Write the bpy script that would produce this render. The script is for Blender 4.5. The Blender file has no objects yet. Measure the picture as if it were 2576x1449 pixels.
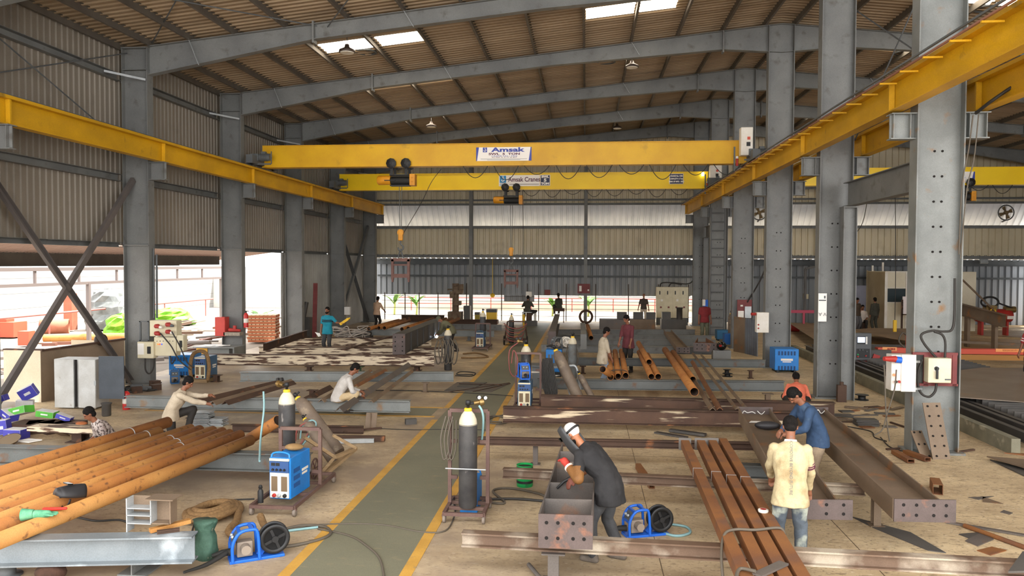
import bpy, math, random
import numpy as np
from mathutils import Vector as V, Matrix as M

scene = bpy.context.scene
col = scene.collection
R = math.radians
random.seed(7)

# ------------------------------------------------------------------ camera
CF, CCX, CCY, CH = 1950.0, 1288.0, 724.5, 3.53      # focal length, centre in pixels of a 2576 x 1449 frame; eye height
YAW, PIT, ROL = 0.095, 0.0314, 0.0036
_f = V((-math.sin(YAW)*math.cos(PIT), math.cos(YAW)*math.cos(PIT), -math.sin(PIT)))
_r0 = V((math.cos(YAW), math.sin(YAW), 0)); _u0 = _r0.cross(_f)
_r = _r0*math.cos(ROL) + _u0*math.sin(ROL); _u = -_r0*math.sin(ROL) + _u0*math.cos(ROL)
EYE = V((0, 0, CH))
cam = bpy.data.cameras.new('camera'); cam_o = bpy.data.objects.new('camera', cam); col.objects.link(cam_o)
cam.sensor_width = 36; cam.lens = CF/2576*36; cam.clip_start = .1; cam.clip_end = 400
m3 = M((_r, _u, -_f)).transposed()
cam_o.matrix_world = M.Translation(EYE) @ m3.to_4x4()
scene.camera = cam_o

# ------------------------------------------------------------------ sky, sun, exposure
world = bpy.data.worlds.new('sky'); scene.world = world; world.use_nodes = True
bg = world.node_tree.nodes['Background']
bg.inputs[0].default_value = (1.0, .995, .985, 1); bg.inputs[1].default_value = 3.4
sun = bpy.data.lights.new('sun', 'SUN'); sun.energy = 11.0; sun.angle = R(1.2); sun.color = (1, .96, .88)
sun_o = bpy.data.objects.new('sun', sun); col.objects.link(sun_o)
sun_o.rotation_euler = (R(-15), R(20), 0); sun_o.location = (-20, 20, 40)
vs = scene.view_settings
vs.view_transform = 'Standard'; vs.look = 'None'; vs.gamma = 1.0; vs.exposure = 0.86
vs.use_curve_mapping = False
scene.display_settings.display_device = 'sRGB'
try:
    scene.cycles.use_denoising = True
    scene.cycles.max_bounces = 10; scene.cycles.diffuse_bounces = 6
    scene.cycles.caustics_reflective = False; scene.cycles.caustics_refractive = False
except Exception:
    pass

# ------------------------------------------------------------------ reading places off the photograph
def ray(px, py): return _f*CF + _r*(px-CCX) + _u*(CCY-py)
def P(px, py, z=0.0):                 # the point at height z seen at that pixel
    r = ray(px, py); return EYE + r*((z-CH)/r.z)
def PD(px, py, y):                    # the point at depth y seen at that pixel
    r = ray(px, py); return EYE + r*(y/r.y)
def PX(px, py, x):
    r = ray(px, py); return EYE + r*(x/r.x)

# ------------------------------------------------------------------ materials
def C(h):
    h = h.lstrip('#'); o = []
    for i in (0, 2, 4):
        c = int(h[i:i+2], 16)/255
        o.append(c/12.92 if c <= .04045 else ((c+.055)/1.055)**2.4)
    return (*o, 1)
MATS = {}
def mk(name, c1, c2=None, scale=3.0, rough=.6, metal=0.0, stretch=(1, 1, 1), lo=.35, hi=.65, spots=None, spot_scale=20, spot_lo=.62,
       spot_hi=.7, spot_stretch=(1, 1, 1), bump=0.0, bump_scale=60, rot=(0, 0, 0), detail=5, spec=.4, grit=.13):
    """painted / rusted / woven surface: two tones mixed by noise, an optional third tone in patches"""
    if name in MATS: return MATS[name]
    m = bpy.data.materials.new(name); m.use_nodes = True; nt = m.node_tree; N = nt.nodes; Lk = nt.links
    b = N['Principled BSDF']; b.inputs['Roughness'].default_value = rough; b.inputs['Metallic'].default_value = metal
    b.inputs['Specular IOR Level'].default_value = spec
    c1 = C(c1); b.inputs['Base Color'].default_value = c1; m.diffuse_color = c1
    if c2 or spots or bump:
        tc = N.new('ShaderNodeTexCoord')
    def noise(sc, st, dt=detail):
        mp = N.new('ShaderNodeMapping'); mp.inputs['Scale'].default_value = st; mp.inputs['Rotation'].default_value = rot
        nz = N.new('ShaderNodeTexNoise'); nz.inputs['Scale'].default_value = sc; nz.inputs['Detail'].default_value = dt
        Lk.new(tc.outputs['Object'], mp.inputs[0]); Lk.new(mp.outputs[0], nz.inputs['Vector']); return nz
    def ramp(nz, a, bb, ca, cb):
        r = N.new('ShaderNodeValToRGB'); e = r.color_ramp.elements
        e[0].position = a; e[1].position = bb; e[0].color = ca; e[1].color = cb
        Lk.new(nz.outputs['Fac'], r.inputs[0]); return r
    out = None
    if c2:
        out = ramp(noise(scale, stretch), lo, hi, c1, C(c2)).outputs[0]
    if spots:
        k = ramp(noise(spot_scale, spot_stretch), spot_lo, spot_hi, (0, 0, 0, 1), (1, 1, 1, 1))
        mx = N.new('ShaderNodeMix'); mx.data_type = 'RGBA'
        Lk.new(k.outputs[0], mx.inputs[0])
        if out: Lk.new(out, mx.inputs[6])
        else: mx.inputs[6].default_value = c1
        mx.inputs[7].default_value = C(spots); out = mx.outputs[2]
    if out and grit:                                                     # fine grime over everything
        g = ramp(noise(75, (1, 1, 1), 6), .25, .75, (1-grit*1.3, 1-grit*1.35, 1-grit*1.4, 1), (1+grit*.5, 1+grit*.5, 1+grit*.5, 1))
        mx = N.new('ShaderNodeMix'); mx.data_type = 'RGBA'; mx.blend_type = 'MULTIPLY'; mx.inputs[0].default_value = 1
        Lk.new(out, mx.inputs[6]); Lk.new(g.outputs[0], mx.inputs[7]); out = mx.outputs[2]
    if out: Lk.new(out, b.inputs['Base Color'])
    if bump:
        bp = N.new('ShaderNodeBump'); bp.inputs['Strength'].default_value = bump; bp.inputs['Distance'].default_value = .02
        Lk.new(noise(bump_scale, stretch, 3).outputs['Fac'], bp.inputs['Height']); Lk.new(bp.outputs[0], b.inputs['Normal'])
    MATS[name] = m; return m
def glow(name, c, s):
    m = bpy.data.materials.new(name); m.use_nodes = True; nt = m.node_tree
    b = nt.nodes['Principled BSDF']; b.inputs['Base Color'].default_value = C(c)
    b.inputs['Emission Color'].default_value = C(c); b.inputs['Emission Strength'].default_value = s
    MATS[name] = m; return m

# ------------------------------------------------------------------ mesh building
def frame(d, up=V((0, 0, 1))):
    d = V(d).normalized(); up = V(up)
    if abs(d.dot(up.normalized())) > .995: up = V((0, 1, 0)) if abs(d.y) < .9 else V((1, 0, 0))
    r = d.cross(up).normalized(); u = r.cross(d).normalized(); return r, d, u
ORG = {}
class MB:
    def __init__(s): s.v = []; s.f = []; s.m = []; s.s = []
    def add(s, vs_, fs, mi=0, sm=False):
        b = len(s.v); s.v += [tuple(q) for q in vs_]
        for f in fs: s.f.append([i+b for i in f]); s.m.append(mi); s.s.append(sm)
        return s
    def box(s, c, size, rot=None, mi=0, tap=1.0):
        c = V(c); x, y, z = size[0]/2, size[1]/2, size[2]/2; q = []
        for k in (-1, 1):
            t = tap if k > 0 else 1.0
            for a, b in ((-1, -1), (1, -1), (1, 1), (-1, 1)): q.append(V((a*x*t, b*y*t, k*z)))
        if rot is not None: q = [rot @ w for w in q]
        return s.add([c+w for w in q], [(3, 2, 1, 0), (4, 5, 6, 7), (0, 1, 5, 4), (1, 2, 6, 5), (2, 3, 7, 6), (3, 0, 4, 7)], mi)
    def prof(s, p0, p1, poly, up=(0, 0, 1), mi=0, caps=True, sm=False):
        p0, p1 = V(p0), V(p1); r, d, u = frame(p1-p0, up); n = len(poly)
        q = [p0+r*a+u*b for a, b in poly] + [p1+r*a+u*b for a, b in poly]
        f = [(i, (i+1) % n, n+(i+1) % n, n+i) for i in range(n)]
        if caps: f += [tuple(range(n-1, -1, -1)), tuple(range(n, 2*n))]
        return s.add(q, f, mi, sm)
    def bar(s, p0, p1, w, h, up=(0, 0, 1), mi=0): return s.prof(p0, p1, [(-w/2, -h/2), (w/2, -h/2), (w/2, h/2), (-w/2, h/2)], up, mi)
    def ibeam(s, p0, p1, h, b, tw=.012, tf=.016, up=(0, 0, 1), mi=0):    # axis through the middle of the section
        H, B, t, f = h/2, b/2, tw/2, tf
        return s.prof(p0, p1, [(-B, -H), (B, -H), (B, -H+f), (t, -H+f), (t, H-f), (B, H-f), (B, H), (-B, H), (-B, H-f), (-t, H-f), (-t, -H+f), (-B, -H+f)], up, mi)
    def chan(s, p0, p1, h, b, t=.01, up=(0, 0, 1), mi=0, flip=1):
        H = h/2; q = [(0, -H), (b, -H), (b, -H+t), (t, -H+t), (t, H-t), (b, H-t), (b, H), (0, H)]
        if flip < 0: q = [(-a, c) for a, c in q][::-1]
        return s.prof(p0, p1, q, up, mi)
    def angle(s, p0, p1, a, t=.01, up=(0, 0, 1), mi=0):                 # an L bar lying on its two toes, ridge up
        k = .7071*a; w = t*1.414
        return s.prof(p0, p1, [(-k, -k), (-k+w, -k), (0, -w), (k-w, -k), (k, -k), (0, 0)], up, mi)
    def rhs(s, p0, p1, w, h, t=.008, up=(0, 0, 1), mi=0):               # hollow box section, open ends
        p0, p1 = V(p0), V(p1); r, d, u = frame(p1-p0, up)
        def ring(p, ww, hh): return [p+r*a*ww/2+u*b*hh/2 for a, b in ((-1, -1), (1, -1), (1, 1), (-1, 1))]
        q = ring(p0, w, h)+ring(p1, w, h)+ring(p0, w-2*t, h-2*t)+ring(p1, w-2*t, h-2*t); f = []
        for i in range(4):
            j = (i+1) % 4
            f += [(i, j, 4+j, 4+i), (8+j, 8+i, 12+i, 12+j), (j, i, 8+i, 8+j), (4+i, 4+j, 12+j, 12+i)]
        return s.add(q, f, mi)
    def tube(s, pts, r, n=10, mi=0, caps=True, closed=False):
        pts = [V(p) for p in pts]; k = len(pts); q = []; f = []; pr = None
        for i, p in enumerate(pts):
            a = pts[i-1] if (i or closed) else p; b = pts[(i+1) % k] if (i < k-1 or closed) else p
            d = (b-a).normalized()
            if pr is None: x, _, _ = frame(d)
            else:
                x = pr - d*pr.dot(d)
                x = x.normalized() if x.length > 1e-6 else frame(d)[0]
            pr = x; y = d.cross(x); rr = r[i] if isinstance(r, (list, tuple)) else r
            for j in range(n):
                t = 2*math.pi*j/n; q.append(p+x*math.cos(t)*rr+y*math.sin(t)*rr)
        for i in range(k if closed else k-1):
            b = ((i+1) % k)*n
            for j in range(n): f.append((i*n+j, i*n+(j+1) % n, b+(j+1) % n, b+j))
        s.add(q, f, mi, True)
        if caps and not closed:
            s.add(q[:n], [tuple(range(n-1, -1, -1))], mi); s.add(q[-n:], [tuple(range(n))], mi)
        return s
    def pipe(s, p0, p1, ro, ri, n=24, mi=0, mi2=None):                   # open hollow pipe
        p0, p1 = V(p0), V(p1); r, d, u = frame(p1-p0); q = []
        for p in (p0, p1):
            for rr in (ro, ri):
                for j in range(n):
                    t = 2*math.pi*j/n; q.append(p+r*math.cos(t)*rr+u*math.sin(t)*rr)
        f = []; f2 = []; g = []
        for j in range(n):
            k = (j+1) % n
            f.append((j, k, 2*n+k, 2*n+j)); f2.append((n+k, n+j, 3*n+j, 3*n+k))
            g += [(k, j, n+j, n+k), (2*n+j, 2*n+k, 3*n+k, 3*n+j)]
        b = len(s.v); s.v += [tuple(w) for w in q]
        for fs, mm, sm in ((f, mi, True), (f2, mi if mi2 is None else mi2, True), (g, mi, False)):
            for w in fs: s.f.append([i+b for i in w]); s.m.append(mm); s.s.append(sm)
        return s
    def lathe(s, prf, base=(0, 0, 0), ax=(0, 0, 1), n=20, mi=0, sm=True):
        base = V(base); r, d, u = frame(ax); q = []; f = []
        for rr, z in prf:
            for j in range(n):
                t = 2*math.pi*j/n; q.append(base+d*z+(r*math.cos(t)+u*math.sin(t))*max(rr, 1e-4))
        for i in range(len(prf)-1):
            for j in range(n): f.append((i*n+j, i*n+(j+1) % n, (i+1)*n+(j+1) % n, (i+1)*n+j))
        s.add(q, f, mi, sm)
        if prf[0][0] > 1e-3: s.add(q[:n], [tuple(range(n-1, -1, -1))], mi)
        if prf[-1][0] > 1e-3: s.add(q[-n:], [tuple(range(n))], mi)
        return s
    def cyl(s, p0, p1, r, n=16, mi=0): return s.tube([p0, p1], r, n, mi)
    def loft(s, rings, mi=0, sm=True, caps=True):
        n = len(rings[0]); q = [V(p) for g in rings for p in g]; f = []
        for i in range(len(rings)-1):
            for j in range(n): f.append((i*n+j, i*n+(j+1) % n, (i+1)*n+(j+1) % n, (i+1)*n+j))
        if caps: f += [tuple(range(n-1, -1, -1)), tuple(range(len(q)-n, len(q)))]
        return s.add(q, f, mi, sm)
    def ell(s, c, rx, ry, rz, rot=None, n=16, k=10, mi=0):
        c = V(c); q = []; f = []
        for i in range(1, k):
            a = math.pi*i/k-math.pi/2
            for j in range(n):
                t = 2*math.pi*j/n; w = V((rx*math.cos(a)*math.cos(t), ry*math.cos(a)*math.sin(t), rz*math.sin(a)))
                q.append(w)
        q += [V((0, 0, -rz)), V((0, 0, rz))]; b, t_ = len(q)-2, len(q)-1
        for i in range(k-2):
            for j in range(n): f.append((i*n+j, i*n+(j+1) % n, (i+1)*n+(j+1) % n, (i+1)*n+j))
        for j in range(n):
            f.append((b, (j+1) % n, j)); f.append((t_, (k-2)*n+j, (k-2)*n+(j+1) % n))
        if rot is not None: q = [rot @ w for w in q]
        return s.add([c+w for w in q], f, mi, True)
    def cap(s, p0, p1, r0, r1, n=14):                                   # tapered limb with round ends
        p0, p1 = V(p0), V(p1); d = (p1-p0).normalized(); pts = []; rs = []
        for a in (0.12, .45, .8): pts.append(p0-d*r0*math.cos(a*math.pi/2)); rs.append(r0*math.sin(a*math.pi/2))
        pts += [p0, p1]; rs += [r0, r1]
        for a in (.8, .45, .12): pts.append(p1+d*r1*math.cos(a*math.pi/2)); rs.append(r1*math.sin(a*math.pi/2))
        return s.tube(pts, rs, n)
    def quad(s, a, b, c, d, mi=0): return s.add([a, b, c, d], [(0, 1, 2, 3)], mi)
    def plate(s, pts, t, mi=0):                                         # thick sheet from a convex outline
        pts = [V(p) for p in pts]; n = (pts[1]-pts[0]).cross(pts[2]-pts[0]).normalized(); k = len(pts)
        q = pts+[p-n*t for p in pts]; f = [tuple(range(k)), tuple(range(2*k-1, k-1, -1))]
        f += [(i, k+i, k+(i+1) % k, (i+1) % k) for i in range(k)]
        return s.add(q, f, mi)
    def build(s, name, mats, parent=None, kind=None, label=None, cat=None, group=None, mods=()):
        if not isinstance(mats, (list, tuple)): mats = [mats]
        if parent is not None:
            rt = parent
            while rt.parent is not None: rt = rt.parent
            org = V(ORG.get(rt.name, (0, 0, 0)))
        else:
            a = np.array(s.v); lo, hi = a.min(0), a.max(0); org = V(((lo[0]+hi[0])/2, (lo[1]+hi[1])/2, lo[2]))
        me = bpy.data.meshes.new(name)
        me.from_pydata([(p[0]-org.x, p[1]-org.y, p[2]-org.z) for p in s.v], [], s.f)
        for m in mats: me.materials.append(m)
        me.polygons.foreach_set('material_index', s.m); me.polygons.foreach_set('use_smooth', s.s); me.update()
        o = bpy.data.objects.new(name, me); col.objects.link(o)
        if parent is not None: o.parent = parent
        else: o.location = org; ORG[o.name] = tuple(org)
        for md in mods: md(o)
        return tag(o, label, cat, group, kind)
def tag(o, label=None, cat=None, group=None, kind=None):
    if label: o['label'] = label
    if cat: o['category'] = cat
    if group: o['group'] = group
    if kind: o['kind'] = kind
    return o
def thing(name, label, cat, loc=(0, 0, 0), group=None, local=False):
    """an Empty at the thing's base; parts are given in world coordinates unless local"""
    o = bpy.data.objects.new(name, None); col.objects.link(o); o.empty_display_size = .2
    if not local: o.location = V(loc); ORG[o.name] = tuple(V(loc))
    else: ORG[o.name] = (0, 0, 0)
    return tag(o, label, cat, group)
def put(o, loc, rz=0.0, rx=0.0, ry=0.0, s=None):
    o.rotation_mode = 'XYZ'; o.location = V(loc); o.rotation_euler = (rx, ry, rz)
    if s: o.scale = (s, s, s)
    return o
def kids(o): return [c for c in bpy.data.objects if c.parent is o]
def dup(root, label=None, group=None, cat=None):
    r = root.copy(); col.objects.link(r); ORG[r.name] = ORG.get(root.name, (0, 0, 0))
    def rec(a, b):
        for ch in kids(a):
            c = ch.copy(); col.objects.link(c); c.parent = b; rec(ch, c)
    rec(root, r)
    return tag(r, label, cat, group)
def solid(t): 
    def f(o): m = o.modifiers.new('t', 'SOLIDIFY'); m.thickness = t
    return f
def bev(w, n=2):
    def f(o): m = o.modifiers.new('b', 'BEVEL'); m.width = w; m.segments = n; m.limit_method = 'ANGLE'
    return f
def remesh(v, it=4, wr=0.0):
    def f(o):
        m = o.modifiers.new('r', 'REMESH'); m.mode = 'VOXEL'; m.voxel_size = v; m.use_smooth_shade = True
        k = o.modifiers.new('s', 'SMOOTH'); k.factor = .5; k.iterations = it
        if wr:
            if 'folds' not in bpy.data.textures:
                t_ = bpy.data.textures.new('folds', 'CLOUDS'); t_.noise_scale = .11; t_.noise_depth = 1
            d = o.modifiers.new('w', 'DISPLACE'); d.texture = bpy.data.textures['folds']; d.strength = wr; d.mid_level = .42
    return f
def spline(pts, n=6):                                                   # Catmull-Rom through the points
    pts = [V(p) for p in pts]; q = [pts[0]*2-pts[1]]+pts+[pts[-1]*2-pts[-2]]; o = []
    for i in range(1, len(q)-2):
        for k in range(n):
            t = k/n; a, b, c, d = q[i-1], q[i], q[i+1], q[i+2]
            o.append(.5*((2*b)+(c-a)*t+(2*a-5*b+4*c-d)*t*t+(3*b-a-3*c+d)*t**3))
    return o+[pts[-1]]
def cable(name, pts, r, m, label=None, cat=None, parent=None, group=None, n=6, smooth=6):
    return MB().tube(spline(pts, smooth), r, n).build(name, m, parent, None, label, cat, group)
def sag(a, b, d, n=10):
    a, b = V(a), V(b); return [a.lerp(b, i/n)-V((0, 0, d*4*(i/n)*(1-i/n))) for i in range(n+1)]
def text(name, body, m, parent, loc, size, rot=(R(90), 0, 0), align='CENTER', sx=1.0, bold=0.0):
    c = bpy.data.curves.new(name, 'FONT'); c.body = body; c.size = size; c.align_x = align; c.align_y = 'CENTER'
    c.extrude = .0015; c.offset = bold; c.resolution_u = 3
    t_ = bpy.data.objects.new(name, c); me = bpy.data.meshes.new_from_object(t_); bpy.data.objects.remove(t_); bpy.data.curves.remove(c)
    me.materials.clear(); me.materials.append(m); me.name = name
    o = bpy.data.objects.new(name, me); col.objects.link(o); o.parent = parent
    rt = parent
    while rt.parent is not None: rt = rt.parent
    o.location = V(loc)-V(ORG.get(rt.name, (0, 0, 0))); o.rotation_euler = rot; o.scale = (sx, 1, 1)
    return o

# ------------------------------------------------------------------ the palette
GREY = mk('grey_painted_steel', '#6d6e6d', '#7b7c7a', 1.2, .55, spots='#57534c', spot_scale=3.5, spot_lo=.58, spot_hi=.8, grit=.16)
GREYD = mk('dark_grey_steel', '#55585a', '#626566', 1.5, .6)
GREYB = mk('blue_grey_beam_paint', '#6c6f6e', '#5c5f5d', 1.6, .5, spots='#6d4f38', spot_scale=4, spot_lo=.6, spot_hi=.74)
GREYP = mk('pale_blue_grey_beam_paint', '#848785', '#6e716f', 1.4, .48, spots='#85633f', spot_scale=3.2, spot_lo=.61, spot_hi=.74)
BROWNP = mk('brown_grey_purlin_paint', '#5d564e', '#6b645a', 2, .7)
YEL = mk('crane_yellow_paint', '#dcab10', '#cd9a10', 1.0, .45, spots='#9a7a22', spot_scale=1.6, spot_lo=.66, spot_hi=.85, grit=.1)
YELB = mk('bright_crane_yellow', '#f5d00a', '#ecc40c', .8, .4, grit=.08)
YELR = mk('runway_yellow_paint', '#d8a410', '#bd8f12', 1.2, .5, stretch=(1, .6, 1), spots='#6b5426', spot_scale=2.2, spot_lo=.64, spot_hi=.8, grit=.15)
RUST = mk('orange_rust_pipe', '#b0763c', '#9b6230', 1.6, .75, spots='#6e4a2c', spot_scale=9, spot_lo=.6, spot_hi=.72, bump=.12, bump_scale=90)
RUSTL = mk('light_orange_rust_pipe', '#bd8a4c', '#ab743a', 1.2, .75, spots='#7d5430', spot_scale=10, spot_lo=.61, spot_hi=.72, bump=.12, bump_scale=90)
RUSTD = mk('brown_rust_steel', '#523c2f', '#433127', 2.0, .75, spots='#8a5a3a', spot_scale=3.2, spot_lo=.6, spot_hi=.72)
RUSTW = mk('brown_rust_with_scraped_white', '#5b4233', '#4a352b', 2.0, .7, spots='#dccbb0', spot_scale=3.6, spot_lo=.44, spot_hi=.5, spot_stretch=(.5, 2, 4.5), rot=(0, R(16), 0), detail=8)
RUSTS = mk('brown_rust_with_few_white_scuffs', '#5b4233', '#4a352b', 2.0, .7, spots='#d6c3a4', spot_scale=1.5, spot_lo=.56, spot_hi=.61, spot_stretch=(.4, 2, 5.5), rot=(0, R(8), 0), detail=8)
MILL = mk('mill_scale_steel', '#5a5552', '#6b625c', 1.6, .5, .15, spots='#7d5a44', spot_scale=3, spot_lo=.62, spot_hi=.78)
MILLD = mk('dark_mill_steel', '#474543', '#56524e', 1.6, .5, .1)
BROWNS = mk('brown_mill_steel', '#806d5a', '#6b5a49', 1.2, .55, .1, spots='#96653a', spot_scale=2.4, spot_lo=.6, spot_hi=.75)
TUBE = mk('orange_brown_square_tube', '#8a5a30', '#734a30', 1.5, .65, spots='#6b4a38', spot_scale=3, spot_lo=.55, spot_hi=.72)
PLATE = mk('purple_grey_rusted_plate', '#5f524f', '#4f4542', 3, .6, .1, spots='#8d5f48', spot_scale=4, spot_lo=.6, spot_hi=.72)
RAIL = mk('worn_rail_white_and_rust', '#5a4536', '#6a5545', 2.2, .6, spots='#a89c8b', spot_scale=2.0, spot_lo=.5, spot_hi=.66, spot_stretch=(.8, 1, 1))
BLACK = mk('black_plastic', '#1d1d1e', rough=.5)
RUBBER = mk('black_rubber', '#232220', rough=.7)
CABLE = mk('grey_brown_cable', '#5b5348', rough=.7)
CABLED = mk('dark_cable', '#2e2b28', rough=.6)
ROPE = mk('sleeved_brown_hose', '#8a6c47', '#755a3a', 30, .9, bump=.5, bump_scale=40)
BLUE = mk('bright_blue_enamel', '#1f7fd0', '#1a72be', 3, .4, grit=.1)
BLUED = mk('strong_blue_plastic', '#1b5fc4', rough=.4)
WHITE = mk('white_enamel', '#e6e1d8', '#dcd5c8', 4, .45, grit=.07)
CREAM = mk('cream_enamel', '#dcd3b6', '#d0c6a6', 3, .45, grit=.1)
RED = mk('red_paint', '#b0312a', '#9c2b26', 3, .5)
REDO = mk('orange_red_paint', '#c8503a', rough=.5)
MAROON = mk('maroon_primer', '#6d2f30', '#7a3a38', 5, .6)
GREEN = mk('green_can_paint', '#1d9a50', '#178544', 4, .4, spots='#2b4a35', spot_scale=5, spot_lo=.62, spot_hi=.7)
CYLD = mk('dark_grey_cylinder_paint', '#343334', '#464443', 5, .5, spots='#8b8580', spot_scale=9, spot_lo=.66, spot_hi=.74, spot_stretch=(1, 1, .4))
CYLC = mk('cream_cylinder_shoulder', '#d8cfb8', '#c8bda2', 5, .5, grit=.12)
VALVEY = mk('yellow_valve_guard', '#e0b52a', rough=.5)
BRASS = mk('brass_fitting', '#8d7448', rough=.4, metal=.7)
WOOD = mk('weathered_timber', '#a08664', '#8a7252', 3, .8, stretch=(1, 1, 8))
HOSEB = mk('pale_blue_hose', '#7fa3a6', rough=.5)
HOSER = mk('faded_red_hose', '#8a4a44', rough=.6)
PAPER = mk('white_paper', '#e9e6e0', rough=.8)
STEELW = mk('bright_galvanised_steel', '#b8bcbe', '#a4a9ab', 4, .4, .25)
SKIN = mk('brown_skin', '#8a5a42', '#7d503a', 12, .5)
HAIR = mk('black_hair', '#0f0d0c', '#1c1816', 40, .8, bump=.5, bump_scale=90, spec=.15)
HOLE = mk('dark_hole_shade', '#15110f', rough=.9)  # near-black colour standing in for the shade inside holes and gaps
# ================================================================== the hall
DX = 15.26                                   # depth of the nearest frame; frames every 6 m
def LY(k): return DX+6*k
XL0, XL1 = -13.22, -12.45                    # outer and inner face of the left columns
XC0, XC1 = 6.1, 6.95                         # the same for the columns along the middle
XRW = 26.4; YB = 46.8; Y0 = 2.0
def zr(x): return 9.66+.105*(x+12.6) if x < 6.5 else 9.66+.105*(25.6-x)
ZEAVE = zr(-13.4)

sheet_beige = mk('beige_sheet', '#8f867a', '#82796d', .5, .55, stretch=(1, 1, .3), spots='#6b6257', spot_scale=.9, spot_lo=.6, spot_hi=.85)
sheet_roof = mk('roof_underside_sheet', '#a08a6e', '#8a7459', .6, .6, stretch=(.3, 3, 1), spots='#6e5d49', spot_scale=1.0, spot_lo=.58, spot_hi=.8, spot_stretch=(.4, 2, 1))
sheet_back = mk('yellowed_back_sheet', '#d0c5aa', '#c0b498', .5, .5, stretch=(1, 1, .5), spots='#988a6c', spot_scale=.8, spot_lo=.6, spot_hi=.85, grit=.1)
sheet_low = mk('blue_grey_sheet', '#8c9094', '#777b80', .9, .5, stretch=(2.4, 1, .15), spots='#8b8b88', spot_scale=1.1, spot_lo=.6, spot_hi=.75, spot_stretch=(2.5, 1, .1))
sheet_vent = mk('white_vent_sheet', '#e4e4e8', '#d2d3d8', 1, .5, grit=.05)

# floor -------------------------------------------------------------
def floor_material():
    m = bpy.data.materials.new('dusty_concrete'); m.use_nodes = True; nt = m.node_tree; N = nt.nodes; L = nt.links
    b = N['Principled BSDF']; b.inputs['Roughness'].default_value = .62; b.inputs['Specular IOR Level'].default_value = .35
    tc = N.new('ShaderNodeTexCoord')
    def nz(sc, st=(1, 1, 1), dt=6, rough=.6):
        mp = N.new('ShaderNodeMapping'); mp.inputs['Scale'].default_value = st
        n = N.new('ShaderNodeTexNoise'); n.inputs['Scale'].default_value = sc; n.inputs['Detail'].default_value = dt; n.inputs['Roughness'].default_value = rough
        L.new(tc.outputs['Object'], mp.inputs[0]); L.new(mp.outputs[0], n.inputs[0]); return n.outputs['Fac']
    def rp(f, a, c, ca, cb):
        r = N.new('ShaderNodeValToRGB'); e = r.color_ramp.elements; e[0].position = a; e[1].position = c
        e[0].color = ca; e[1].color = cb; L.new(f, r.inputs[0]); return r.outputs[0]
    def mix(f, a, c):
        x = N.new('ShaderNodeMix'); x.data_type = 'RGBA'; L.new(f, x.inputs[0])
        for s_, v in ((6, a), (7, c)):
            if isinstance(v, tuple): x.inputs[s_].default_value = v
            else: L.new(v, x.inputs[s_])
        return x.outputs[2]
    K, W = (0, 0, 0, 1), (1, 1, 1, 1)
    base = rp(nz(1.6, (.9, 1.4, 1)), .35, .68, C('#b29c7c'), C('#d8c29c'))
    base = mix(rp(nz(7, (.7, 1.6, 1)), .56, .66, K, W), base, C('#9c876a'))       # streaky trowel marks
    base = mix(rp(nz(24, (.8, 1.4, 1)), .58, .66, K, W), base, C('#7d6c57'))       # fine specks
    base = mix(rp(nz(22, (.5, 2, 1), 3), .64, .70, K, W), base, C('#e4d8c2'))
    # rusty dust in the right-hand part, greyer dust along the left
    sx = N.new('ShaderNodeSeparateXYZ'); L.new(tc.outputs['Object'], sx.inputs[0])
    def band(a, c):
        mr = N.new('ShaderNodeMapRange'); mr.inputs[1].default_value = a; mr.inputs[2].default_value = c
        L.new(sx.outputs[0], mr.inputs[0]); return mr.outputs[0]
    def mul(a, c):
        mm = N.new('ShaderNodeMath'); mm.operation = 'MULTIPLY'; L.new(a, mm.inputs[0]); L.new(c, mm.inputs[1]); return mm.outputs[0]
    base = mix(mul(band(3.5, 6.5), rp(nz(.5), .36, .6, K, W)), base, C('#a6875c'))
    base = mix(mul(band(-4.5, -8), rp(nz(.55), .34, .6, K, W)), base, C('#93826f'))
    base = mix(mul(band(1, 4), rp(nz(.9, (1, 1.5, 1)), .56, .74, K, W)), base, C('#6f5d4a'))
    L.new(base, b.inputs['Base Color'])
    bp = N.new('ShaderNodeBump'); bp.inputs['Strength'].default_value = .12; bp.inputs['Distance'].default_value = .02
    L.new(nz(14), bp.inputs['Height']); L.new(bp.outputs[0], b.inputs['Normal'])
    return m
FLOOR = floor_material()
f = MB(); f.box(((XRW-13.4)/2, 24, -.15), (XRW+13.4+.6, 50, .3)); f.build('floor', FLOOR, kind='structure')
PATHM = mk('olive_grey_floor_paint', '#7c7a66', '#71705e', .8, .6, spots='#8b8268', spot_scale=6, spot_lo=.6, spot_hi=.75, spot_stretch=(.6, 1.6, 1), bump=.05)
LINEM = mk('yellow_floor_line', '#cfa04a', '#bd9040', 3, .6, spots='#a58a5c', spot_scale=7, spot_lo=.62, spot_hi=.72, grit=.1)
xa, xb = -3.44, -1.94
f = MB(); f.box(((xa+xb)/2, 24, .002), (xb-xa-.26, 44, .004)); f.box((-7.0, 18.05, .002), (6.9, .95, .004))
f.build('trim_1', PATHM, kind='structure', label='olive grey painted walkway running down the hall floor', cat='walkway')
f = MB(); f.box((xa+.07, 10.6, .0025), (.14, 13.1, .005)); f.box((xa+.07, 32.3, .0025), (.14, 27.4, .005))
f.box((-6.95, 17.5, .0025), (7.0, .12, .005)); f.box((-6.95, 18.6, .0025), (7.0, .12, .005))
f.build('trim_2', LINEM, kind='structure', label='yellow line along the left edge of the walkway', cat='floor line')
f = MB(); f.box((xb-.07, 24, .0025), (.14, 44, .005))
f.build('trim_3', LINEM, kind='structure', label='yellow line along the right edge of the walkway', cat='floor line')
f = MB()
for x in (.9, 3.4): f.box((x, 14, .001), (.009, 24, .003))
for y in (14.3,): f.box((2.2, y, .001), (8, .008, .003))
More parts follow.
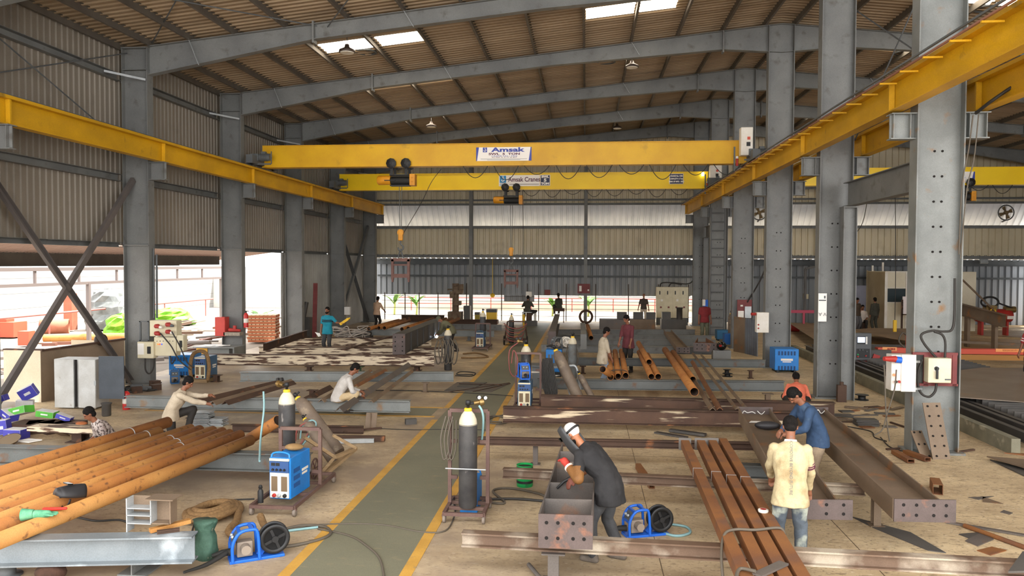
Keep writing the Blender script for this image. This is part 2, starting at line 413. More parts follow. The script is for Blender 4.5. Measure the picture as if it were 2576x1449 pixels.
f.build('trim_4', mk('floor_joint', '#5b4c3b'), kind='structure', label='dark joints cut in the concrete floor', cat='floor joint')

# corrugated sheets ---------------------------------------------------
def sheet(m, a, b, c, per=.25, dep=.03, mi=0, th=0.0):
    """ribbed sheet: edge a->b is corrugated, ribs run along c (a vector)"""
    a, b, c = V(a), V(b), V(c); d = (b-a); n = max(1, int(round(d.length/per))); u = d/n; nn = d.cross(c).normalized()*dep
    q = []
    for i in range(n):
        for t, h in ((0, 0), (.62, 0), (.7, 1), (.92, 1)): q.append(a+u*(i+t)+nn*h)
    q.append(b); k = len(q)
    return m.add(q+[p+c for p in q], [(i, i+1, k+i+1, k+i) for i in range(k-1)], mi)
w = MB()
sheet(w, (-13.45, Y0, 4.02), (-13.45, 33.3, 4.02), (0, 0, ZEAVE+.33-4.02), .22, .035)
sheet(w, (-13.45, 33.3, 4.02), (-13.45, YB, 4.02), (0, 0, ZEAVE+.33-4.02), .22, .035)
w.build('wall_left', sheet_beige, kind='structure')
w = MB(); sheet(w, (-13.45, 33.2, 0), (-13.45, YB, 0), (0, 0, 4.0), .14, .03); w.build('wall_left_lower', mk('pale_grey_sheet', '#a5a29c', '#918e88', .8, .5), kind='structure', label='pale grey sheets closing the lower left wall beyond the third column', cat='wall')
w = MB(); sheet(w, (XRW, YB, 0), (XRW, 2, 0), (0, 0, zr(26)+.3), .5, .035); w.build('wall_right', sheet_beige, kind='structure')
# back wall: upper sheets, the tilted white vent band, middle sheets, and the darker wall set back below
w = MB()
sheet(w, (XRW, YB, 7.12), (-13.4, YB, 7.12), (0, 0, 4.8), .36, .075)
sheet(w, (XRW, YB, 4.0), (-13.4, YB, 4.0), (0, 0, 1.82), .36, .075)
w.build('wall_back', sheet_back, kind='structure')
w = MB(); sheet(w, (XRW, YB+1.1, 5.75), (-13.4, YB+1.1, 5.75), (0, -1.06, 1.36), .36, .07)
w.build('wall_vent', sheet_vent, kind='structure', label='white tilted vent sheets in the back wall', cat='wall')
w = MB(); sheet(w, (6.4, YB+1.6, 1.55), (-13.4, YB+1.6, 1.55), (0, 0, 2.3), .36, .08)
sheet(w, (-3.2, YB+1.5, 1.15), (-5.1, YB+1.5, 1.15), (0, 0, .42), .36, .05)
sheet(w, (XRW, YB+1.6, 0), (8.6, YB+1.6, 0), (0, 0, 3.85), .36, .08)
sheet(w, (8.6, YB+1.6, 1.6), (6.4, YB+1.6, 1.6), (0, 0, 2.2), .36, .05)
w.build('wall_lower_back', sheet_low, kind='structure', label='blue grey lower sheets of the back wall', cat='wall')
w = MB(); sheet(w, (-13.4, YB-.1, 4.05), (XRW, YB-.1, 4.05), (0, 2.2, -.2), .36, .05); w.build('ceiling_canopy', GREYD, kind='structure', label='dark lean-to roof over the lower back wall', cat='roof')
# roof ----------------------------------------------------------------
SKY = []
for x0, x1 in ((-8.35, -6.72), (-6.55, -5.1), (-.05, 1.42), (1.58, 2.7), (10.4, 11.9), (12.05, 13.5)):
    for y0, y1 in ((23.55, 24.6), (28.9, 29.75), (35.0, 35.95), (41.2, 42.1)):
        if y0 > 40 and x0 < 5: continue
        SKY.append((x0, x1, y0, y1))
w = MB()
def roofz(x): return zr(x)+.22
def roofstrip(xs, y0, y1):
    (x0, x1) = xs
    c = V((x1-x0, 0, roofz(x1)-roofz(x0))); sheet(w, (x0, y0, roofz(x0)), (x0, y1, roofz(x0)), c, .25, .04)
ys = sorted({Y0, YB+.3} | {s[2] for s in SKY} | {s[3] for s in SKY})
for i in range(len(ys)-1):
    y0, y1 = ys[i], ys[i+1]
    cut = sorted((s[0], s[1]) for s in SKY if s[2] <= y0 and s[3] >= y1)
    x = -13.5
    for a, b in cut+[(99, 99)]:
        e = min(a, XRW)
        seg = [(x, min(e, 6.5))] if x < 6.5 else []
        if e > 6.5: seg.append((max(x, 6.5), e))
        for sg in seg:
            if sg[1]-sg[0] > .01: roofstrip(sg, y0, y1)
        x = b
w.build('ceiling', sheet_roof, kind='structure')
SKYM = glow('sunlit_skylight_sheet', '#fff4e0', 6.0)
for i, (x0, x1, y0, y1) in enumerate(SKY):
    w = MB(); sheet(w, (x0-.02, y0-.02, roofz(x0)+.01), (x0-.02, y1+.02, roofz(x0)+.01), (x1-x0+.04, 0, roofz(x1)-roofz(x0)), .25, .03)
    w.build('window_%d' % (i+1), SKYM, kind='structure', label='bright translucent skylight sheet in the roof', cat='skylight', group='skylights')

# frames ----------------------------------------------------------------
ORD = ['nearest', 'second', 'third', 'fourth', 'fifth', 'sixth']
def bolts(m, x, y, zs, mi=1):
    for z in zs:
        for dx in (-.07, .07): m.cyl((x+dx, y-.012, z), (x+dx, y+.01, z), .022, 8, mi)
for k in range(0, 6):                                                   # left-hand columns
    y = LY(k); m = MB(); xc = (XL0+XL1)/2
    m.ibeam((xc, y, 0), (xc, y, zr(xc)), XL1-XL0, .3, .012, .02, up=(1, 0, 0))
    for z in (4.02, 9.02): m.box((xc, y, z), (XL1-XL0+.02, .3, .03))
    m.box((XL1+.24, y, 6.15), (.46, .014, .48)); m.box((XL1+.24, y, 6.39), (.48, .26, .02)); m.box((XL1+.24, y, 5.9), (.48, .2, .02)); m.box((XL1+.4, y, 6.15), (.014, .2, .48))
    m.box((xc, y, .02), (1.0, .5, .04)); m.box((xc, y, zr(xc)), (XL1-XL0+.02, .3, .03))
    m.build('steel_column', [GREY, HOLE], None, 'structure', 'grey steel column of the left row, %s from the camera, carrying the yellow runway' % ORD[k], 'column', 'left columns')
for k in range(-1, 6):                                                  # the row down the middle of the building
    y = LY(k); m = MB(); xc = (XC0+XC1)/2; top = zr(6.5)-.05
    m.ibeam((xc, y, 0), (xc, y, top), XC1-XC0, .34, .014, .022, up=(1, 0, 0))
    for s_, xx in ((-1, XC0), (1, XC1)):
        m.box((xx+s_*.22, y, 6.12), (.44, .016, .46)); m.box((xx+s_*.22, y, 6.35), (.46, .3, .02)); m.box((xx+s_*.22, y, 5.89), (.46, .22, .02))
        m.box((xx+s_*.1, y, 6.12), (.014, .22, .44)); m.box((xx+s_*.4, y, 6.12), (.014, .22, .44))
    bolts(m, xc+.02, y-.008, [1.9+.47*i for i in range(9)] if k == 0 else [.9+.62*i for i in range(7)])
    m.box((xc, y, .02), (1.0, .55, .04))
    o = m.build('steel_column', [GREYP if k == 0 else GREY, HOLE], None, 'structure', 'tall grey steel column of the middle row, %s from the camera' % (ORD[k] if k >= 0 else 'just outside the view'), 'column', 'middle columns')  # nearest column gets a paler colour, standing in for light on its face
for k in range(0, 6):                                                   # rafters, both slopes in one frame
    y = LY(k); m = MB()
    for sg in (1, -1):
        def X(x): return x if sg > 0 else 13.1-x
        prof_ = [(-12.45, .8), (-7.6, .42), (-1.2, .42), (4.6, .62), (6.55, .95)]
        for (x0, d0), (x1, d1) in zip(prof_, prof_[1:]):
            a, b = V((X(x0), y, zr(x0))), V((X(x1), y, zr(x1))); dz0, dz1 = V((0, 0, -d0)), V((0, 0, -d1))
            for p0, p1 in ((a, b), (a+dz0, b+dz1)): m.bar(p0, p1, .24, .018)
            hw = V((0, .006, 0)); m.add([a-hw, b-hw, b+dz1-hw, a+dz0-hw, a+hw, b+hw, b+dz1+hw, a+dz0+hw], [(0, 1, 2, 3), (7, 6, 5, 4)])
        for x, d in ((-7.6, .46), (4.6, .66)): m.box((X(x), y, zr(x)-d/2), (.05, .28, d+.14))
    m.build('roof_rafter', GREY, None, 'structure', 'grey tapered roof rafter of the %s frame' % ORD[k], 'rafter', 'roof rafters')
PX_ = [-13.3, -12.4, -11.2, -9.9, -8.42, -6.64, -5.03, -3.44, -1.8, -.12, 1.5, 3.08, 4.6, 6.0]
pur = [x for x in PX_]+[13.0-x for x in PX_[::-1]]
for i, x in enumerate(pur):
    m = MB(); sl = .105 if x < 6.5 else -.105; z = zr(x)
    m.prof((x, Y0, z), (x, YB, z), [(-.035, 0), (.035, 0), (.035, .02), (-.02, .02), (-.02, .2), (.05, .2), (.05, .215), (-.035, .215)])
    m.build('roof_purlin', BROWNP, None, 'structure', 'brown grey roof purlin running the length of the hall', 'purlin', 'roof purlins')
for k in range(0, 5):                                                   # stays from rafter foot to purlin
    y = LY(k)
    for x in (-11.2, -5.03, 1.5, 11.5):
        m = MB(); d = .7 if x < -9 else .44
        m.bar((x-.02, y-.13, zr(x)+.05), (x+.28, y-.13, zr(x)-d), .05, .012)
        m.build('flange_stay', STEELW, None, 'structure', 'thin steel stay from rafter to purlin', 'stay', 'flange stays')
for k, (a, b) in enumerate(((Y0, LY(1)), (LY(1), LY(2)), (LY(2), LY(3)), (LY(3), LY(4)), (LY(4), LY(5)))):     # girts on the left wall
    for z, h in ((8.8, .2), (5.95, .2), (4.03, .14)):
        m = MB(); m.chan((-13.4, a+.1, z), (-13.4, b-.1, z), h, .16, .012); m.build('wall_girt', GREY, None, 'structure', 'horizontal grey girt on the left wall', 'girt', 'left wall girts')
    m = MB(); m.bar((-12.5, b-.14, 8.72), (-13.25, b-.9, 8.8), .012, .06); m.build('flange_stay', STEELW, None, 'structure', 'thin steel stay from rafter to purlin', 'stay', 'flange stays')
for z, h in ((7.98, .12), (7.35, .1), (7.1, .12), (5.72, .16), (3.98, .16)):
    m = MB(); m.chan((-13.2, YB-.12, z), (XRW-.1, YB-.12, z), h, .12, .01); m.build('wall_girt', GREY, None, 'structure', 'horizontal girt across the back wall', 'girt', 'back wall girts')
for z in (2.75,):
    m = MB(); m.chan((-13.2, YB+1.5, z), (XRW-.1, YB+1.5, z), .12, .1, .01); m.build('wall_girt', GREYD, None, 'structure', 'girt across the lower back wall', 'girt')
m = MB(); m.ibeam((-13.2, YB+1.2, 3.62), (XRW, YB+1.2, 3.62), .3, .2); m.build('lean_to_beam', GREYD, None, 'structure', 'dark beam carrying the lean-to roof at the back', 'beam')
for x in (-6.92, -.02, 13.4, 20):
    m = MB(); m.ibeam((x, YB-.35, 0), (x, YB-.35, zr(x)-.6), .3, .2, up=(0, 1, 0)); m.build('wind_post', GREY, None, 'structure', 'slim grey post in front of the back wall', 'post', 'back wall posts')
# bracing -----------------------------------------------------------------
def brace(name, a, b, m_, label, w_=.11, cat='brace'):
    m = MB(); m.angle(a, b, w_, .012) if w_ > .05 else m.tube([a, b], w_/2, 8); return m.build(name, m_, None, 'structure', label, cat)
BRD = mk('brace_grey_brown', '#5c5755', '#6a625e', 2, .6)
m = MB(); m.chan((-13.0, 15.4, 5.85), (-13.0, 21.0, .1), .16, .1, .012); m.build('cross_brace', BRD, None, 'structure', 'long grey diagonal brace falling to the right in the left opening', 'brace')
m = MB(); m.chan((-12.9, 21.2, 5.9), (-12.9, 15.6, .1), .16, .1, .012); m.build('cross_brace', BRD, None, 'structure', 'long grey diagonal brace rising to the right in the left opening', 'brace')
m = MB(); m.chan((-12.95, 39.5, 5.6), (-12.95, 45.0, .1), .18, .12, .012); m.build('cross_brace', GREYD, None, 'structure', 'dark diagonal brace near the far left corner, falling to the right', 'brace')
m = MB(); m.chan((-12.85, 45.1, 5.7), (-12.85, 39.5, .1), .18, .12, .012); m.build('cross_brace', GREYD, None, 'structure', 'dark diagonal brace near the far left corner, rising to the right', 'brace')
for a, b, l in (((-13.1, 15.3, 8.9), (-13.1, 21.2, 6.8), 'thin rod brace falling toward the first left column'), ((-13.1, 15.3, 7.4), (-13.1, 21.2, 9.5), 'thin rod brace rising toward the first left column'),
                ((-12.4, 21.3, 9.8), (-7.5, 15.3, 10.3), 'roof rod brace from the first left column'), ((-7.5, 21.3, 10.15), (-12.4, 15.3, 9.7), 'roof rod brace meeting the first rafter'),
                ((-3.4, 15.3, 10.5), (-7.2, 21.2, 10.1), 'roof rod brace beside the first rafter splice'),
                ((7.0, 21.3, 10.2), (7.0, 15.3, 6.9), 'rod brace between the first and second middle columns'), ((7.0, 15.3, 10.6), (7.0, 21.2, 6.8), 'rod brace crossing between the middle columns')):
    brace('rod_brace', a, b, GREYD, l, .035, 'rod')
# portal bracing between the two nearest middle columns
def portal(y0, y1, lab):
    m = MB(); m.ibeam((6.78, y0+.2, 5.35), (6.78, y1-.3, 5.35), .62, .26, .012, .018)
    m.build('portal_beam', GREY, None, 'structure', 'deep grey beam tying %s' % lab, 'beam')
    m = MB(); m.ibeam((6.78, y1-.36, 0), (6.78, y1-.36, 5.02), .34, .3, .012, .018, up=(1, 0, 0)); m.box((6.78, y1-.36, 5.02), (.36, .34, .03))
    m.build('portal_leg', GREY, None, 'structure', 'short grey portal leg standing beside %s' % lab.split(' and ')[1], 'column')
portal(LY(0), LY(1), 'the nearest and the second middle column')
portal(LY(4), LY(5), 'the fifth and the sixth middle column')
# runways --------------------------------------------------------------------
def runway(x, lab, y1, rail=True):
    o = thing('runway_beam', lab, 'runway beam', (x, Y0, 6.39)); o['kind'] = 'thing'
    m = MB(); m.ibeam((x, Y0, 6.70), (x, y1, 6.70), .6, .24, .012, .02); m.bar((x, Y0, 6.965), (x, y1, 6.965), .3, .07)
    for k in range(-1, 6):
        y = LY(k)
        if y < y1:
            for dx in (-.065, .065): m.box((x+dx, y, 6.69), (.1, .05, .56))
    m.build('girder', YELR, o); m = MB(); m.bar((x, Y0, 7.03), (x, y1, 7.03), .05, .05); m.build('rail', GREYD, o)
    return o
rw = runway(-12.12, 'yellow crane runway beam along the left wall', 45.4)
rw = runway(5.75, 'yellow crane runway beam along the middle columns, with power rails', 45.4)
m = MB()
for i in range(46): m = MB(); m.box((5.75-.24, 3+i*.92, 6.86), (.3, .04, .03)); m.build('power_rail_bracket', YELR, rw)
for dx, z, mt, n in ((-.36, 6.98, GREYD, 'conductor_duct'), (-.34, 6.91, mk('copper_red_rail', '#8a5a48', rough=.4), 'conductor_rail'), (-.3, 7.02, mk('green_grey_rail', '#6f8580', rough=.5), 'conductor_rail')):
    m = MB(); m.bar((5.75+dx, Y0, z), (5.75+dx, 45.3, z), .03, .03); m.build(n, mt, rw)
runway(7.3, 'yellow crane runway beam on the far side of the middle columns', 45.4)
# ladder on the fifth middle column
o = thing('access_ladder', 'dark steel ladder fixed to the fifth middle column', 'ladder', (6.4, LY(4)-.35, 0))
for x in (6.12, 6.75): m = MB(); m.bar((x, LY(4)-.4, 0), (x, LY(4)-.4, 6.3), .03, .07); m.build('stile', GREYD, o)
for i in range(14): m = MB(); m.tube([(6.12, LY(4)-.4, .45+i*.43), (6.75, LY(4)-.4, .45+i*.43)], .022, 8); m.build('rung', GREYD, o)
# ================================================================== overhead cranes
NAVY = mk('navy_sign_paint', '#1b2144', rough=.4); SIGNW = mk('white_sign_face', '#efe9e2', rough=.4); SIGNB = mk('royal_blue_sign_ink', '#2f3f9b', rough=.4)
INKM = mk('dark_maroon_sign_ink', '#5a2440', rough=.4); CYAN = mk('sky_blue_logo', '#1b84bd', rough=.4)
CLAMP = mk('rusty_pink_clamp', '#7b5a52', '#6a4b45', 6, .7)
HOISTY = mk('hoist_orange_yellow', '#e09a1e', '#cf8a18', 3, .45)
def hook_logo(m, c, s, mi=0):                       # a small crane hook drawn as a bent tube
    x, y, z = c; pts = [(x+.02*s, y, z+.5*s), (x+.02*s, y, z+.18*s), (x+.2*s, y, z-.02*s), (x+.2*s, y, z-.2*s), (x+.02*s, y, z-.36*s), (x-.18*s, y, z-.26*s), (x-.2*s, y, z-.1*s)]
    m.tube(spline(pts, 4), .075*s, 8, mi); return m
def girder(label, x0, x1, y, z0, z1, mat_, motor_side=True):
    o = thing('bridge_crane', label, 'crane', ((x0+x1)/2, y, z0))
    m = MB(); h = z1-z0
    m.box(((x0+x1)/2, y, (z0+z1)/2), (x1-x0, .34, h-.03)); m.box(((x0+x1)/2, y, z1-.012), (x1-x0, .42, .02)); m.box(((x0+x1)/2, y, z0+.01), (x1-x0, .44, .022))
    m.build('girder', mat_, o)
    for xr, sg in ((x0, -1), (x1, 1)):
        xe = xr+sg*.05
        m = MB(); m.box((xe, y, z0+.2), (.24, 2.4, .3)); m.build('end_truck', GREYD, o)
        for dy in (-.95, .95):
            m = MB(); m.lathe([(.13, -.05), (.16, -.04), (.16, .04), (.13, .05)], (xe, y+dy, z0+.17), (1, 0, 0), 18); m.build('wheel', BLACK, o)
        m = MB(); yy = y-.62                            # travel motor in front of the girder end
        m.box((xe, yy, z0+.3), (.3, .34, .26)); m.cyl((xe-.1, yy, z0+.32), (xe+.62 if sg > 0 else xe+.55, yy, z0+.32), .13, 16)
        for i in range(8): m.lathe([(.145, 0), (.145, .012)], (xe+.18+i*.035, yy, z0+.32), (1, 0, 0), 16)
        m.box((xe+.3, yy, z0+.48), (.16, .14, .08)); m.bar((xe-.3, yy-.1, z0+.06), (xe+.6, yy-.1, z0+.06), .05, .05)
        m.bar((xe+.66, yy-.2, z0+.05), (xe+.66, yy-.2, z0+.5), .03, .03)
        m.build('travel_motor', GREYD, o)
    return o
def hoist(label, x, y, zf, hook_z, side=1, clamp=True):
    """electric hoist hanging from the bottom flange (height zf): trolley wheels, drum, motor, gear case, rope, hook block"""
    o = thing('electric_hoist', label, 'hoist', (x, y, zf-.75)); yf = y-.2
    for dx in (-.27, .27):
        for yy in (y-.31, y+.31):
            m = MB(); m.lathe([(.05, -.06), (.15, -.05), (.19, -.02), (.19, .03), (.12, .06), (.05, .08)], (x+dx, yy, zf+.1), (0, -1, 0), 9, sm=False); m.build('trolley_wheel', BLACK, o)
        m = MB(); m.bar((x+dx, y-.255, zf+.1), (x+dx, y-.255, zf-.32), .1, .02, up=(0, 1, 0)); m.build('trolley_plate', BLACK, o); m = MB(); m.bar((x+dx, y+.255, zf+.1), (x+dx, y+.255, zf-.32), .1, .02, up=(0, 1, 0)); m.build('trolley_plate', BLACK, o)
    m = MB(); m.box((x, y, zf-.3), (.72, .44, .05)); m.box((x, y, zf-.68), (.72, .3, .04)); m.bar((x-.36, yf, zf-.5), (x-.36, y+.2, zf-.5), .4, .03, up=(0, 0, 1)); m.build('frame', BLACK, o)
    m = MB(); m.cyl((x-.34, y, zf-.5), (x+.36, y, zf-.5), .15, 18); m.build('rope_drum', RUBBER, o)
    m = MB(); m.cyl((x-.36, y, zf-.48), (x-.62, y, zf-.48), .17, 16); m.lathe([(.17, 0), (.17, .2), (.13, .24)], (x-.62, y, zf-.48), (-1, 0, 0), 16); m.build('motor', HOISTY, o)
    m = MB(); m.box((x+.47, y, zf-.48), (.2, .38, .42)); m.box((x+.47, y-.2, zf-.4), (.09, .02, .04)); m.box((x+.47, y-.2, zf-.54), (.09, .02, .04)); m.build('gear_case', HOISTY, o, mods=(bev(.02),))
    m = MB()
    for dx in (-.05, .05): m.tube([(x+dx, y, zf-.62), (x+dx*.6, y, hook_z+.3)], .011, 6)
    m.build('wire_rope', GREYD, o)
    b = MB(); b.box((x, y, hook_z+.12), (.17, .13, .4)); b.lathe([(.12, -.05), (.12, .05)], (x, y, hook_z+.22), (0, 1, 0), 14); b = b.build('hook_block', HOISTY, o, mods=(bev(.03),))
    m = MB(); m.tube(spline([(x, y, hook_z-.08), (x, y, hook_z-.2), (x+.1, y, hook_z-.3), (x+.06, y, hook_z-.42), (x-.06, y, hook_z-.42), (x-.1, y, hook_z-.33)], 4), .028, 8); m.build('hook', GREYD, b)
    if clamp:
        c = thing('lifting_clamp', 'rusty lifting frame hanging on the %s' % label.split(', ')[-1], 'lifting clamp', (x, y, hook_z-1.5))
        z = hook_z-.42; m = MB()
        m.tube([(x, y, z+.04), (x-.1, y, z-.3)], .025, 8); m.tube([(x, y, z+.04), (x+.1, y, z-.3)], .025, 8); m.build('chain_link', GREYD, c)
        m = MB(); m.box((x, y, z-.36), (.72, .1, .12)); m.box((x, y, z-.55), (.55, .06, .06)); m.box((x, y, z-.95), (.6, .08, .14)); m.build('spreader_bar', CLAMP, c)
        for dx in (-.3, .3): m = MB(); m.box((x+dx, y, z-.72), (.09, .1, .75)); m.box((x+dx, y, z-1.12), (.05, .12, .12)); m.build('side_arm', CLAMP, c)
    return o
def festoon(o, x0, x1, y, z, n, d):
    st = (x1-x0)/n
    for i in range(n):
        a = V((x0+i*st+.04*math.sin(i*3), y, z)); b = V((x0+(i+.8)*st, y, z))
        MB().tube(sag(a, b, d*(1+.25*math.sin(i*2.3)), 12), .014, 6).build('festoon_cable', CABLED, o)

c1 = girder('yellow orange bridge crane nearer the camera, with the blue edged white sign', -11.95, 5.62, 28.0, 7.05, 7.86, YEL)
c2 = girder('bright yellow bridge crane further back, with the long white sign', -11.95, 5.62, 37.0, 7.05, 7.84, YELB)
c3 = girder('yellow bridge crane in the right-hand bay behind the tall columns', 7.45, 25.6, 36.0, 7.05, 7.83, YELB)
# front sign
def at(px, py, y): return PD(px, py, y)
yf = 28.0-.19
a, b = at(1198, 371, yf), at(1337, 404, yf); cx, cz, w_, h_ = (a.x+b.x)/2, (a.z+b.z)/2, b.x-a.x, a.z-b.z
m = MB(); m.box((cx, yf, cz), (w_, .015, h_)); sg = m.build('sign', SIGNW, c1)
m = MB(); q = .012
m.plate([(cx-w_/2, yf-q, cz-h_/2), (cx-w_/2+.03, yf-q, cz-h_/2), (cx-w_/2+.1, yf-q, cz+h_/2), (cx-w_/2, yf-q, cz+h_/2)], .004)
m.plate([(cx+w_/2-.1, yf-q, cz-h_/2), (cx+w_/2, yf-q, cz-h_/2), (cx+w_/2, yf-q, cz+h_/2), (cx+w_/2-.03, yf-q, cz+h_/2)], .004)
m.box((cx-w_*.34, yf-q, cz+h_*.31), (.15, .006, .17)); m.build('blue_border', SIGNB, sg)
m = hook_logo(MB(), (cx-w_*.34, yf-q-.005, cz+h_*.31), .15); m.build('hook_emblem', SIGNW, sg)
text('lettering', 'Amsak', SIGNB, sg, (cx+.14, yf-q, cz+h_*.3), .21, sx=2.0, bold=.008)
text('lettering', 'SWL  5  TON', INKM, sg, (cx+.02, yf-q, cz+h_*.0), .1, sx=1.95, bold=.004)
text('lettering', 'CRANE NO : 3902', SIGNB, sg, (cx+.02, yf-q, cz-h_*.15), .066, sx=1.8)
text('lettering', 'AS PER IS 3177 & 807', INKM, sg, (cx+.02, yf-q, cz-h_*.25), .06, sx=1.7)
m = MB(); m.box((cx, yf-q, cz-h_*.36), (w_*.84, .004, .012)); m.box((cx, yf-q, cz-h_*.43), (w_*.6, .004, .01)); m.build('fine_print', GREY, sg)
# rear signs
yf = 37.0-.19
a, b = at(1255, 441, yf), at(1358, 468, yf); cx, cz, w_, h_ = (a.x+b.x)/2, (a.z+b.z)/2, b.x-a.x, a.z-b.z
m = MB(); m.box((cx, yf, cz), (w_, .015, h_)); sg = m.build('sign', SIGNW, c2)
m = MB(); m.box((cx-w_*.4, yf-q, cz+.07), (.3, .006, .33)); m.box((cx-w_*.4, yf-q, cz-.2), (.3, .006, .02)); m.build('blue_border', CYAN, sg)
m = hook_logo(MB(), (cx-w_*.4, yf-q-.006, cz+.08), .3); m.build('hook_emblem', SIGNW, sg)
text('lettering', 'AMSAK', CYAN, sg, (cx-w_*.4, yf-q, cz-.145), .08, sx=1.1)
text('lettering', 'Amsak Cranes', INKM, sg, (cx+w_*.12, yf-q, cz+.05), .3, sx=.86, bold=.006)
m = MB(); m.box((cx+w_*.12, yf-q, cz-.17), (w_*.72, .004, .022)); m.build('fine_print', GREY, sg)
a, b = at(1359, 440, yf), at(1384, 467, yf); cx, cz, w_, h_ = (a.x+b.x)/2, (a.z+b.z)/2, b.x-a.x, a.z-b.z
m = MB(); m.box((cx, yf, cz), (w_, .02, h_)); m.build('load_plate', SIGNW, c2)
m = MB(); m.box((cx, yf-q, cz), (w_-.05, .02, h_-.05)); sg = m.build('load_plate', NAVY, c2)
for s_, dz, zz in (('SWL', .16, .13), ('5', 0, .2), ('TON', -.16, .13)): text('lettering', s_, SIGNW, sg, (cx, yf-q-.014, cz+dz), zz, sx=1.3, bold=.01)
a, b = at(1684, 437, yf), at(1719, 463, yf); cx, cz, w_, h_ = (a.x+b.x)/2, (a.z+b.z)/2, b.x-a.x, a.z-b.z
m = MB(); m.box((cx, yf, cz), (w_, .02, h_)); m.build('data_plate', SIGNW, c2)
m = MB(); m.box((cx, yf-q, cz), (w_-.04, .02, h_-.04)); sg = m.build('data_plate', NAVY, c2)
for s_, dz in (('CRANE No: 4184', .13), ('CAPACITY: 5 Ton', 0), ('YEAR OF MFG - 2022', -.13)): text('lettering', s_, SIGNW, sg, (cx, yf-q-.014, cz+dz), .1, sx=.78, bold=.004)
yf = 36-.19; a, b = at(2405, 432, yf), at(2427, 460, yf); cx, cz, w_, h_ = (a.x+b.x)/2, (a.z+b.z)/2, b.x-a.x, a.z-b.z
m = MB(); m.box((cx, yf, cz), (w_+.8, .015, h_)); m.build('sign', SIGNW, c3)
m = MB(); m.plate([(cx+.45, yf-q, cz-h_/2), (cx+.6, yf-q, cz-h_/2), (cx+.6, yf-q, cz+h_/2), (cx+.55, yf-q, cz+h_/2)], .004); m.build('blue_border', SIGNB, c3)
for i_, (dz, ww) in enumerate(((.1, .5), (-.02, .6), (-.12, .4))): m = MB(); m.box((cx-.1, yf-q, cz+dz), (ww, .004, .05)); m.build('lettering', SIGNB, c3)
# control boxes on the right ends
for c, y, px, py0, py1 in ((c1, 27.5, 1876, 322, 392), (c2, 36.5, 1799, 417, 455)):
    a, b = at(px-14, py0, y), at(px+15, py1, y); m = MB(); m.box(((a.x+b.x)/2, y, (a.z+b.z)/2), (b.x-a.x, .36, a.z-b.z)); k = m.build('control_box', WHITE, c, mods=(bev(.02),))
    m = MB(); m.box(((a.x+b.x)/2+.05, y-.185, (a.z+b.z)/2-.1), (.13, .01, .14)); m.build('warning_label', BLACK, k); m = MB(); m.box(((a.x+b.x)/2+.06, y-.185, (a.z+b.z)/2+.1), (.1, .01, .1)); m.build('warning_label', REDO, k)
    m = MB(); m.tube([(a.x-.1, y-.05, b.z-.1), (a.x-.1, y-.05, b.z-.35)], .045, 10); m.build('signal_lamp', RED, c); m = MB(); m.tube([(a.x-.1, y-.05, b.z-.02), (a.x-.1, y-.05, b.z-.1)], .05, 10); m.build('signal_lamp', WHITE, c)
    m = MB(); m.bar((a.x-.2, y-.1, b.z+.3), (a.x-.2, y-.1, 6.75), .05, .05); m.build('collector_arm', GREYD, c)
p = at(1768, 438, 36.7); m = MB(); m.box(p, (.1, .06, .16)); m.build('lit_lamp', glow('white_crane_lamp', '#ffffff', 4), c2)
festoon(c1, at(1165, 425, 27.7).x, at(1880, 415, 27.7).x, 27.72, 7.03, 9, .42)
festoon(c2, at(1316, 480, 36.7).x, at(1740, 475, 36.7).x, 36.72, 7.03, 8, .3)
festoon(c3, at(2140, 470, 35.7).x, at(2560, 470, 35.7).x, 35.72, 7.03, 7, .3)
hoist('yellow and black electric hoist with orange ends, under the nearer crane', at(1006, 430, 27.9).x, 28, 7.05, at(1002, 600, 28).z)
hoist('yellow and black electric hoist under the brighter far crane, sign above it', at(1286, 480, 36.9).x, 37, 7.05, at(1283, 640, 37).z)
hoist('yellow and black electric hoist in the right bay beside the tall column', at(2420, 470, 35.9).x, 36, 7.05, 4.0, clamp=False)
# pendant cables
p0 = at(1110, 425, 27.6)
cable('pendant_cable', [p0, p0+V((-.35, -.1, -.5)), at(1060, 510, 27.6), at(1016, 585, 27.8)], .012, CABLED, 'thin slanting cable from the nearer crane down to its hook', 'cable')
cable('pendant_cable', [at(1315, 478, 36.6), at(1316, 560, 36.6), at(1316, 640, 36.6)], .014, CABLED, 'thin dark cable hanging straight beside the far hoist', 'cable')
cable('pendant_cable', [at(1965, 500, 35), at(1955, 560, 35), at(1935, 640, 34), at(1915, 700, 33.6), at(1880, 760, 33)], .03, CABLED, 'thick dark cable bundle hanging beside the fourth middle column', 'cable')
cable('pendant_cable', [at(2252, 480, 34), at(2253, 600, 34), at(2253, 700, 34), at(2251, 808, 34)], .015, CABLED, 'long pendant cable hanging in front of the white cabin', 'cable')
m = MB(); p = at(2251, 820, 34); m.box(p, (.14, .1, .5)); m.build('pendant_control', VALVEY, label='yellow pendant control hanging in front of the white cabin', cat='crane remote', mods=(bev(.02),))
cable('loose_cable', [at(2187, 470, 35.7), at(2170, 560, 34), at(2140, 592, 34), at(2110, 580, 34)], .016, CABLED, 'dark cable looping behind the second middle column', 'cable')
for i, (px_, py_, lb) in enumerate((((2448, 2436, 2420, 2412), (290, 380, 470, 640), 'left strand of the cables hanging from the first middle column bracket'), ((2462, 2450, 2432, 2416), (288, 400, 480, 650), 'right strand of the cables hanging from the first middle column bracket'))):
    cable('hanging_cable', [PD(x, y, 14.8) for x, y in zip(px_, py_)], .012, CABLE, lb, 'cable')
cable('hanging_cable', [at(2680, 140, 13.8), at(2576, 200, 14.2), at(2500, 250, 14.4), at(2455, 285, 14.9)], .03, CABLED, 'thick cable run along the bracket of the first middle column', 'cable')
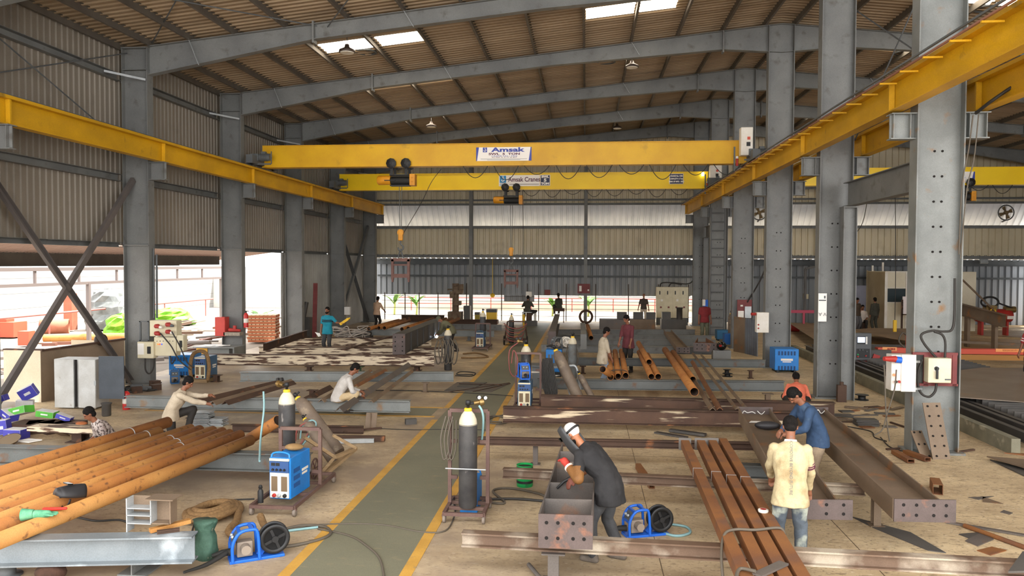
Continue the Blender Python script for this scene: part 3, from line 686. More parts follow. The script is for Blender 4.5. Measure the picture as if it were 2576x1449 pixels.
# high-bay lamps and roof ventilators
def lamp(x, y, lab):
    z = roofz(x); o = thing('high_bay_lamp', lab, 'lamp', (x, y, z-.62), 'high-bay lamps')
    m = MB(); m.tube([(x, y, z-.02), (x, y, z-.36)], .012, 6); m.build('suspension_rod', GREYD, o)
    m = MB(); m.lathe([(.06, .24), (.08, .16), (.1, .14), (.24, .07), (.25, 0), (.22, 0)], (x, y, z-.6)); m.build('shade', mk('lamp_brown', '#4a3d36', rough=.4), o)
    m = MB(); m.lathe([(.21, 0), (.2, -.02)], (x, y, z-.6)); m.build('diffuser', WHITE, o)
for (px, py, lab) in ((873, 98, 'round high-bay lamp under the nearest left skylight'), (1590, 152, 'round high-bay lamp behind the second rafter near the right skylight'), (1085, 297, 'round high-bay lamp far back above the nearer crane'),
                      (1553, 308, 'small high-bay lamp furthest back in the roof'), (2470, 960, '')):
    if not lab: continue
    yy = {873: 22.9, 1590: 29.1, 1085: 35.6, 1553: 42}[px]; p = PD(px, py, yy); lamp(p.x, yy, lab)
def vent(x, y, lab):
    z = roofz(x); o = thing('roof_ventilator', lab, 'ventilator', (x, y, z-.1), 'roof ventilators')
    m = MB(); m.lathe([(.34, .05), (.36, -.04), (.3, -.05), (.29, .04)], (x, y, z)); m.build('rim', GREYD, o)
    m = MB(); m.lathe([(.29, 0), (.02, .015)], (x, y, z+.0)); m.build('hub', mk('vent_dark', '#2a2420'), o)
for x, y, lab in ((-7.2, 25.0, 'round dark roof ventilator below the nearest left skylight'), (.72, 30.1, 'round dark roof ventilator near the right skylight'), (12.0, 24.95, 'round dark roof ventilator in the right-hand roof'), (11.6, 30.0, 'dark roof ventilator behind the second middle column'), (9.6, 35, 'far dark roof ventilator on the right slope')):
    vent(x, y, lab)
# ================================================================== steel on the shop floor
ZT = .5                                       # height of the tops of the supporting beams
def beam(label, mat_, l, r, z=ZT, h=.27, b=.2, name='steel_beam', grp=None, tw=.012, tf=.018):
    a, c = P(*l, z), P(*r, z); dn = V((0, 0, -h/2)); m = MB(); m.ibeam(a+dn, c+dn, h, b, tw, tf)
    if mat_ in (RUSTW, RUSTS):                       # scraped web between plain brown flanges
        n_ = V(((c-a).y, -(c-a).x, 0)).normalized()*(tw/2+.004); m.bar(a+dn+n_, c+dn+n_, .004, h-2*tf, mi=1); mat_ = [RUSTD, mat_]
    return m.build(name, mat_, None, 'thing', label, 'steel beam', grp)
SCUFF = mk('grey_beam_with_white_scuffs', '#82898d', '#6f777c', 1.6, .4, spots='#c3ccd2', spot_scale=1.7, spot_lo=.56, spot_hi=.72, spot_stretch=(1, 1, .6))
beam('pale blue grey beam across the near left corner under the orange pipes', SCUFF, (-80, 1354), (490, 1343), h=.3)
beam('grey green beam under the far ends of the orange pipe bundle', GREYB, (-60, 1119), (782, 1141), h=.29)
beam('blue grey beam with rust streaks that the squatting man works at', GREYP, (318, 995), (1032, 1007), z=.42, h=.27)
beam('long blue grey beam behind the squatting man', GREYP, (605, 935), (1141, 935), z=.5, h=.27)
beam('brown beam scraped white, nearest of the three on the left', RUSTW, (517, 890), (1092, 893), z=.55, h=.36, b=.18)
beam('brown beam scraped white, middle of the three on the left', RUSTW, (652, 872), (1118, 874), z=.55, h=.34, b=.18)
beam('brown beam scraped white, furthest of the three, behind the man in teal', RUSTW, (716, 849), (1085, 850), z=.55, h=.34, b=.18)
beam('pale grey beam under the distant orange pipes', GREYP, (895, 828), (1243, 832), z=.5, h=.27)
beam('grey beam further back behind the stooping welder', GREY, (1138, 815), (1262, 817), z=.5, h=.27)
beam('dark brown long beam lying near the back fence on the left', RUSTD, (1010, 792), (1118, 793), z=.42, h=.4, b=.3)
beam('dark brown beam under the yellow drums at the back', RUSTD, (1098, 803), (1250, 804), z=.42, h=.4, b=.3)
# right-hand group
def rail_beam(*a, **k): return beam(*a, **k)
b1 = rail_beam('worn rusty and white rail beam across the front, under the square tubes', RAIL, (1163, 1336), (2600, 1412), h=.16, b=.13)
b2 = rail_beam('worn whitish rail beam with holes passing behind the standing welder', RAIL, (1266, 1177), (2175, 1220), h=.14, b=.12)
b3 = rail_beam('thin rusty rail beam at the far ends of the square tubes', RUSTD, (1202, 1099), (1930, 1113), h=.13, b=.12)
beam('brown beam with white scrapes, nearer of the pair right of the walkway', RUSTS, (1266, 1022), (2005, 1035), h=.33, b=.2)
beam('brown beam with white scrapes, further of the pair right of the walkway', RUSTS, (1361, 993), (2099, 1012), h=.31, b=.2)
beam('blue grey beam under the near ends of the orange pipes', GREYB, (1352, 952), (1972, 958), h=.27)
beam('grey beam passing behind the man in maroon', GREYB, (1440, 899), (1925, 905), h=.25)
beam('grey beam, first of the close row behind the two standing men', GREY, (1362, 867), (1820, 874), h=.26)
beam('grey beam, second of the close row behind the two standing men', GREY, (1376, 852), (1800, 855), h=.26)
beam('grey beam, third of the close row behind the two standing men', GREY, (1392, 841), (1790, 844), h=.26)
beam('grey beam, last of the close row behind the two standing men', GREY, (1400, 829), (1748, 829), h=.26)
beam('short blue grey beam end seen between the rail beams at the right', GREYB, (1866, 1167), (1938, 1170), z=.22, h=.22)
# bolt holes in the rails (dark or showing the floor)
def holes(o, pts, r=.022, y=-.01):
    pass
# stands --------------------------------------------------------------------
def stand(px, py, h, label, mat_=BROWNS, w=.2, tilt=0):
    p = P(px, py, 0); o = thing('steel_stand', label, 'stand', p)
    m = MB(); m.ibeam(p+V((0, 0, .012)), p+V((0, 0, h-.012)), w*.75, w*.6, .012, .012, up=(0, 1, 0)); m.build('post', mat_, o)
    m = MB(); m.box(p+V((0, 0, h-.008)), (w*1.3, w, .016)); m.build('top_plate', mat_, o)
    m = MB(); m.box(p+V((0, 0, .008)), (w*1.2, w*1.1, .016)); m.build('base_plate', mat_, o); return o
for a in ((1392, 1462, .34, 'brown stand under the front rail beam below the drilled end plate', MILL), (1347, 1168, .37, 'brown stand under the thin rail beam behind the green can', MILL, .14),
          (1070, 986, .26, 'short stub stand alone on the floor beside the walkway', BROWNS, .16), (786, 1000, .2, 'dark stub stand under the angle bars left of the squatting man', RUSTD, .2),
          (203, 1110, .3, 'dark stub stand behind the orange pipes at the left', RUSTD, .34), (2203, 1322, .5, 'narrow stand under the front right channel beam', BROWNS, .16),
          (1466, 940, .25, 'slim stand under the grey beam left of the man in white shirt', RUSTD, .16), (1888, 952, .25, 'slim stand under the right end of the grey beam', RUSTD, .14),
          (1931, 1012, .23, 'stand under the right end of the blue grey beam', BROWNS, .2), (640, 1250, .3, ''), (778, 932, .14, 'low stub stand under the scraped white beam', RUSTD, .2),
          (490, 1050, .13, 'low block under the rust streaked beam at the left', RUSTD, .25), (1049, 932, .15, 'low stub stand near the right end of the long blue grey beam', RUSTD, .25), (900, 935, .17, 'green stub stand behind the long blue grey beam', mk('dull_green', '#5a6a4a', rough=.7), .3),
          (545, 960, .2, 'dark square stub beneath the scraped beam by the welding sets', RUSTD, .22)):
    if a[3]: stand(*a)
stand(1180, 857, .23, 'stub stand under the right end of the pale beam with the distant pipes', GREY, .2); stand(1200, 838, .23, 'stub stand under the grey beam furthest behind the stooping welder', GREY, .2)
p = P(328, 1452, 0); m = MB(); m.ibeam(p+V((0, .02, .1)), p+V((0, .4, .1)), .198, .34, .014, .014); m.build('stub_support', GREY, label='short beam stub standing under the near left beam', cat='stand')
# pipes -------------------------------------------------------------------------
def pipe(label, a, b, za, zb=None, r=.095, mat_=RUST, band=(), grp=None):
    zb = za if zb is None else zb; p, q = P(*a, za), P(*b, zb); o = thing('rust_pipe', label, 'pipe', (p+q)/2-V((0, 0, r)), grp)
    m = MB(); m.pipe(p, q, r, r-.009, 26, 0, 1); m.build('pipe_body', [mat_, mk('pipe_inside', '#3a2a20', rough=.9)], o)
    for t in band:
        c = p.lerp(q, t); d = (q-p).normalized(); m = MB(); m.lathe([(r, -.01), (r+.004, -.006), (r+.004, .006), (r, .01)], c, d, 24); m.build('weld_seam', STEELW, o)
    return o
zc = ZT+.093
W = ['front', 'second', 'third', 'fourth', 'fifth', 'sixth', 'seventh']
bund = [((-40, 1376), (630, 1107)), ((-40, 1343), (604, 1094)), ((-40, 1324), (578, 1092)), ((-40, 1308), (560, 1087)), ((-40, 1291), (536, 1084)), ((-40, 1271), (503, 1082)), ((-40, 1252), (480, 1079))]
for i, (a, b) in enumerate(bund):
    pipe('orange rusty pipe, %s from the camera side of the bundle at the left' % W[i], a, b, zc, mat_=RUST if i % 2 else RUSTL, band=(.66+.03*i,) if i in (4, 5, 3) else (), r=.09)
pipe('orange rusty pipe lying apart just behind the bundle at the left', (-40, 1231), (400, 1086), zc, band=(.9,), mat_=RUSTL, r=.09)
pipe('thicker orange pipe furthest back at the left, behind which a man peeks', (-40, 1203), (422, 1062), zc+.01, band=(.74,), r=.1, mat_=RUST)
pipe('orange pipe leaning behind the tall cylinder at the left', (622, 1108), (700, 1058), .3, .75, r=.1)
pipe('short orange pipe with open end pointing to the man in white shirt', (1516, 929), (1548, 950), .85, .5, r=.09)
g3 = 'orange pipes on the right beams'
for lab, a, b, z, r in (('left pipe of the tied trio beside the man in white', (1536, 949), (1532, 884), zc, .085), ('middle pipe of the tied trio beside the man in white', (1555, 947), (1547, 884), zc, .085), ('right pipe of the tied trio, below the hands of the man in maroon', (1574, 945), (1563, 883), zc, .085),
                     ('lower left pipe of the pyramid of three in the middle', (1639, 948), (1608, 886), zc, .085), ('lower right pipe of the pyramid of three in the middle', (1656, 948), (1628, 893), zc, .085), ('top pipe of the pyramid of three in the middle', (1633, 911), (1606, 863), zc+.14, .085),
                     ('long orange pipe reaching nearest, right of the pyramid', (1747, 986), (1673, 880), ZT+.18, .1), ('shorter orange pipe beside the long one, right of the pyramid', (1743, 955), (1693, 886), zc, .085),
                     ('single orange pipe between the grey girders at the back', (1487, 850), (1478, 819), ZT+.093, .09)):
    pipe(lab, a, b, z, r=r, mat_=RUST)
for lab, a, b in (('left of the three distant pipes on the pale beam', (928, 827), (1003, 806)), ('middle of the three distant pipes on the pale beam', (953, 825), (1018, 804)), ('right of the three distant pipes on the pale beam', (967, 825), (1030, 806)),
                ('distant pipe left of the plate girder, open end showing', (1011, 828), (1089, 802)), ('distant pipe touching the left of the plate girder', (1027, 826), (1103, 803)), ('distant pipe tip showing just right of the plate girder', (1060, 826), (1122, 802)), ('second distant pipe tip right of the plate girder', (1078, 826.5), (1137, 802)), ('distant pipe tip furthest right of the plate girder', (1099, 825), (1154, 802))):
    pipe(lab, a, b, .588, r=.085, mat_=RUST)
p, q = PD(1538, 925, 20.6), PD(1575, 925, 20.6)
m = MB(); m.tube(spline([(p.x-.1, p.y, .56), (p.x, p.y, .7), ((p.x+q.x)/2, p.y, .73), (q.x, q.y, .7), (q.x+.1, q.y, .52)], 5), .012, 6); m.build('tie_wire', CABLED, label='dark wire tied round the trio of orange pipes', cat='wire')
# square tubes --------------------------------------------------------------------
FOOTP = mk('tube_end_plate', '#6c6762', rough=.5)
for i, (f, n, lab) in enumerate((((1723, 1117), (1893, 1500), 'leftmost of the four orange brown square tubes'), ((1763, 1117), (1946, 1500), 'second from left of the four orange brown square tubes'), ((1792, 1117), (1995, 1500), 'third from left of the four orange brown square tubes'), ((1818, 1112), (2042, 1500), 'rightmost of the four orange brown square tubes'))):
    z = ZT+.066; p, q = P(*f, z), P(*n, z); o = thing('square_tube', lab, 'square tube', (p+q)/2-V((0, 0, .066)))
    m = MB(); m.rhs(p, q, .125, .13, .007); m.build('tube', TUBE, o)
    if i < 3: m = MB(); d = (q-p).normalized(); m.bar(p-d*.015, p, .2, .2); m.build('end_plate', FOOTP, o)
    c = p.lerp(q, .3+.03*i); m = MB(); d = (q-p).normalized(); m.bar(c-d*.008, c+d*.008, .134, .134); m.build('weld_seam', STEELW, o)
# beams lying on their sides -----------------------------------------------------------
def trough(label, nl, nr, fl, fr, zt, hf, mat_, pm, nplate, fplate, name='channel_beam', stiff=(), hole_n=0, web=.5, two=True):
    """H beam on its side: flanges upright, web level; nl/nr/fl/fr = pixel of the near-left.. far-right top corners"""
    a, b, c, d = (P(*q, zt) for q in (nl, nr, fl, fr)); o = thing(name, label, 'steel beam', V(((a.x+b.x)/2, (a.y+c.y)/2, zt-hf)))
    up = V((0, 0, 1)); t = .018; m = MB(); dn = V((0, 0, -hf/2))
    m.bar(a+dn, c+dn, t, hf); m.bar(b+dn, d+dn, t, hf)
    w = V((0, 0, -hf*web)); m.plate([a+w, b+w, d+w, c+w], .014); m.build('section', mat_, o)
    for s_ in stiff:
        p, q = a.lerp(c, s_), b.lerp(d, s_); m = MB(); m.bar(p+dn*.9+V((0, 0, 0)), q+dn*.9, .012, hf*.9); m.build('stiffener', mat_, o)
    for nm, (p, q), (l_, r_, u_, dd), s_ in (('end_plate', (a, b), nplate, -1), ('end_plate', (c, d), fplate, 1)):
        if l_ is None: continue
        ax = (q-p).normalized(); P0 = p-ax*l_; P1 = q+ax*r_; m = MB(); nrm = V((-ax.y, ax.x, 0))*s_*.012
        m.bar(P0+V((0, 0, (u_-dd-hf)/2))+nrm, P1+V((0, 0, (u_-dd-hf)/2))+nrm, .022, hf+u_+dd)
        pl = m.build(nm, pm, o); W_ = (P1-P0).length; H_ = hf+u_+dd; zb = p.z-hf-dd
        if s_ < 0:
            xs = (.15, .36, .64, .84) if hole_n == 4 else (.22, .6, .86)
            for x in xs:
                for zz in ((.3, .75) if hole_n != 4 or two else (.3, .7)):
                    k = P0+ax*W_*x; k = V((k.x, k.y, zb+H_*zz))+nrm; m = MB(); m.cyl(k-V((-ax.y, ax.x, 0))*.013, k+V((-ax.y, ax.x, 0))*.013, .02, 12); m.build('hole_shade_disc', HOLE, pl)  # solid dark disc, its colour stands in for the shaded hole
    return o
trough('stiffened beam with drilled end plate that the standing welder works on', (1357, 1291), (1489, 1295), (1415, 1114), (1502, 1114), ZT+.345, .34, MILL, PLATE, (.01, .01, .0, .03), (None, 0, 0, 0), stiff=(.16, .36, .66, .84), hole_n=4, web=.85)
trough('brown beam on its side behind the man in cream, marked with chalk', (1985, 1254), (2103, 1256), (1859, 1026), (1936, 1027), ZT+.245, .24, BROWNS, PLATE, (.03, .19, .0, .0), (.0, .06, .02, .0), hole_n=3)
trough('brown beam on its side, rightmost, ending in an eight-hole plate', (2248, 1254), (2362, 1256), (1997, 1026), (2073, 1027), ZT+.255, .25, BROWNS, PLATE, (.0, .19, .0, .02), (.0, .08, .02, .0), hole_n=4)
trough('brown channel lying across the close row of grey beams', (1703, 873), (1731, 874), (1670, 829), (1688, 829), ZT+.19, .18, BROWNS, PLATE, (.02, .06, .0, .02), (None, 0, 0, 0), hole_n=3)
trough('short orange brown beam with a four hole end plate by the dark helmet', (1748, 862), (1798, 863), (1755, 850), (1776, 850), ZT+.31, .3, TUBE, PLATE, (.05, .1, .0, .0), (None, 0, 0, 0), hole_n=4)
# chalk marks on the far plates
CHALK = mk('white_chalk', '#e4e2de', rough=.9)
def chalk(pts, y, lab, z=None):
    m = MB(); m.tube(spline([PD(a, b, y) for a, b in pts], 4), .009, 5); return m
for i, pts in enumerate((((1866, 1042), (1872, 1034), (1880, 1038), (1892, 1036), (1900, 1040)), ((1905, 1034), (1915, 1042), (1924, 1035)), ((2008, 1032), (2016, 1030), (2026, 1040), (2034, 1032)), ((2050, 1040), (2058, 1031), (2066, 1040), (2078, 1030)))):
    y_ = P(1900, 1026, ZT+.245).y-.04
    MB().tube(spline([PD(a, b, y_) for a, b in pts], 4), .009, 5).build('chalk_mark', CHALK, label=('first', 'second', 'third', 'fourth')[i]+' white chalk scrawl from the left on the beam end plates', cat='chalk mark')
# plate girder in the middle left
a = PD(1004, 843, 24.9); c = PD(1101, 804, 32.4); o = thing('plate_girder', 'large grey plate girder with drilled end plate, left of the walkway', 'girder', (a.x, a.y, .5))
m = MB(); zt0, zt1, zb0, zb1 = 1.2, 1.16, .56, .56; w_ = .39
for z0, z1 in ((zt0, zt1), (zb0, zb1)): m.bar((a.x, a.y, z0), (c.x, c.y, z1), w_, .024)
d_ = (V((c.x, c.y, 0))-V((a.x, a.y, 0))).normalized(); n_ = V((d_.y, -d_.x, 0))
q = [V((a.x, a.y, zt0)), V((c.x, c.y, zt1)), V((c.x, c.y, zb1)), V((a.x, a.y, zb0))]; m.plate([p+n_*.14 for p in q], .014); m.build('section', MILLD, o)
for t in (.15, .3, .45, .6, .75, .9):
    p = V((a.x, a.y, 0)).lerp(V((c.x, c.y, 0)), t); m = MB(); m.bar(p+V((0, 0, zb0))+n_*.165, p+V((0, 0, zt0-.02))+n_*.165, .012, .05, up=n_); m.build('stiffener', MILLD, o)
m = MB(); m.box((a.x, a.y-.02, .72), (.42, .03, 1.0)); pl = m.build('end_plate', PLATE, o)
for i in range(6):
    for dx in (-.12, .12): m = MB(); m.cyl((a.x+dx, a.y-.04, .36+i*.15), (a.x+dx, a.y, .36+i*.15), .022, 10); m.build('hole_shade_disc', HOLE, pl)
# girders far right of the walkway
def boxgirder(label, near, far, w, h, mat_, zt=1.0):
    p, q = P(*near, zt), P(*far, zt); o = thing('plate_girder', label, 'girder', (p.x, p.y, zt-h)); d = V((0, 0, -h/2))
    m = MB(); m.ibeam(p+d, q+d, h, w, .014, .022); m.build('section', mat_, o)
    m = MB(); dd = (q-p).normalized()*.015; m.bar(p+d-dd, p+d+dd*.2, w*1.1, h*1.08); m.build('end_plate', PLATE if mat_ is MILL else GREY, o)
boxgirder('dark plate girder running away right of the walkway, nearest end grey', (1389, 835), (1402, 790), .26, .5, MILL)
boxgirder('narrower plate girder with pale end plate beside the single orange pipe', (1468, 842), (1466, 812), .2, .5, GREY)
# angle bars on the left beams ------------------------------------------------------------
def angle(label, a, b, za, zb=None, w=.11, mat_=RUSTD, name='angle_bar'):
    p, q = P(*a, za), P(*b, za if zb is None else zb); m = MB(); m.angle(p, q, w, .012); return m.build(name, mat_, label=label, cat='steel bar')
for lab, a, b, w, mm in (('brown angle bar, upper of the three behind the man in beige', (497, 1003), (712, 953), .15, RUSTD), ('brown angle bar, middle of the three behind the man in beige', (535, 1008), (733, 953), .13, BROWNS), ('brown angle bar, lower of the three behind the man in beige', (566, 1008), (738, 957), .13, RUSTD)):
    angle(lab, a, b, .52, w=w, mat_=mm)
for lab, a, b, z0, z1, w, mm in (('long dark angle bar the squatting man is working on', (852, 1024), (1027, 911), .48, .62, .15, MILL), ('slim brown angle bar right of the squatting man', (933, 1006), (1037, 929), .48, .56, .09, BROWNS),
                          ('brown angle bar behind the squatting man, its end below his arm', (808, 1003), (932, 928), .47, .56, .12, BROWNS), ('tan angle bar rising just behind the squatting man', (880, 966), (958, 926), .5, .56, .11, BROWNS), ('orange tan bar rising right behind the squatting man', (895, 967), (970, 927), .5, .56, .09, TUBE),
                          ('brown bar sloping down at the left of the squatting man', (761, 1001), (830, 968), .46, .46, .14, RUSTD)):
    angle(lab, a, b, z0, z1, w, mm)
p, q = P(662, 873, .68), P(771, 838, .68); m = MB(); m.chan(p, q, .26, .1, .012); m.build('channel_bar', RUSTD, label='thick brown channel left of the man in teal', cat='steel bar')
p, q = P(862, 880, .565), P(990, 845, .565); m = MB(); m.bar(p, q, .14, .03); m.build('flat_bar', RUSTD, label='flat brown bar lying across the scraped white beams', cat='steel bar')
for lab, a, b, w, mm in (('left of the two brown angles running down from the pipes', (1709, 891), (1793, 1024), .13, BROWNS), ('right of the two brown angles running down from the pipes', (1742, 905), (1811, 1023), .13, TUBE), ('left of the two long thin bars reaching the chalked beam', (1743, 886), (1855, 1025), .09, BROWNS), ('right of the two long thin bars reaching the chalked beam', (1765, 890), (1877, 1022), .09, BROWNS)):
    angle(lab, a, b, ZT+w*.72, w=w*.75, mat_=mm)
# loose stuff on the floor ------------------------------------------------------------------
def slab(label, pts, t, mat_, z=0.0, name='steel_plate', cat='steel plate', grp=None):
    m = MB(); q = [P(x, y, z) + V((0, 0, t)) for x, y in pts]; n = (q[1]-q[0]).cross(q[2]-q[0])
    if n.z < 0: q = q[::-1]
    m.plate(q, t); return m.build(name, mat_, label=label, cat=cat, group=grp)
slab('dark sheet lying across the walkway edge, largest of its heap', [(1117, 984), (1235, 987), (1282, 966), (1150, 962)], .012, MILL)
slab('smaller dark sheet on top of the heap at the walkway edge', [(1150, 974), (1195, 977), (1225, 964), (1165, 963)], .03, MILLD, 0)
for i, (a, b) in enumerate((((1130, 986), (1282, 963)), ((1190, 985), (1284, 965)), ((1155, 965), (1262, 968)))):
    p, q = P(*a, .05), P(*b, .05); m = MB(); m.tube([p, q], .012, 6); m.build('steel_rod', RUSTD, label=('front', 'middle', 'rear')[i]+' thin rod lying on the sheets at the walkway edge', cat='rod')
m = MB(); p = P(1031, 1068); m.rhs(p+V((-.1, 0, .06)), p+V((.12, .1, .06)), .12, .12, .01); m.build('tube_offcut', MILLD, label='dark tube offcut on the floor beside the walkway', cat='offcut')
p, q = P(845, 1102, .06), P(968, 1103, .06); m = MB(); m.bar(p, q, .1, .1); m.build('square_bar', RUSTD, label='brown bar on the floor right of the leaning cylinders', cat='steel bar')
p, q = P(845, 1110, .05), P(941, 1108, .05); m = MB(); m.bar(p, q, .07, .08); m.build('square_bar', STEELW, label='whitish bar on the floor in front of the brown one', cat='steel bar')
p, q = P(585, 1075, .08), P(915, 1080, .08); m = MB(); m.chan(p, q, .16, .1, .012); m.build('channel_bar', RUSTD, label='rusty channel on the floor behind the leaning cylinders', cat='steel bar')
p = P(930, 1078); m = MB(); m.plate([p+V((-.12, .05, 0)), p+V((.12, .05, 0)), p+V((.14, .1, .32)), p+V((-.1, .1, .32))], .014); m.box(p+V((0, .12, .16)), (.02, .16, .3)); m.build('steel_bracket', BROWNS, label='small brown bracket standing on the floor by the cross lane', cat='bracket')
p, q = P(865, 1086, .03), P(960, 1076, .03); m = MB(); m.bar(p, q, .05, .03); m.build('flat_bar', RUSTD, label='thin curved brown bar on the floor near the cross lane', cat='steel bar')
# right floor clutter
rnd = random.Random(9)
for i in range(20):
    px, py = rnd.uniform(2105, 2255), rnd.uniform(1022, 1082); p = P(px, py); L_ = rnd.uniform(.25, .7); a = rnd.uniform(-.5, .8)
    m = MB(); m.box(p+V((0, 0, .01+.003*(i % 5))), (L_, rnd.uniform(.08, .24), .018), M.Rotation(a, 3, 'Z')); m.build('scrap_plate', (RUSTD, TUBE, MILL, MILLD, BROWNS)[i % 5], label='rusty plate offcut in the heap behind the two channel beams', cat='scrap', group='plate offcuts behind the channel beams')
for i in range(7):
    p = P(2178, 1070); m = MB(); m.box(p+V((.01*math.sin(i*2), .01*math.cos(i*3), .012+.02*i)), (.46, .3, .016), M.Rotation(.1*math.sin(i), 3, 'Z')); m.build('plate_stack', MILLD, label='dark plate in the neat pile on the right scrap heap', cat='scrap', group='neatly piled dark plates')
for lab, a, b, w in (('left short rusty tube lying below the first middle column', (2250, 1136), (2292, 1160), .12), ('right short rusty tube lying below the first middle column', (2278, 1136), (2334, 1156), .12)):
    p, q = P(*a, .05), P(*b, .05); m = MB(); m.rhs(p, q, w, .07, .008); m.build('tube_offcut', TUBE, label=lab, cat='offcut')
p = P(2352, 1240); m = MB(); m.rhs(p+V((0, -.1, .08)), p+V((.12, .3, .08)), .14, .16, .008); m.build('tube_offcut', TUBE, label='open square tube offcut behind the eight-hole end plate', cat='offcut')
slab('square brown plate on the floor at the right, greyer one', [(2428, 1362), (2460, 1375), (2500, 1358), (2468, 1338)], .012, MILL); slab('square rusty plate on the floor at the right, oranger one', [(2458, 1386), (2492, 1398), (2532, 1386), (2495, 1377)], .012, TUBE)
slab('dark plate scrap behind the square plates at the right', [(2412, 1345), (2440, 1356), (2470, 1340)], .012, MILLD); slab('dark flat plate on the floor under the rightmost channel beam', [(2140, 1300), (2290, 1340), (2380, 1392), (2335, 1386), (2200, 1330)], .01, MILLD)
slab('thin triangular scrap on the floor, right middle', [(2436, 1252), (2462, 1258), (2500, 1249)], .008, MILL); slab('pointed flat scrap on the floor, right middle', [(2472, 1264), (2524, 1268), (2472, 1250)], .008, BROWNS); slab('small scrap tile on the floor near the right edge', [(2516, 1289), (2540, 1295), (2548, 1291), (2525, 1284)], .008, MILL)
p, q = P(2426, 1322, .03), P(2600, 1385, .03); m = MB(); m.tube([p, q], .03, 10); m.build('steel_rod', TUBE, label='orange rusty rod lying at the right edge', cat='rod')
p, q = P(2380, 1313, .015), P(2600, 1350, .015); m = MB(); m.bar(p, q, .07, .02); m.build('flat_bar', MILL, label='long flat bar on the floor behind the orange rod', cat='steel bar')
for i, pts in enumerate(([(2526, 1141), (2600, 1150), (2600, 1144)], [(2482, 1150), (2600, 1185), (2600, 1160)], [(2490, 1158), (2600, 1210), (2600, 1186)])): slab(('top', 'middle', 'bottom')[i]+' sheet of the dark plate pile at the right edge', pts, .02, (TUBE, BROWNS, MILLD)[i], .06*(2-i))
slab('black plate corner at the bottom right', [(2536, 1442), (2620, 1440), (2620, 1380), (2572, 1392)], .02, MILLD, ZT+.01)
for lab, a, b in (('thin brown strip lying in front of the first middle column', (2230, 1130), (2262, 1128)), ('dark rod pointing from the first middle column', (2405, 1138), (2450, 1131)), ('brown batten beside the scrap heap', (2240, 1062), (2300, 1082))):
    p, q = P(*a, .02), P(*b, .02); m = MB(); m.bar(p, q, .05, .03); m.build('flat_bar', RUSTD, label=lab, cat='steel bar')
p = P(1624, 1218); q = P(1650, 1228); m = MB(); m.rhs(P(1605, 1172, .05), P(1640, 1222, .05), .09, .09, .006); m.build('tube_offcut', TUBE, label='small square tube lying behind the standing welder', cat='offcut')
p, q = P(1685, 1082, .05), P(1775, 1094, .05); m = MB(); m.bar(p, q, .12, .05); m.bar(p+V((-.3, -.1, -.03)), q+V((-.4, -.15, -.03)), .14, .03); m.build('flat_bar', MILLD, label='dark flat bars lying behind the square tube ends', cat='steel bar')
p, q = P(1330, 1420, .05), P(1372, 1470, .05); m = MB(); m.tube([p, q], .025, 10); m.build('steel_rod', MILL, label='short rod on the floor at the bottom beside the stand', cat='rod')
# leaning splice plates at the first column
for lab, x0, x1, yt, yb, n, mm in (('tall drilled splice plate leaning on the first middle column', 2347, 2392, 1014, 1156, 6, BROWNS), ('shorter drilled plate leaning beside the tall one', 2318, 2346, 1084, 1152, 3, BROWNS)):
    p0, p1 = P(x0, yb, .0), P(x1, yb-1, .0); yd = p0.y; w_ = (p1-p0).length; t0 = PD((x0+x1)/2-17, yt, yd+.24); h = t0.z; dx = -.1
    o = thing('splice_plate', lab, 'steel plate', ((p0+p1)/2)); m = MB(); bk = V((dx, .24, h)); m.plate([p0, p1, p1+bk, p0+bk], .016); pl = m.build('plate', mm, o)
    for i in range(n):
        for s_ in (.24, .76):
            c = p0.lerp(p1, s_)+bk*(.06+.88*i/(n-1)); m = MB(); m.cyl(c+V((0, -.018, 0)), c+V((0, .02, 0)), .018, 10); m.build('hole_shade_disc', HOLE, pl)
# row of dark blocks and plates along the back right
for i, (x0, x1, y0, y1) in enumerate(((1552, 1576, 796, 812), (1593, 1617, 796, 812), (1625, 1648, 796, 812), (1665, 1686, 795, 812), (1702, 1716, 786, 812))):
    p = PD((x0+x1)/2, y1, P(1580, 826, .05).y+.4); p.z = .54; s_ = p.y/1950; m = MB(); h = (y1-y0)*s_*1.05
    if i < 4: m.box(p+V((0, 0, h/2)), ((x1-x0)*s_, .4, h)); m.box(p+V((0, 0, h*.96)), ((x1-x0)*s_*.8, .3, h*.1))
    else: m.lathe([(.16, 0), (.16, h), (.19, h), (.19, h+.05)], p)
    m.build('cast_block', MILLD, label=['leftmost dark square block on the back table', 'dark square block in front of the man with the waistcoat', 'dark square block just right of the man with the waistcoat', 'dark square block left of the cream switchboard', 'dark round drum before the cream switchboard'][i], cat='block')
for i, (x0, x1) in enumerate(((1508, 1578), (1585, 1648), (1664, 1725))):
    p0, p1 = P(x0, 826, .05), P(x1, 826, .05); m = MB(); m.box(((p0.x+p1.x)/2, p0.y+.4, .27), (p1.x-p0.x, .8, .54)); m.build('steel_trestle', (MILL, BROWNS, MILLD)[i], label=('left', 'middle', 'right')[i]+' solid steel block table at the back under the dark blocks', cat='table', group='back block tables')
# steel ring
p = P(1474, 815); o = MB(); o.tube([(p.x+.36*math.cos(t*math.pi/12), p.y, .43+.36*math.sin(t*math.pi/12)) for t in range(24)], .07, 10, closed=True); o.build('steel_ring', RUSTD, label='round steel ring standing at the foot of the right wind post', cat='ring')
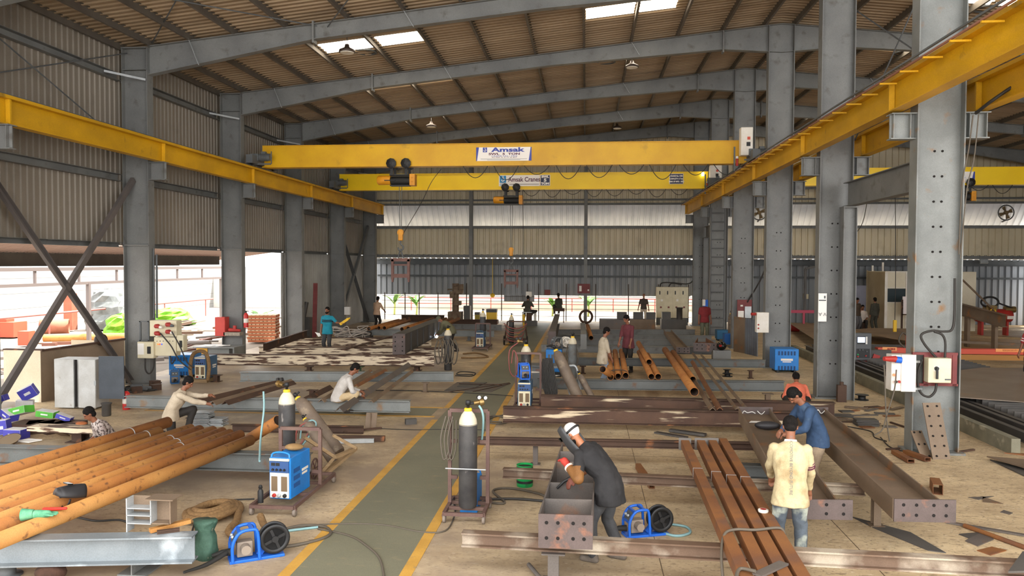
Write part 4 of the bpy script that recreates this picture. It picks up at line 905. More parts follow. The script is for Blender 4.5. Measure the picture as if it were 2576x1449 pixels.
# ================================================================== gas cylinders, welding sets and other equipment
# gas cylinder, built once, then copied --------------------------------------------------------
def cyl_proto(body, H_=1.32, r=.128, reg=False, shoulder=None):
    o = thing('gas_cylinder', 'x', 'gas cylinder', local=True)
    m = MB(); m.lathe([(r*.9, 0), (r, .03), (r, H_-.2), (r*.99, H_-.16)], (0, 0, 0)); m.build('cylinder_body', body, o)
    m = MB(); m.lathe([(r*.995, H_-.17), (r*.93, H_-.1), (r*.7, H_-.03), (r*.38, H_+.02)], (0, 0, 0)); m.build('shoulder', shoulder or CYLC, o)
    m = MB(); m.lathe([(.048, H_+.01), (.055, H_+.02), (.055, H_+.05), (.04, H_+.06)], (0, 0, 0), n=14); m.build('valve_guard', VALVEY, o)
    m = MB(); m.lathe([(.022, H_+.05), (.022, H_+.1), (.036, H_+.1), (.036, H_+.16), (.028, H_+.165)], (0, 0, 0), n=12); m.tube([(0, 0, H_+.12), (.09, 0, H_+.12)], .018, 8); m.build('valve', BLACK, o)
    if reg:
        m = MB(); m.tube([(.08, 0, H_+.12), (.16, 0, H_+.13)], .028, 10); m.lathe([(.05, -.03), (.055, 0), (.05, .03)], (.19, 0, H_+.13), (1, 0, .2), 14); m.build('regulator', BRASS, o)
        for dx, dz in ((.15, .2), (.24, .19)): m = MB(); m.lathe([(.03, -.02), (.03, .02)], (dx, -.02, H_+dz), (0, 1, 0), 16); m.build('pressure_gauge', BLACK, o); 
        for dx, dz in ((.15, .2), (.24, .19)): m = MB(); m.lathe([(.024, -.005), (.001, .0)], (dx, -.045, H_+dz), (0, -1, 0), 16); m.build('gauge_face', WHITE, o)
    return o
CP = {}
def cylinder(label, loc, kind='dark', rz=0, rx=0, ry=0, s=1.0, reg=False):
    k = (kind, reg)
    if k not in CP:
        b = {'dark': CYLD, 'grey': mk('worn_blue_grey_cylinder', '#6b7072', '#5a5852', 4, .5, spots='#7b5a42', spot_scale=4, spot_lo=.6, spot_hi=.72), 'brown': mk('dusty_brown_cylinder', '#7b6c5d', '#6a5c50', 4, .7, spots='#93836e', spot_scale=5, spot_lo=.58, spot_hi=.7)}[kind]
        CP[k] = o = cyl_proto(b, reg=reg, shoulder=mk('dusty_brown_cylinder', '#7b6c5d') if kind == 'brown' else None); o['label'] = label
    else: o = dup(CP[k], label)
    return put(o, loc, rz, rx, ry, s)
# welding set -------------------------------------------------------------------------------
PANEL = mk('welding_panel_blue', '#35507e', rough=.35); GRILL = mk('vent_slot', '#6f5c46', rough=.8)
def weld_proto(body, front):
    o = thing('welding_set', 'x', 'welding machine', local=True); w, d, h = .31, .62, .56
    m = MB(); m.box((0, d/2, h/2), (w, d, h)); m.build('casing', body, o, mods=(bev(.015),))
    m = MB(); m.box((0, -.008, h*.34), (w*.86, .02, h*.6)); fr = m.build('front_panel', front, o)
    m = MB(); m.box((0, -.012, h*.79), (w*.86, .02, h*.27)); pn = m.build('control_panel', PANEL, o)
    m = MB(); m.box((0, -.015, h*.96), (w*.9, .02, .03)); m.build('top_trim', CREAM, o)
    for dx in (-.085, -.02): m = MB(); m.box((dx+.0, -.024, h*.85), (.055, .004, .04)); m.build('display', BLACK, pn)
    for i in range(4): m = MB(); m.lathe([(.018, 0), (.014, .02)], (-.09+i*.055, -.022, h*.72), (0, -1, 0), 12); m.build('knob', BLACK, pn)
    for dx in (-.07, .07):
        m = MB(); m.box((dx, -.02, h*.38), (.085, .008, .2)); m.build('vent', GRILL, fr)
    for i, dx in enumerate((-.07, .0, .08)): m = MB(); m.lathe([(.026, 0), (.026, .025), (.015, .03)], (dx, -.016, h*.1), (0, -1, 0), 12); m.build('socket', (RED, STEELW, BLACK)[i], fr)
    m = MB(); m.tube(spline([(-.13, .02, h), (-.11, .03, h+.05), (0, .03, h+.07), (.11, .03, h+.05), (.13, .02, h)], 4), .014, 8); m.build('handle', body, o)
    for i in range(3): m = MB(); m.box((w/2+.001, d*.3, .16+i*.1), (.004, .2, .06)); m.build('side_vent', GRILL if i < 0 else mk('dark_blue_louvre', '#1a4f8c', rough=.5), o)
    m = MB(); m.box((w/2+.002, d*.72, h*.56), (.004, .2, .035)); m.build('name_strip', WHITE, o); m = MB(); m.box((w/2+.002, d*.7, h*.47), (.004, .16, .03)); m.build('name_strip', WHITE, o)
    return o
WP = {}
def weldset(label, loc, rz=0, s=1.0, kind='blue'):
    if kind not in WP:
        WP[kind] = o = weld_proto(BLUE if kind == 'blue' else mk('dark_blue_grey_case', '#3d5c78', rough=.5), WHITE if kind == 'blue' else CREAM); o['label'] = label
    else: o = dup(WP[kind], label)
    return put(o, loc, rz, s=s)
def trolley(label, loc, w, d, h, mat_, rz=0, mid=True, rungs=True):
    """wheeled welding trolley: base, posts with bars, four castors"""
    o = thing('welding_trolley', label, 'trolley', local=True); z = .13
    m = MB()
    for x in (-w/2, w/2): m.bar((x, 0, z), (x, d, z), .045, .05)
    for y in (0, d*.36, d*.7, d): m.bar((-w/2, y, z), (w/2, y, z), .045, .045)
    m.build('base_frame', mat_, o)
    m = MB()
    for x in (-w/2, w/2): m.bar((x, d*.62, z), (x, d*.62, h), .05, .045)
    m.bar((-w/2, d*.62, h), (w/2, d*.62, h), .05, .05)
    if rungs:
        for t in (.35, .7): 
            for x in (-w/2, w/2): m.bar((x, d*.62, h*t), (x*.6, d*.62, h*t), .04, .05)
    m.build('upright_frame', mat_, o)
    for x in (-w/2, w/2):
        for y in (.03, d-.03):
            m = MB(); m.lathe([(.035, -.022), (.055, -.018), (.055, .018), (.035, .022)], (x, y, .055), (1, 0, 0), 14); c = m.build('castor', mk('grey_brown_wheel', '#7d7268', rough=.7), o)
            m = MB(); m.box((x, y, .1), (.06, .05, .03)); m.build('castor_fork', mat_, c)
    return put(o, loc, rz)
def feeder(label, loc, rz=0, s=1.0, reel=BLACK, body=BLUED):
    """wire feeder: blue arched frame over a drive unit, spool on a bracket"""
    o = thing('wire_feeder', label, 'wire feeder', local=True)
    m = MB(); m.box((0, .2, .015), (.2, .56, .03)); m.build('base', body, o, mods=(bev(.006),))
    m = MB()
    for x in (-.1, .1): m.tube(spline([(x, -.05, .02), (x, -.05, .2), (x, .02, .32), (x, .14, .34), (x, .2, .3), (x, .22, .02)], 4), .018, 8)
    for y, z in ((-.05, .2), (.02, .32), (.14, .34)): m.bar((-.1, y, z), (.1, y, z), .03, .03)
    m.build('arched_frame', body, o)
    m = MB(); m.plate([(-.09, -.06, .2), (.09, -.06, .2), (.09, .01, .315), (-.09, .01, .315)], .02); pn = m.build('sloping_panel', GREYD, o)
    for dx in (-.04, .03): m = MB(); m.lathe([(.018, 0), (.014, .02)], (dx, -.04, .265), (0, -.85, .5), 10); m.build('knob', STEELW, pn)
    m = MB(); m.box((-.02, .08, .12), (.12, .16, .16)); m.lathe([(.05, 0), (.05, .1)], (.04, .08, .14), (1, 0, 0), 14); m.build('drive_unit', mk('dusty_drive', '#8a7d70', rough=.6), o, mods=(bev(.01),))
    m = MB(); m.bar((0, .22, .03), (0, .36, .2), .04, .06); m.build('spool_bracket', body, o)
    sp = MB()
    for x in (-.06, .06): sp.lathe([(.155, -.008), (.158, 0), (.155, .008), (.112, .008), (.112, -.008)], (x+.03, .38, .2), (1, 0, 0), 30); 
    for x in (-.06, .06):
        for k in range(4): a = k*math.pi/2+.4; sp.bar((x+.03, .38+.03*math.cos(a), .2+.03*math.sin(a)), (x+.03, .38+.115*math.cos(a), .2+.115*math.sin(a)), .03, .012, up=(1, 0, 0))
    sp.lathe([(.11, -.05), (.11, .05)], (.03, .38, .2), (1, 0, 0), 24); sp.lathe([(.035, -.08), (.035, .08)], (.03, .38, .2), (1, 0, 0), 14)
    sp.build('spool', reel, o)
    m = MB(); m.tube([(-.0, -.05, .1), (-.02, -.14, .1), (-.03, -.24, .08)], [.04, .032, .02], 10); m.build('outlet_boot', RUBBER, o)
    return put(o, loc, rz, s=s)
TROL = mk('maroon_brown_trolley', '#5d4540', '#6e564c', 4, .65)
def hose(name, pts, r, m_, label, cat='hose'): return cable(name, pts, r, m_, label, cat)
# --- near left: welding set on a trolley with its cylinder
pw = P(690, 1299, 0)
trolley('low brown welding trolley carrying the near blue welding set', (pw.x-.03, pw.y, 0), .62, 1.75, 1.0, TROL)
weldset('blue and white welding set on the trolley left of the walkway', (pw.x-.03, pw.y+.28, .156), R(-4), 1.06)
pc = PD(722, 1100, pw.y+1.45); cylinder('dark gas cylinder with red marks on its shoulder, behind the near welding set', (pc.x, pw.y+1.45, .156), rz=R(150), reg=True)
m = MB(); m.ell((pw.x+.02, pw.y+.7, .81), .14, .1, .05, n=12, k=8); o = m.build('crumpled_cloth', mk('brown_cloth', '#9a7b52', '#82663f', 9, .9, bump=.6, bump_scale=14), label='crumpled brown cloth on top of the near welding set', cat='cloth')
m = MB(); m.lathe([(.04, 0), (.04, .16), (.028, .18), (.02, .2), (.03, .21), (.022, .245)], (pw.x-.24, pw.y+.1, .156)); m.build('spray_bottle', BLACK, label='black bottle with white cap on the near trolley', cat='bottle')
# cart-side hoses
hose('gas_hose', [PD(663, 985, pc.y+.2), PD(664, 1030, pc.y+.1), PD(656, 1100, pc.y-.1), PD(653, 1160, pw.y+.5)], .016, HOSEB, 'pale blue gas hose hanging beside the near gas cylinder')
# leaning pair on a tipped timber barrow
a, b = P(852, 1140, .2), PD(750, 1003, P(852, 1140, .2).y+.5)
d = b-a; cy = cylinder('dusty brown gas cylinder leaning on the tipped timber barrow, the longer one', a, 'brown'); cy.rotation_mode = 'QUATERNION'; cy.rotation_quaternion = V((0, 0, 1)).rotation_difference(d)
a2, b2 = P(838, 1158, .2), PD(788, 1085, P(838, 1158, .2).y+.3)
cy = cylinder('shorter dusty cylinder with yellow top on the tipped timber barrow', a2, 'brown', s=.72); cy.rotation_mode = 'QUATERNION'; cy.rotation_quaternion = V((0, 0, 1)).rotation_difference(b2-a2)
o = thing('timber_barrow', 'tipped weathered timber barrow holding the leaning cylinders', 'barrow', P(830, 1185, 0))
q = [P(788, 1178, .08), P(826, 1190, .05), P(893, 1128, .1), P(862, 1122, .12)]
g = [P(762, 1112, .62), P(822, 1150, .25)]
for i, (p0, p1) in enumerate(((P(765, 1100, .72), P(842, 1150, .3)), (P(842, 1150, .32), P(895, 1128, .32)), (P(812, 1186, .06), P(842, 1150, .3)), (P(895, 1128, .3), P(822, 1190, .05)), (P(822, 1190, .04), P(785, 1178, .05)), (P(838, 1095, .6), P(895, 1127, .34)))):
    m = MB(); m.bar(p0, p1, .07, .05); m.build('timber_rail', WOOD, o)
m = MB(); m.plate([P(822, 1190, .03), P(895, 1128, .3), P(880, 1128, .33), P(806, 1183, .06)], .02); m.build('end_board', WOOD, o)
p = P(792, 1180, .16); m = MB(); m.tube([(p.x, p.y+.16*math.cos(t*math.pi/10), .17+.16*math.sin(t*math.pi/10)) for t in range(20)], .016, 6, closed=True); 
for k in range(3): t = k*math.pi/3; m.bar((p.x, p.y-.15*math.cos(t), .17-.15*math.sin(t)), (p.x, p.y+.15*math.cos(t), .17+.15*math.sin(t)), .015, .015)
m.build('spoked_wheel', TROL, o)
for i, (dx, c_) in enumerate(((0, HOSER), (.04, CABLE), (-.04, HOSEB))):
    p = PD(760+i*6, 1092-i*3, a.y-.1); hose('looped_hose', [p+V((-.12, 0, -.12)), p+V((-.06, -.05, .1)), p+V((.12, -.08, .22)), p+V((.18, -.05, .12)), p+V((.0, -.1, -.16)), p+V((-.1, -.05, -.24))], .015, c_, ('red', 'grey', 'pale blue')[i]+' hose looped over the leaning cylinders')
# --- trolley with the tall cylinder right of the walkway
pt = P(1166, 1318, 0)
trolley('tall brown cylinder trolley standing right of the walkway', (pt.x, pt.y, 0), .54, .75, 1.46, TROL)
cylinder('dark scuffed gas cylinder with cream shoulder on the tall trolley', (pt.x+.02, pt.y+.26, .156), s=1.0, rz=R(25), reg=True)
m = MB(); m.tube([(pt.x-.27, pt.y+.12, .72), (pt.x+.29, pt.y+.1, .72)], .01, 6); m.build('retaining_chain', STEELW, label='thin bar tying the tall cylinder to its trolley', cat='tie bar')
hose('gas_hose', [PD(1205, 1020, pt.y+.25), PD(1213, 1035, pt.y+.25), PD(1216, 1060, pt.y+.3), PD(1212, 1110, pt.y+.5)], .016, HOSEB, 'pale blue hose curving off the tall cylinder valve')
for i, s_ in enumerate((-.05, 0, .05)):
    p = V((pt.x-.27, pt.y+.42, 1.28)); m = hose('hanging_lead', [p+V((s_, 0, .1)), p+V((s_-.06, -.06, -.2)), p+V((s_-.02, -.06, -.5)), p+V((s_+.05, -.05, -.35)), p+V((s_+.05, 0, .05))], .011, CABLE, ('left', 'middle', 'right')[i]+' loop of grey lead hung on the tall trolley', 'cable')
weldset('blue welding set half hidden behind the tall trolley cylinder', (pt.x-.0, pt.y+.95, .0), R(180), .8)
# --- other cylinders
p = P(1127, 931); cylinder('dark gas cylinder behind the stooping welder, hung with coils of lead', (p.x, p.y, 0), rz=R(40))
for i in range(5):
    q = V((p.x-.28+i*.13, p.y-.16, .95+.04*(i % 2))); hose('coiled_lead', [q+V((-.05, .02, .05)), q+V((-.13, 0, -.3)), q+V((-.05, 0, -.72)), q+V((.07, 0, -.6)), q+V((.1, 0, -.15)), q+V((0, .02, .08))], .022, CABLE, ['leftmost', 'second', 'middle', 'fourth', 'rightmost'][i]+' loop of lead hung on the cylinder behind the stooping welder', 'cable')
pf = P(1207, 884); trolley('brown trolley with the far welding set beside the walkway', (pf.x, pf.y, 0), .6, 1.5, 1.05, TROL); weldset('blue grey welding set on the far trolley at the left edge of the walkway', (pf.x-.02, pf.y+.15, .156), 0, 1.05, 'grey')
cylinder('grey cylinder with orange valve on the far welding trolley', (pf.x-.05, pf.y+1.3, .156))
pm = P(1321, 1046); trolley('dark trolley with the stacked blue machines right of the walkway', (pm.x, pm.y, 0), .6, 1.5, 1.35, TROL); weldset('blue grey welding set on the trolley behind the brown beams', (pm.x-.03, pm.y+.1, .19), 0, 1.02, 'grey')
cylinder('dark gas cylinder with yellow collar on the middle trolley', (pm.x-.08, pm.y+1.25, .156), rz=R(170), reg=True)
feeder('blue wire feeder sitting on the middle welding set', (pm.x-.02, pm.y+.14, .83), R(18), 1.05)
p = V((pm.x+.42, pm.y+1.0, .0))
for i in range(5): q = p+V((i*.035, 0, 1.15)); hose('coiled_lead', [q+V((-.06, 0, .06)), q+V((-.1, -.04, -.3)), q+V((.02, -.05, -.82)), q+V((.14, -.04, -.75)), q+V((.05, 0, -.2)), q+V((0, 0, .08))], .02, CABLED, ['leftmost', 'second', 'middle', 'fourth', 'rightmost'][i]+' loop of dark lead on the middle trolley', 'cable')
q = V((pm.x-.36, pm.y+.9, 1.3)); hose('looped_hose', [q+V((.1, .1, .3)), q+V((-.1, 0, .1)), q+V((-.08, 0, -.4)), q+V((.06, 0, -.5)), q+V((.1, 0, -.1)), q+V((.0, 0, .12)), q+V((-.05, 0, -.2))], .014, HOSER, 'red brown hose looped on the left of the middle trolley')
p = P(1440, 962); cylinder('worn blue grey cylinder standing beside the close row of beams', (p.x, p.y, 0), 'grey', rz=R(60))
a, b = P(1462, 1016, .1), PD(1400, 886, P(1462, 1016, .1).y+.35); cy = cylinder('dusty brown cylinder leaning left behind the brown beams', a, 'brown', s=1.08); cy.rotation_mode = 'QUATERNION'; cy.rotation_quaternion = V((0, 0, 1)).rotation_difference(b-a)
a, b = P(1497, 1014, .08), PD(1463, 952, P(1497, 1014, .08).y+.25); cy = cylinder('short dusty cylinder leaning beside the longer leaning one', a, 'brown', s=.62); cy.rotation_mode = 'QUATERNION'; cy.rotation_quaternion = V((0, 0, 1)).rotation_difference(b-a)
o = thing('cylinder_cart', 'grey bent tube cart round the leaning brown cylinders', 'cart', P(1440, 1015))
for pts in ([(1385, 925), (1415, 925), (1422, 945), (1438, 1010)], [(1432, 920), (1448, 922), (1456, 950), (1460, 980)]):
    y_ = P(1450, 1015).y; MB().tube(spline([PD(x, y, y_+.1) for x, y in pts], 4), .03, 8).build('bent_tube', STEELW, o)
p = P(1393, 948); m = MB(); m.box((p.x, p.y+.3, .5), (.5, .6, .7)); m.build('casing', BLUE, o_ := thing('welding_set', 'tall blue welding set behind the leaning cylinders', 'welding machine', (p.x, p.y+.3, .15)), mods=(bev(.02),))
for i in range(4): m = MB(); m.box((p.x-.15+i*.1, p.y-.005, .55), (.06, .01, .3)); m.build('vent', GREYD, o_)
m = MB(); m.box((p.x, p.y+.3, .075), (.46, .56, .15)); m.build('plinth', BLACK, o_)
feeder('wire feeder with white spool on the tall blue welding set', (p.x+.0, p.y+.2, .855), R(-60), 1.05, WHITE, GREYD)
for i in range(4): q = V((p.x+.48+.05*i, p.y-.1, .95)); hose('coiled_lead', [q+V((-.04, 0, .1)), q+V((-.1, 0, -.3)), q+V((.03, 0, -.68)), q+V((.13, 0, -.3)), q+V((.03, 0, .12))], .02, CABLE, ['leftmost', 'second', 'third', 'rightmost'][i]+' loop of lead beside the tall blue welding set', 'cable')
m = MB()
for px, py in ((1347, 937), (1385, 945)):
    p = P(px, py, .66); m = MB(); m.plate([p+V((-.2, -.1, 0)), p+V((.15, -.16, .02)), p+V((.24, .12, 0)), p+V((-.1, .16, .01))], .004); m.build('paper_sheet', PAPER, label='white paper sheet %s on the trolley top behind the brown beams' % ('lying left' if px < 1360 else 'lying right'), cat='paper')
p = P(1366, 945, .3); m = MB(); m.box((p.x, p.y, .61), (.9, .6, .04)); m.box((p.x, p.y, .3), (.6, .4, .58)); m.build('work_table', GREYD, label='dark little work table holding two paper sheets', cat='table')
# loose feeders on the floor
pf1 = P(585, 1408); feeder('blue wire feeder with black spool on the floor at the front left', (pf1.x+.06, pf1.y-.02, 0), R(-58), 1.12)
pf2 = P(1590, 1352); feeder('blue wire feeder with black spool on the floor behind the welder', (pf2.x-.02, pf2.y+.06, 0), R(-70), 1.05)
m = MB(); q = [PD(570, 1390, pf1.y-.1), PD(520, 1420, pf1.y-.35), PD(462, 1440, pf1.y-.6)]; m.tube(spline(q, 5), [.03, .03, .03, .027, .026, .025, .022, .02, .018, .016, .015], 10); m.build('welding_torch', RUBBER, label='black welding torch on the floor by the near left beam', cat='torch')
# spools of wire
def spool(label, c, r, w, m_, ax=(0, 0, 1)):
    m = MB(); c = V(c); a = V(ax).normalized(); m.lathe([(r, 0), (r, w*.08), (r*.55, w*.1), (r*.55, w*.9), (r, w*.92), (r, w)], c, ax, 26); m.build('wire_spool', m_, label=label, cat='spool')
p = P(20, 1447); spool('dark wire spool at the bottom left corner', (p.x, p.y, 0), .15, .14, GREYD); p = P(1830, 947); spool('small black spool on the floor between the right beams, lower of two', (p.x, p.y, 0), .16, .1, BLACK); spool('small black spool on the floor between the right beams, upper of two', (p.x-.02, p.y, .1), .12, .12, BLACK)
p = P(2168, 1006); spool('black spool lying at the foot of the second middle column', (p.x, p.y, 0), .17, .14, BLACK)
p = P(128, 1462); m = MB(); m.ell((p.x, p.y, .1), .17, .14, .11, n=14, k=8); m.build('gunny_heap', mk('dark_brown_cloth', '#4a3226', '#38251c', 8, .9, bump=.6, bump_scale=20), label='dark brown cloth heap at the bottom edge', cat='cloth')
# helmets ------------------------------------------------------------------------------------
def mask(label, c, rz, s=1.0, m_=None, rx=0, flat=0):
    o = thing('welding_mask', label, 'welding mask', local=True); rings = []
    for i in range(8):
        t = i/7; z = t*.3; w_ = .1+.035*math.sin(t*math.pi*.9); d_ = .12*(1-.35*t*t)
        rings.append([(w_*math.sin(a), -d_*math.cos(a)*1.1, z) for a in [(-1.7+3.4*j/14) for j in range(15)]])
    m = MB()
    q = [p for r_ in rings for p in r_]; m.add(q, [(i*15+j, i*15+j+1, (i+1)*15+j+1, (i+1)*15+j) for i in range(7) for j in range(14)], sm=True)
    tip = len(m.v); top = [(0, 0, .325)]; m.add(rings[-1]+top, [(j, j+1, 15) for j in range(14)], sm=True)
    m.build('shell', m_ or mk('black_fibre', '#2b2a2c', rough=.55), o, mods=(solid(.006),))
    m = MB(); m.box((0, -.135, .2), (.12, .015, .06)); m.build('lens', mk('dark_lens', '#0c0f0d', rough=.15), o)
    m = MB(); m.tube([(.125*math.cos(t*math.pi/9), .03+.12*math.sin(t*math.pi/9), .2) for t in range(10)], .012, 6); m.build('head_band', BLACK, o)
    return put(o, c, rz, rx, s=s)
p = P(208, 1250, zc+.07); mask('black welding mask lying on the orange pipe bundle', (p.x-.0, p.y, zc+.1), R(150), 1.0, rx=R(-78))
p = P(1815, 878, .62); m = MB(); m.ell((p.x, p.y, .73), .17, .19, .15); h = m.build('shell', mk('glossy_black_helmet', '#10120f', rough=.2), o_ := thing('welding_helmet', 'glossy black helmet on the short grey block by the far blue sets', 'welding mask', (p.x, p.y, .58))); m = MB(); m.box((p.x-.05, p.y-.175, .75), (.13, .03, .07), M.Rotation(.3, 3, 'Z')); m.build('visor', mk('red_lens', '#8a1d18', rough=.15), o_)
m = MB(); m.box((p.x+.0, p.y+.05, .29), (.6, .35, .58)); m.build('steel_block', GREY, label='grey block under the glossy black helmet', cat='block')
p = P(1930, 1080, ZT+.14); m = MB(); m.ell((p.x, p.y, ZT+.21), .22, .1, .075); m.build('dark_pouch', mk('black_fibre', '#2b2a2c'), label='long black pouch lying in the left channel beam', cat='pouch')
p = P(1897, 1061, ZT+.14); m = MB(); m.plate([p+V((-.1, -.06, 0)), p+V((.12, -.05, 0)), p+V((.14, .07, 0)), p+V((-.04, .08, 0))], .004); m.build('paper_sheet', PAPER, label='white paper in the left channel beam beside the black pouch', cat='paper')
# gloves on pipes
def glove(label, p, rz, m1, m2):
    o = thing('work_glove', label, 'glove', local=True); m = MB(); m.cap((0, 0, .03), (.13, 0, .03), .05, .04)
    for i, y in enumerate((-.045, -.015, .015, .045)): m.cap((.12, y, .03), (.2+.02*(i in (1, 2)), y*1.3, .025), .015, .012)
    m.cap((.03, .04, .03), (.1, .1, .025), .017, .013); m.build('hand', m1, o, mods=(remesh(.008, 3),)); m = MB(); m.tube([(-.14, 0, .03), (-.02, 0, .035)], [.07, .05], 14); m.build('cuff', m2, o); return put(o, p, rz)
p = P(90, 1297, zc+.1); glove('green and white glove with red cuff on the orange pipes', (p.x, p.y, zc+.085), R(15), mk('mint_cloth', '#6fae88', '#4f9270', 12, .8), mk('mint_cloth', '#6fae88')); p2 = P(135, 1284, zc+.1)
m = MB(); m.cap((p2.x-.1, p2.y-.02, zc+.115), (p2.x+.12, p2.y+.04, zc+.115), .022, .016); m.build('red_cloth', mk('bright_red_cloth', '#c9352a', rough=.8), label='red cloth strip beside the green glove on the pipes', cat='cloth')
# bracket on the near-left beam, offcuts, bag, hose coil
o = thing('steel_bracket', 'welded stiffened bracket standing on the near left beam', 'bracket', P(350, 1340, ZT)); b0 = P(320, 1338, ZT); y_ = b0.y; s_ = y_/1950
x0, x1, x2 = b0.x, PD(380, 1300, y_).x, PD(429, 1300, y_).x; zt_, zs = ZT+.38, [ZT+.005, ZT+.1, ZT+.19, ZT+.27]
m = MB(); m.box((x0, y_+.06, ZT+.19), (.012, .14, .38)); m.build('side_plate', STEELW, o); m = MB(); m.box((x1, y_+.06, ZT+.245), (.012, .14, .27)); m.build('side_plate', STEELW, o)
for z in zs[1:]: m = MB(); m.box(((x0+x1)/2, y_+.06, z), (x1-x0, .14, .01)); m.build('stiffener', STEELW, o)
m = MB(); m.box(((x0+x1)/2, y_+.13, ZT+.22), (x1-x0, .012, .32)); m.box(((x1+x2)/2, y_+.12, ZT+.25), (x2-x1, .012, .28)); m.box((x2, y_+.06, ZT+.25), (.012, .14, .28)); m.build('back_plate', BROWNS, o)
m = MB(); m.box(((x1+x2)/2+.01, y_+.05, zt_+.01), (x2-x1+.1, .22, .012)); m.build('cap_plate', BROWNS, o); m = MB(); m.box(((x1+x2)/2, y_+.06, ZT+.11), (x2-x1-.03, .14, .01)); m.build('base_plate', BROWNS, o)
p, q = P(377, 1335, ZT+.03), P(478, 1310, ZT+.05); m = MB(); m.bar(p, q, .07, .045); m.build('rusty_offcut', RUSTL, label='orange bar offcut lying on the near left beam', cat='offcut'); p, q = P(395, 1340, ZT+.02), P(452, 1333, ZT+.02); m = MB(); m.chan(p, q, .06, .05, .008); m.build('rusty_offcut', RUSTD, label='small channel offcut under the orange bar on the near beam', cat='offcut')
p = P(516, 1404); m = MB(); rings = []
rnd = random.Random(3)
for i, (z, rx_, ry_) in enumerate(((0, .13, .1), (.08, .15, .12), (.18, .13, .11), (.27, .12, .1), (.34, .1, .09), (.42, .13, .1), (.46, .15, .11))): rings.append([(p.x+rx_*(1+.18*rnd.uniform(-1, 1))*math.cos(j*math.pi/9), p.y+ry_*(1+.18*rnd.uniform(-1, 1))*math.sin(j*math.pi/9), z) for j in range(18)])
m.loft(rings); m.build('crumpled_sack', mk('green_sack', '#4a6a5a', '#375446', 7, .7, spots='#c7b49a', spot_scale=7, spot_lo=.64, spot_hi=.7, bump=.6, bump_scale=16), label='crumpled green sack standing at the end of the near left beam', cat='sack')
p = P(535, 1300); pts = []
for k in range(40): t = k*.5; pts.append(p+V((.34*(1-.012*k)*math.cos(t)*1.0, .5*(1-.012*k)*math.sin(t), .05+.035*(k % 13 > 6)+.002*k)))
m = MB(); m.tube(spline(pts, 3), .05, 9); m.build('hose_coil', ROPE, label='thick cloth sleeved hose coiled on the floor left of the near trolley', cat='hose')
hose('sleeved_hose', [P(600, 1278, .06), P(595, 1310, .06), P(575, 1335, .06), P(590, 1350, .06)], .05, ROPE, 'tail of the thick sleeved hose hanging toward the feeder'); hose('sleeved_hose', [P(655, 1298, .2), P(664, 1320, .16), P(678, 1335, .22)], .05, ROPE, 'short sleeved hose between near trolley and wire feeder')
# cables on the floor
for lab, pts, r, m_ in (('long thin cable crossing the walkway to the tall trolley', [(690, 1345), (760, 1325), (850, 1318), (960, 1320), (1060, 1338), (1120, 1335), (1142, 1300), (1145, 1270)], .011, CABLE), ('cable curling down the walkway to the bottom edge', [(800, 1330), (880, 1348), (925, 1375), (955, 1405), (966, 1449), (968, 1470)], .014, CABLE),
                        ('thick cable loop ending at the near wire feeder', [(690, 1378), (750, 1370), (810, 1355), (832, 1340), (815, 1325), (760, 1322), (700, 1335)], .02, CABLE), ('pale blue hose lying beside the cable loop', [(690, 1340), (750, 1332), (800, 1326)], .018, HOSEB),
                        ('cable across the floor from near trolley toward the left', [(640, 1255), (560, 1262), (500, 1300), (480, 1345)], .012, CABLED), ('cable loop behind the tall trolley', [(1215, 1262), (1270, 1265), (1240, 1235), (1280, 1228), (1350, 1240), (1378, 1252)], .018, CABLE), ('cable running from the tall trolley to the stiffened beam', [(1218, 1256), (1300, 1255), (1385, 1262)], .02, CABLED),
                        ('hose loop right of the feeder behind the welder', [(1650, 1335), (1700, 1348), (1735, 1340), (1725, 1325), (1680, 1318), (1655, 1315)], .018, HOSEB), ('thin cable across the walkway in the middle distance', [(955, 1078), (1040, 1081), (1140, 1080), (1235, 1082)], .008, CABLED), ('dark cable lying over the cross lane', [(900, 982), (1000, 982), (1100, 985), (1200, 990), (1290, 996)], .012, CABLED),
                        ('coil of hose at the left end of the brown beams', [(1290, 1040), (1240, 1050), (1225, 1062), (1260, 1066), (1285, 1056), (1240, 1046), (1222, 1058), (1262, 1062)], .018, CABLE), ('brown hose on the floor right of the far welding set', [(1165, 890), (1200, 888), (1228, 897), (1200, 900), (1160, 900)], .03, ROPE), ('cable by the right scrap heap', [(2130, 1072), (2190, 1085), (2200, 1100), (2230, 1110)], .012, CABLED),
                        ('pair of cables dropped from the white switch cabinet, left', [(2215, 1100), (2240, 1125), (2290, 1140)], .012, CABLED), ('cable coil near the end of the long blue grey beam', [(1145, 945), (1185, 946), (1195, 938), (1160, 935), (1150, 942), (1190, 942)], .016, CABLED), ('dark cable under the orange pipes, left', [(190, 1300), (240, 1310), (300, 1308), (330, 1318)], .014, CABLED)):
    hose('floor_cable', [P(x, y, r) for x, y in pts], r, m_, lab, 'cable')
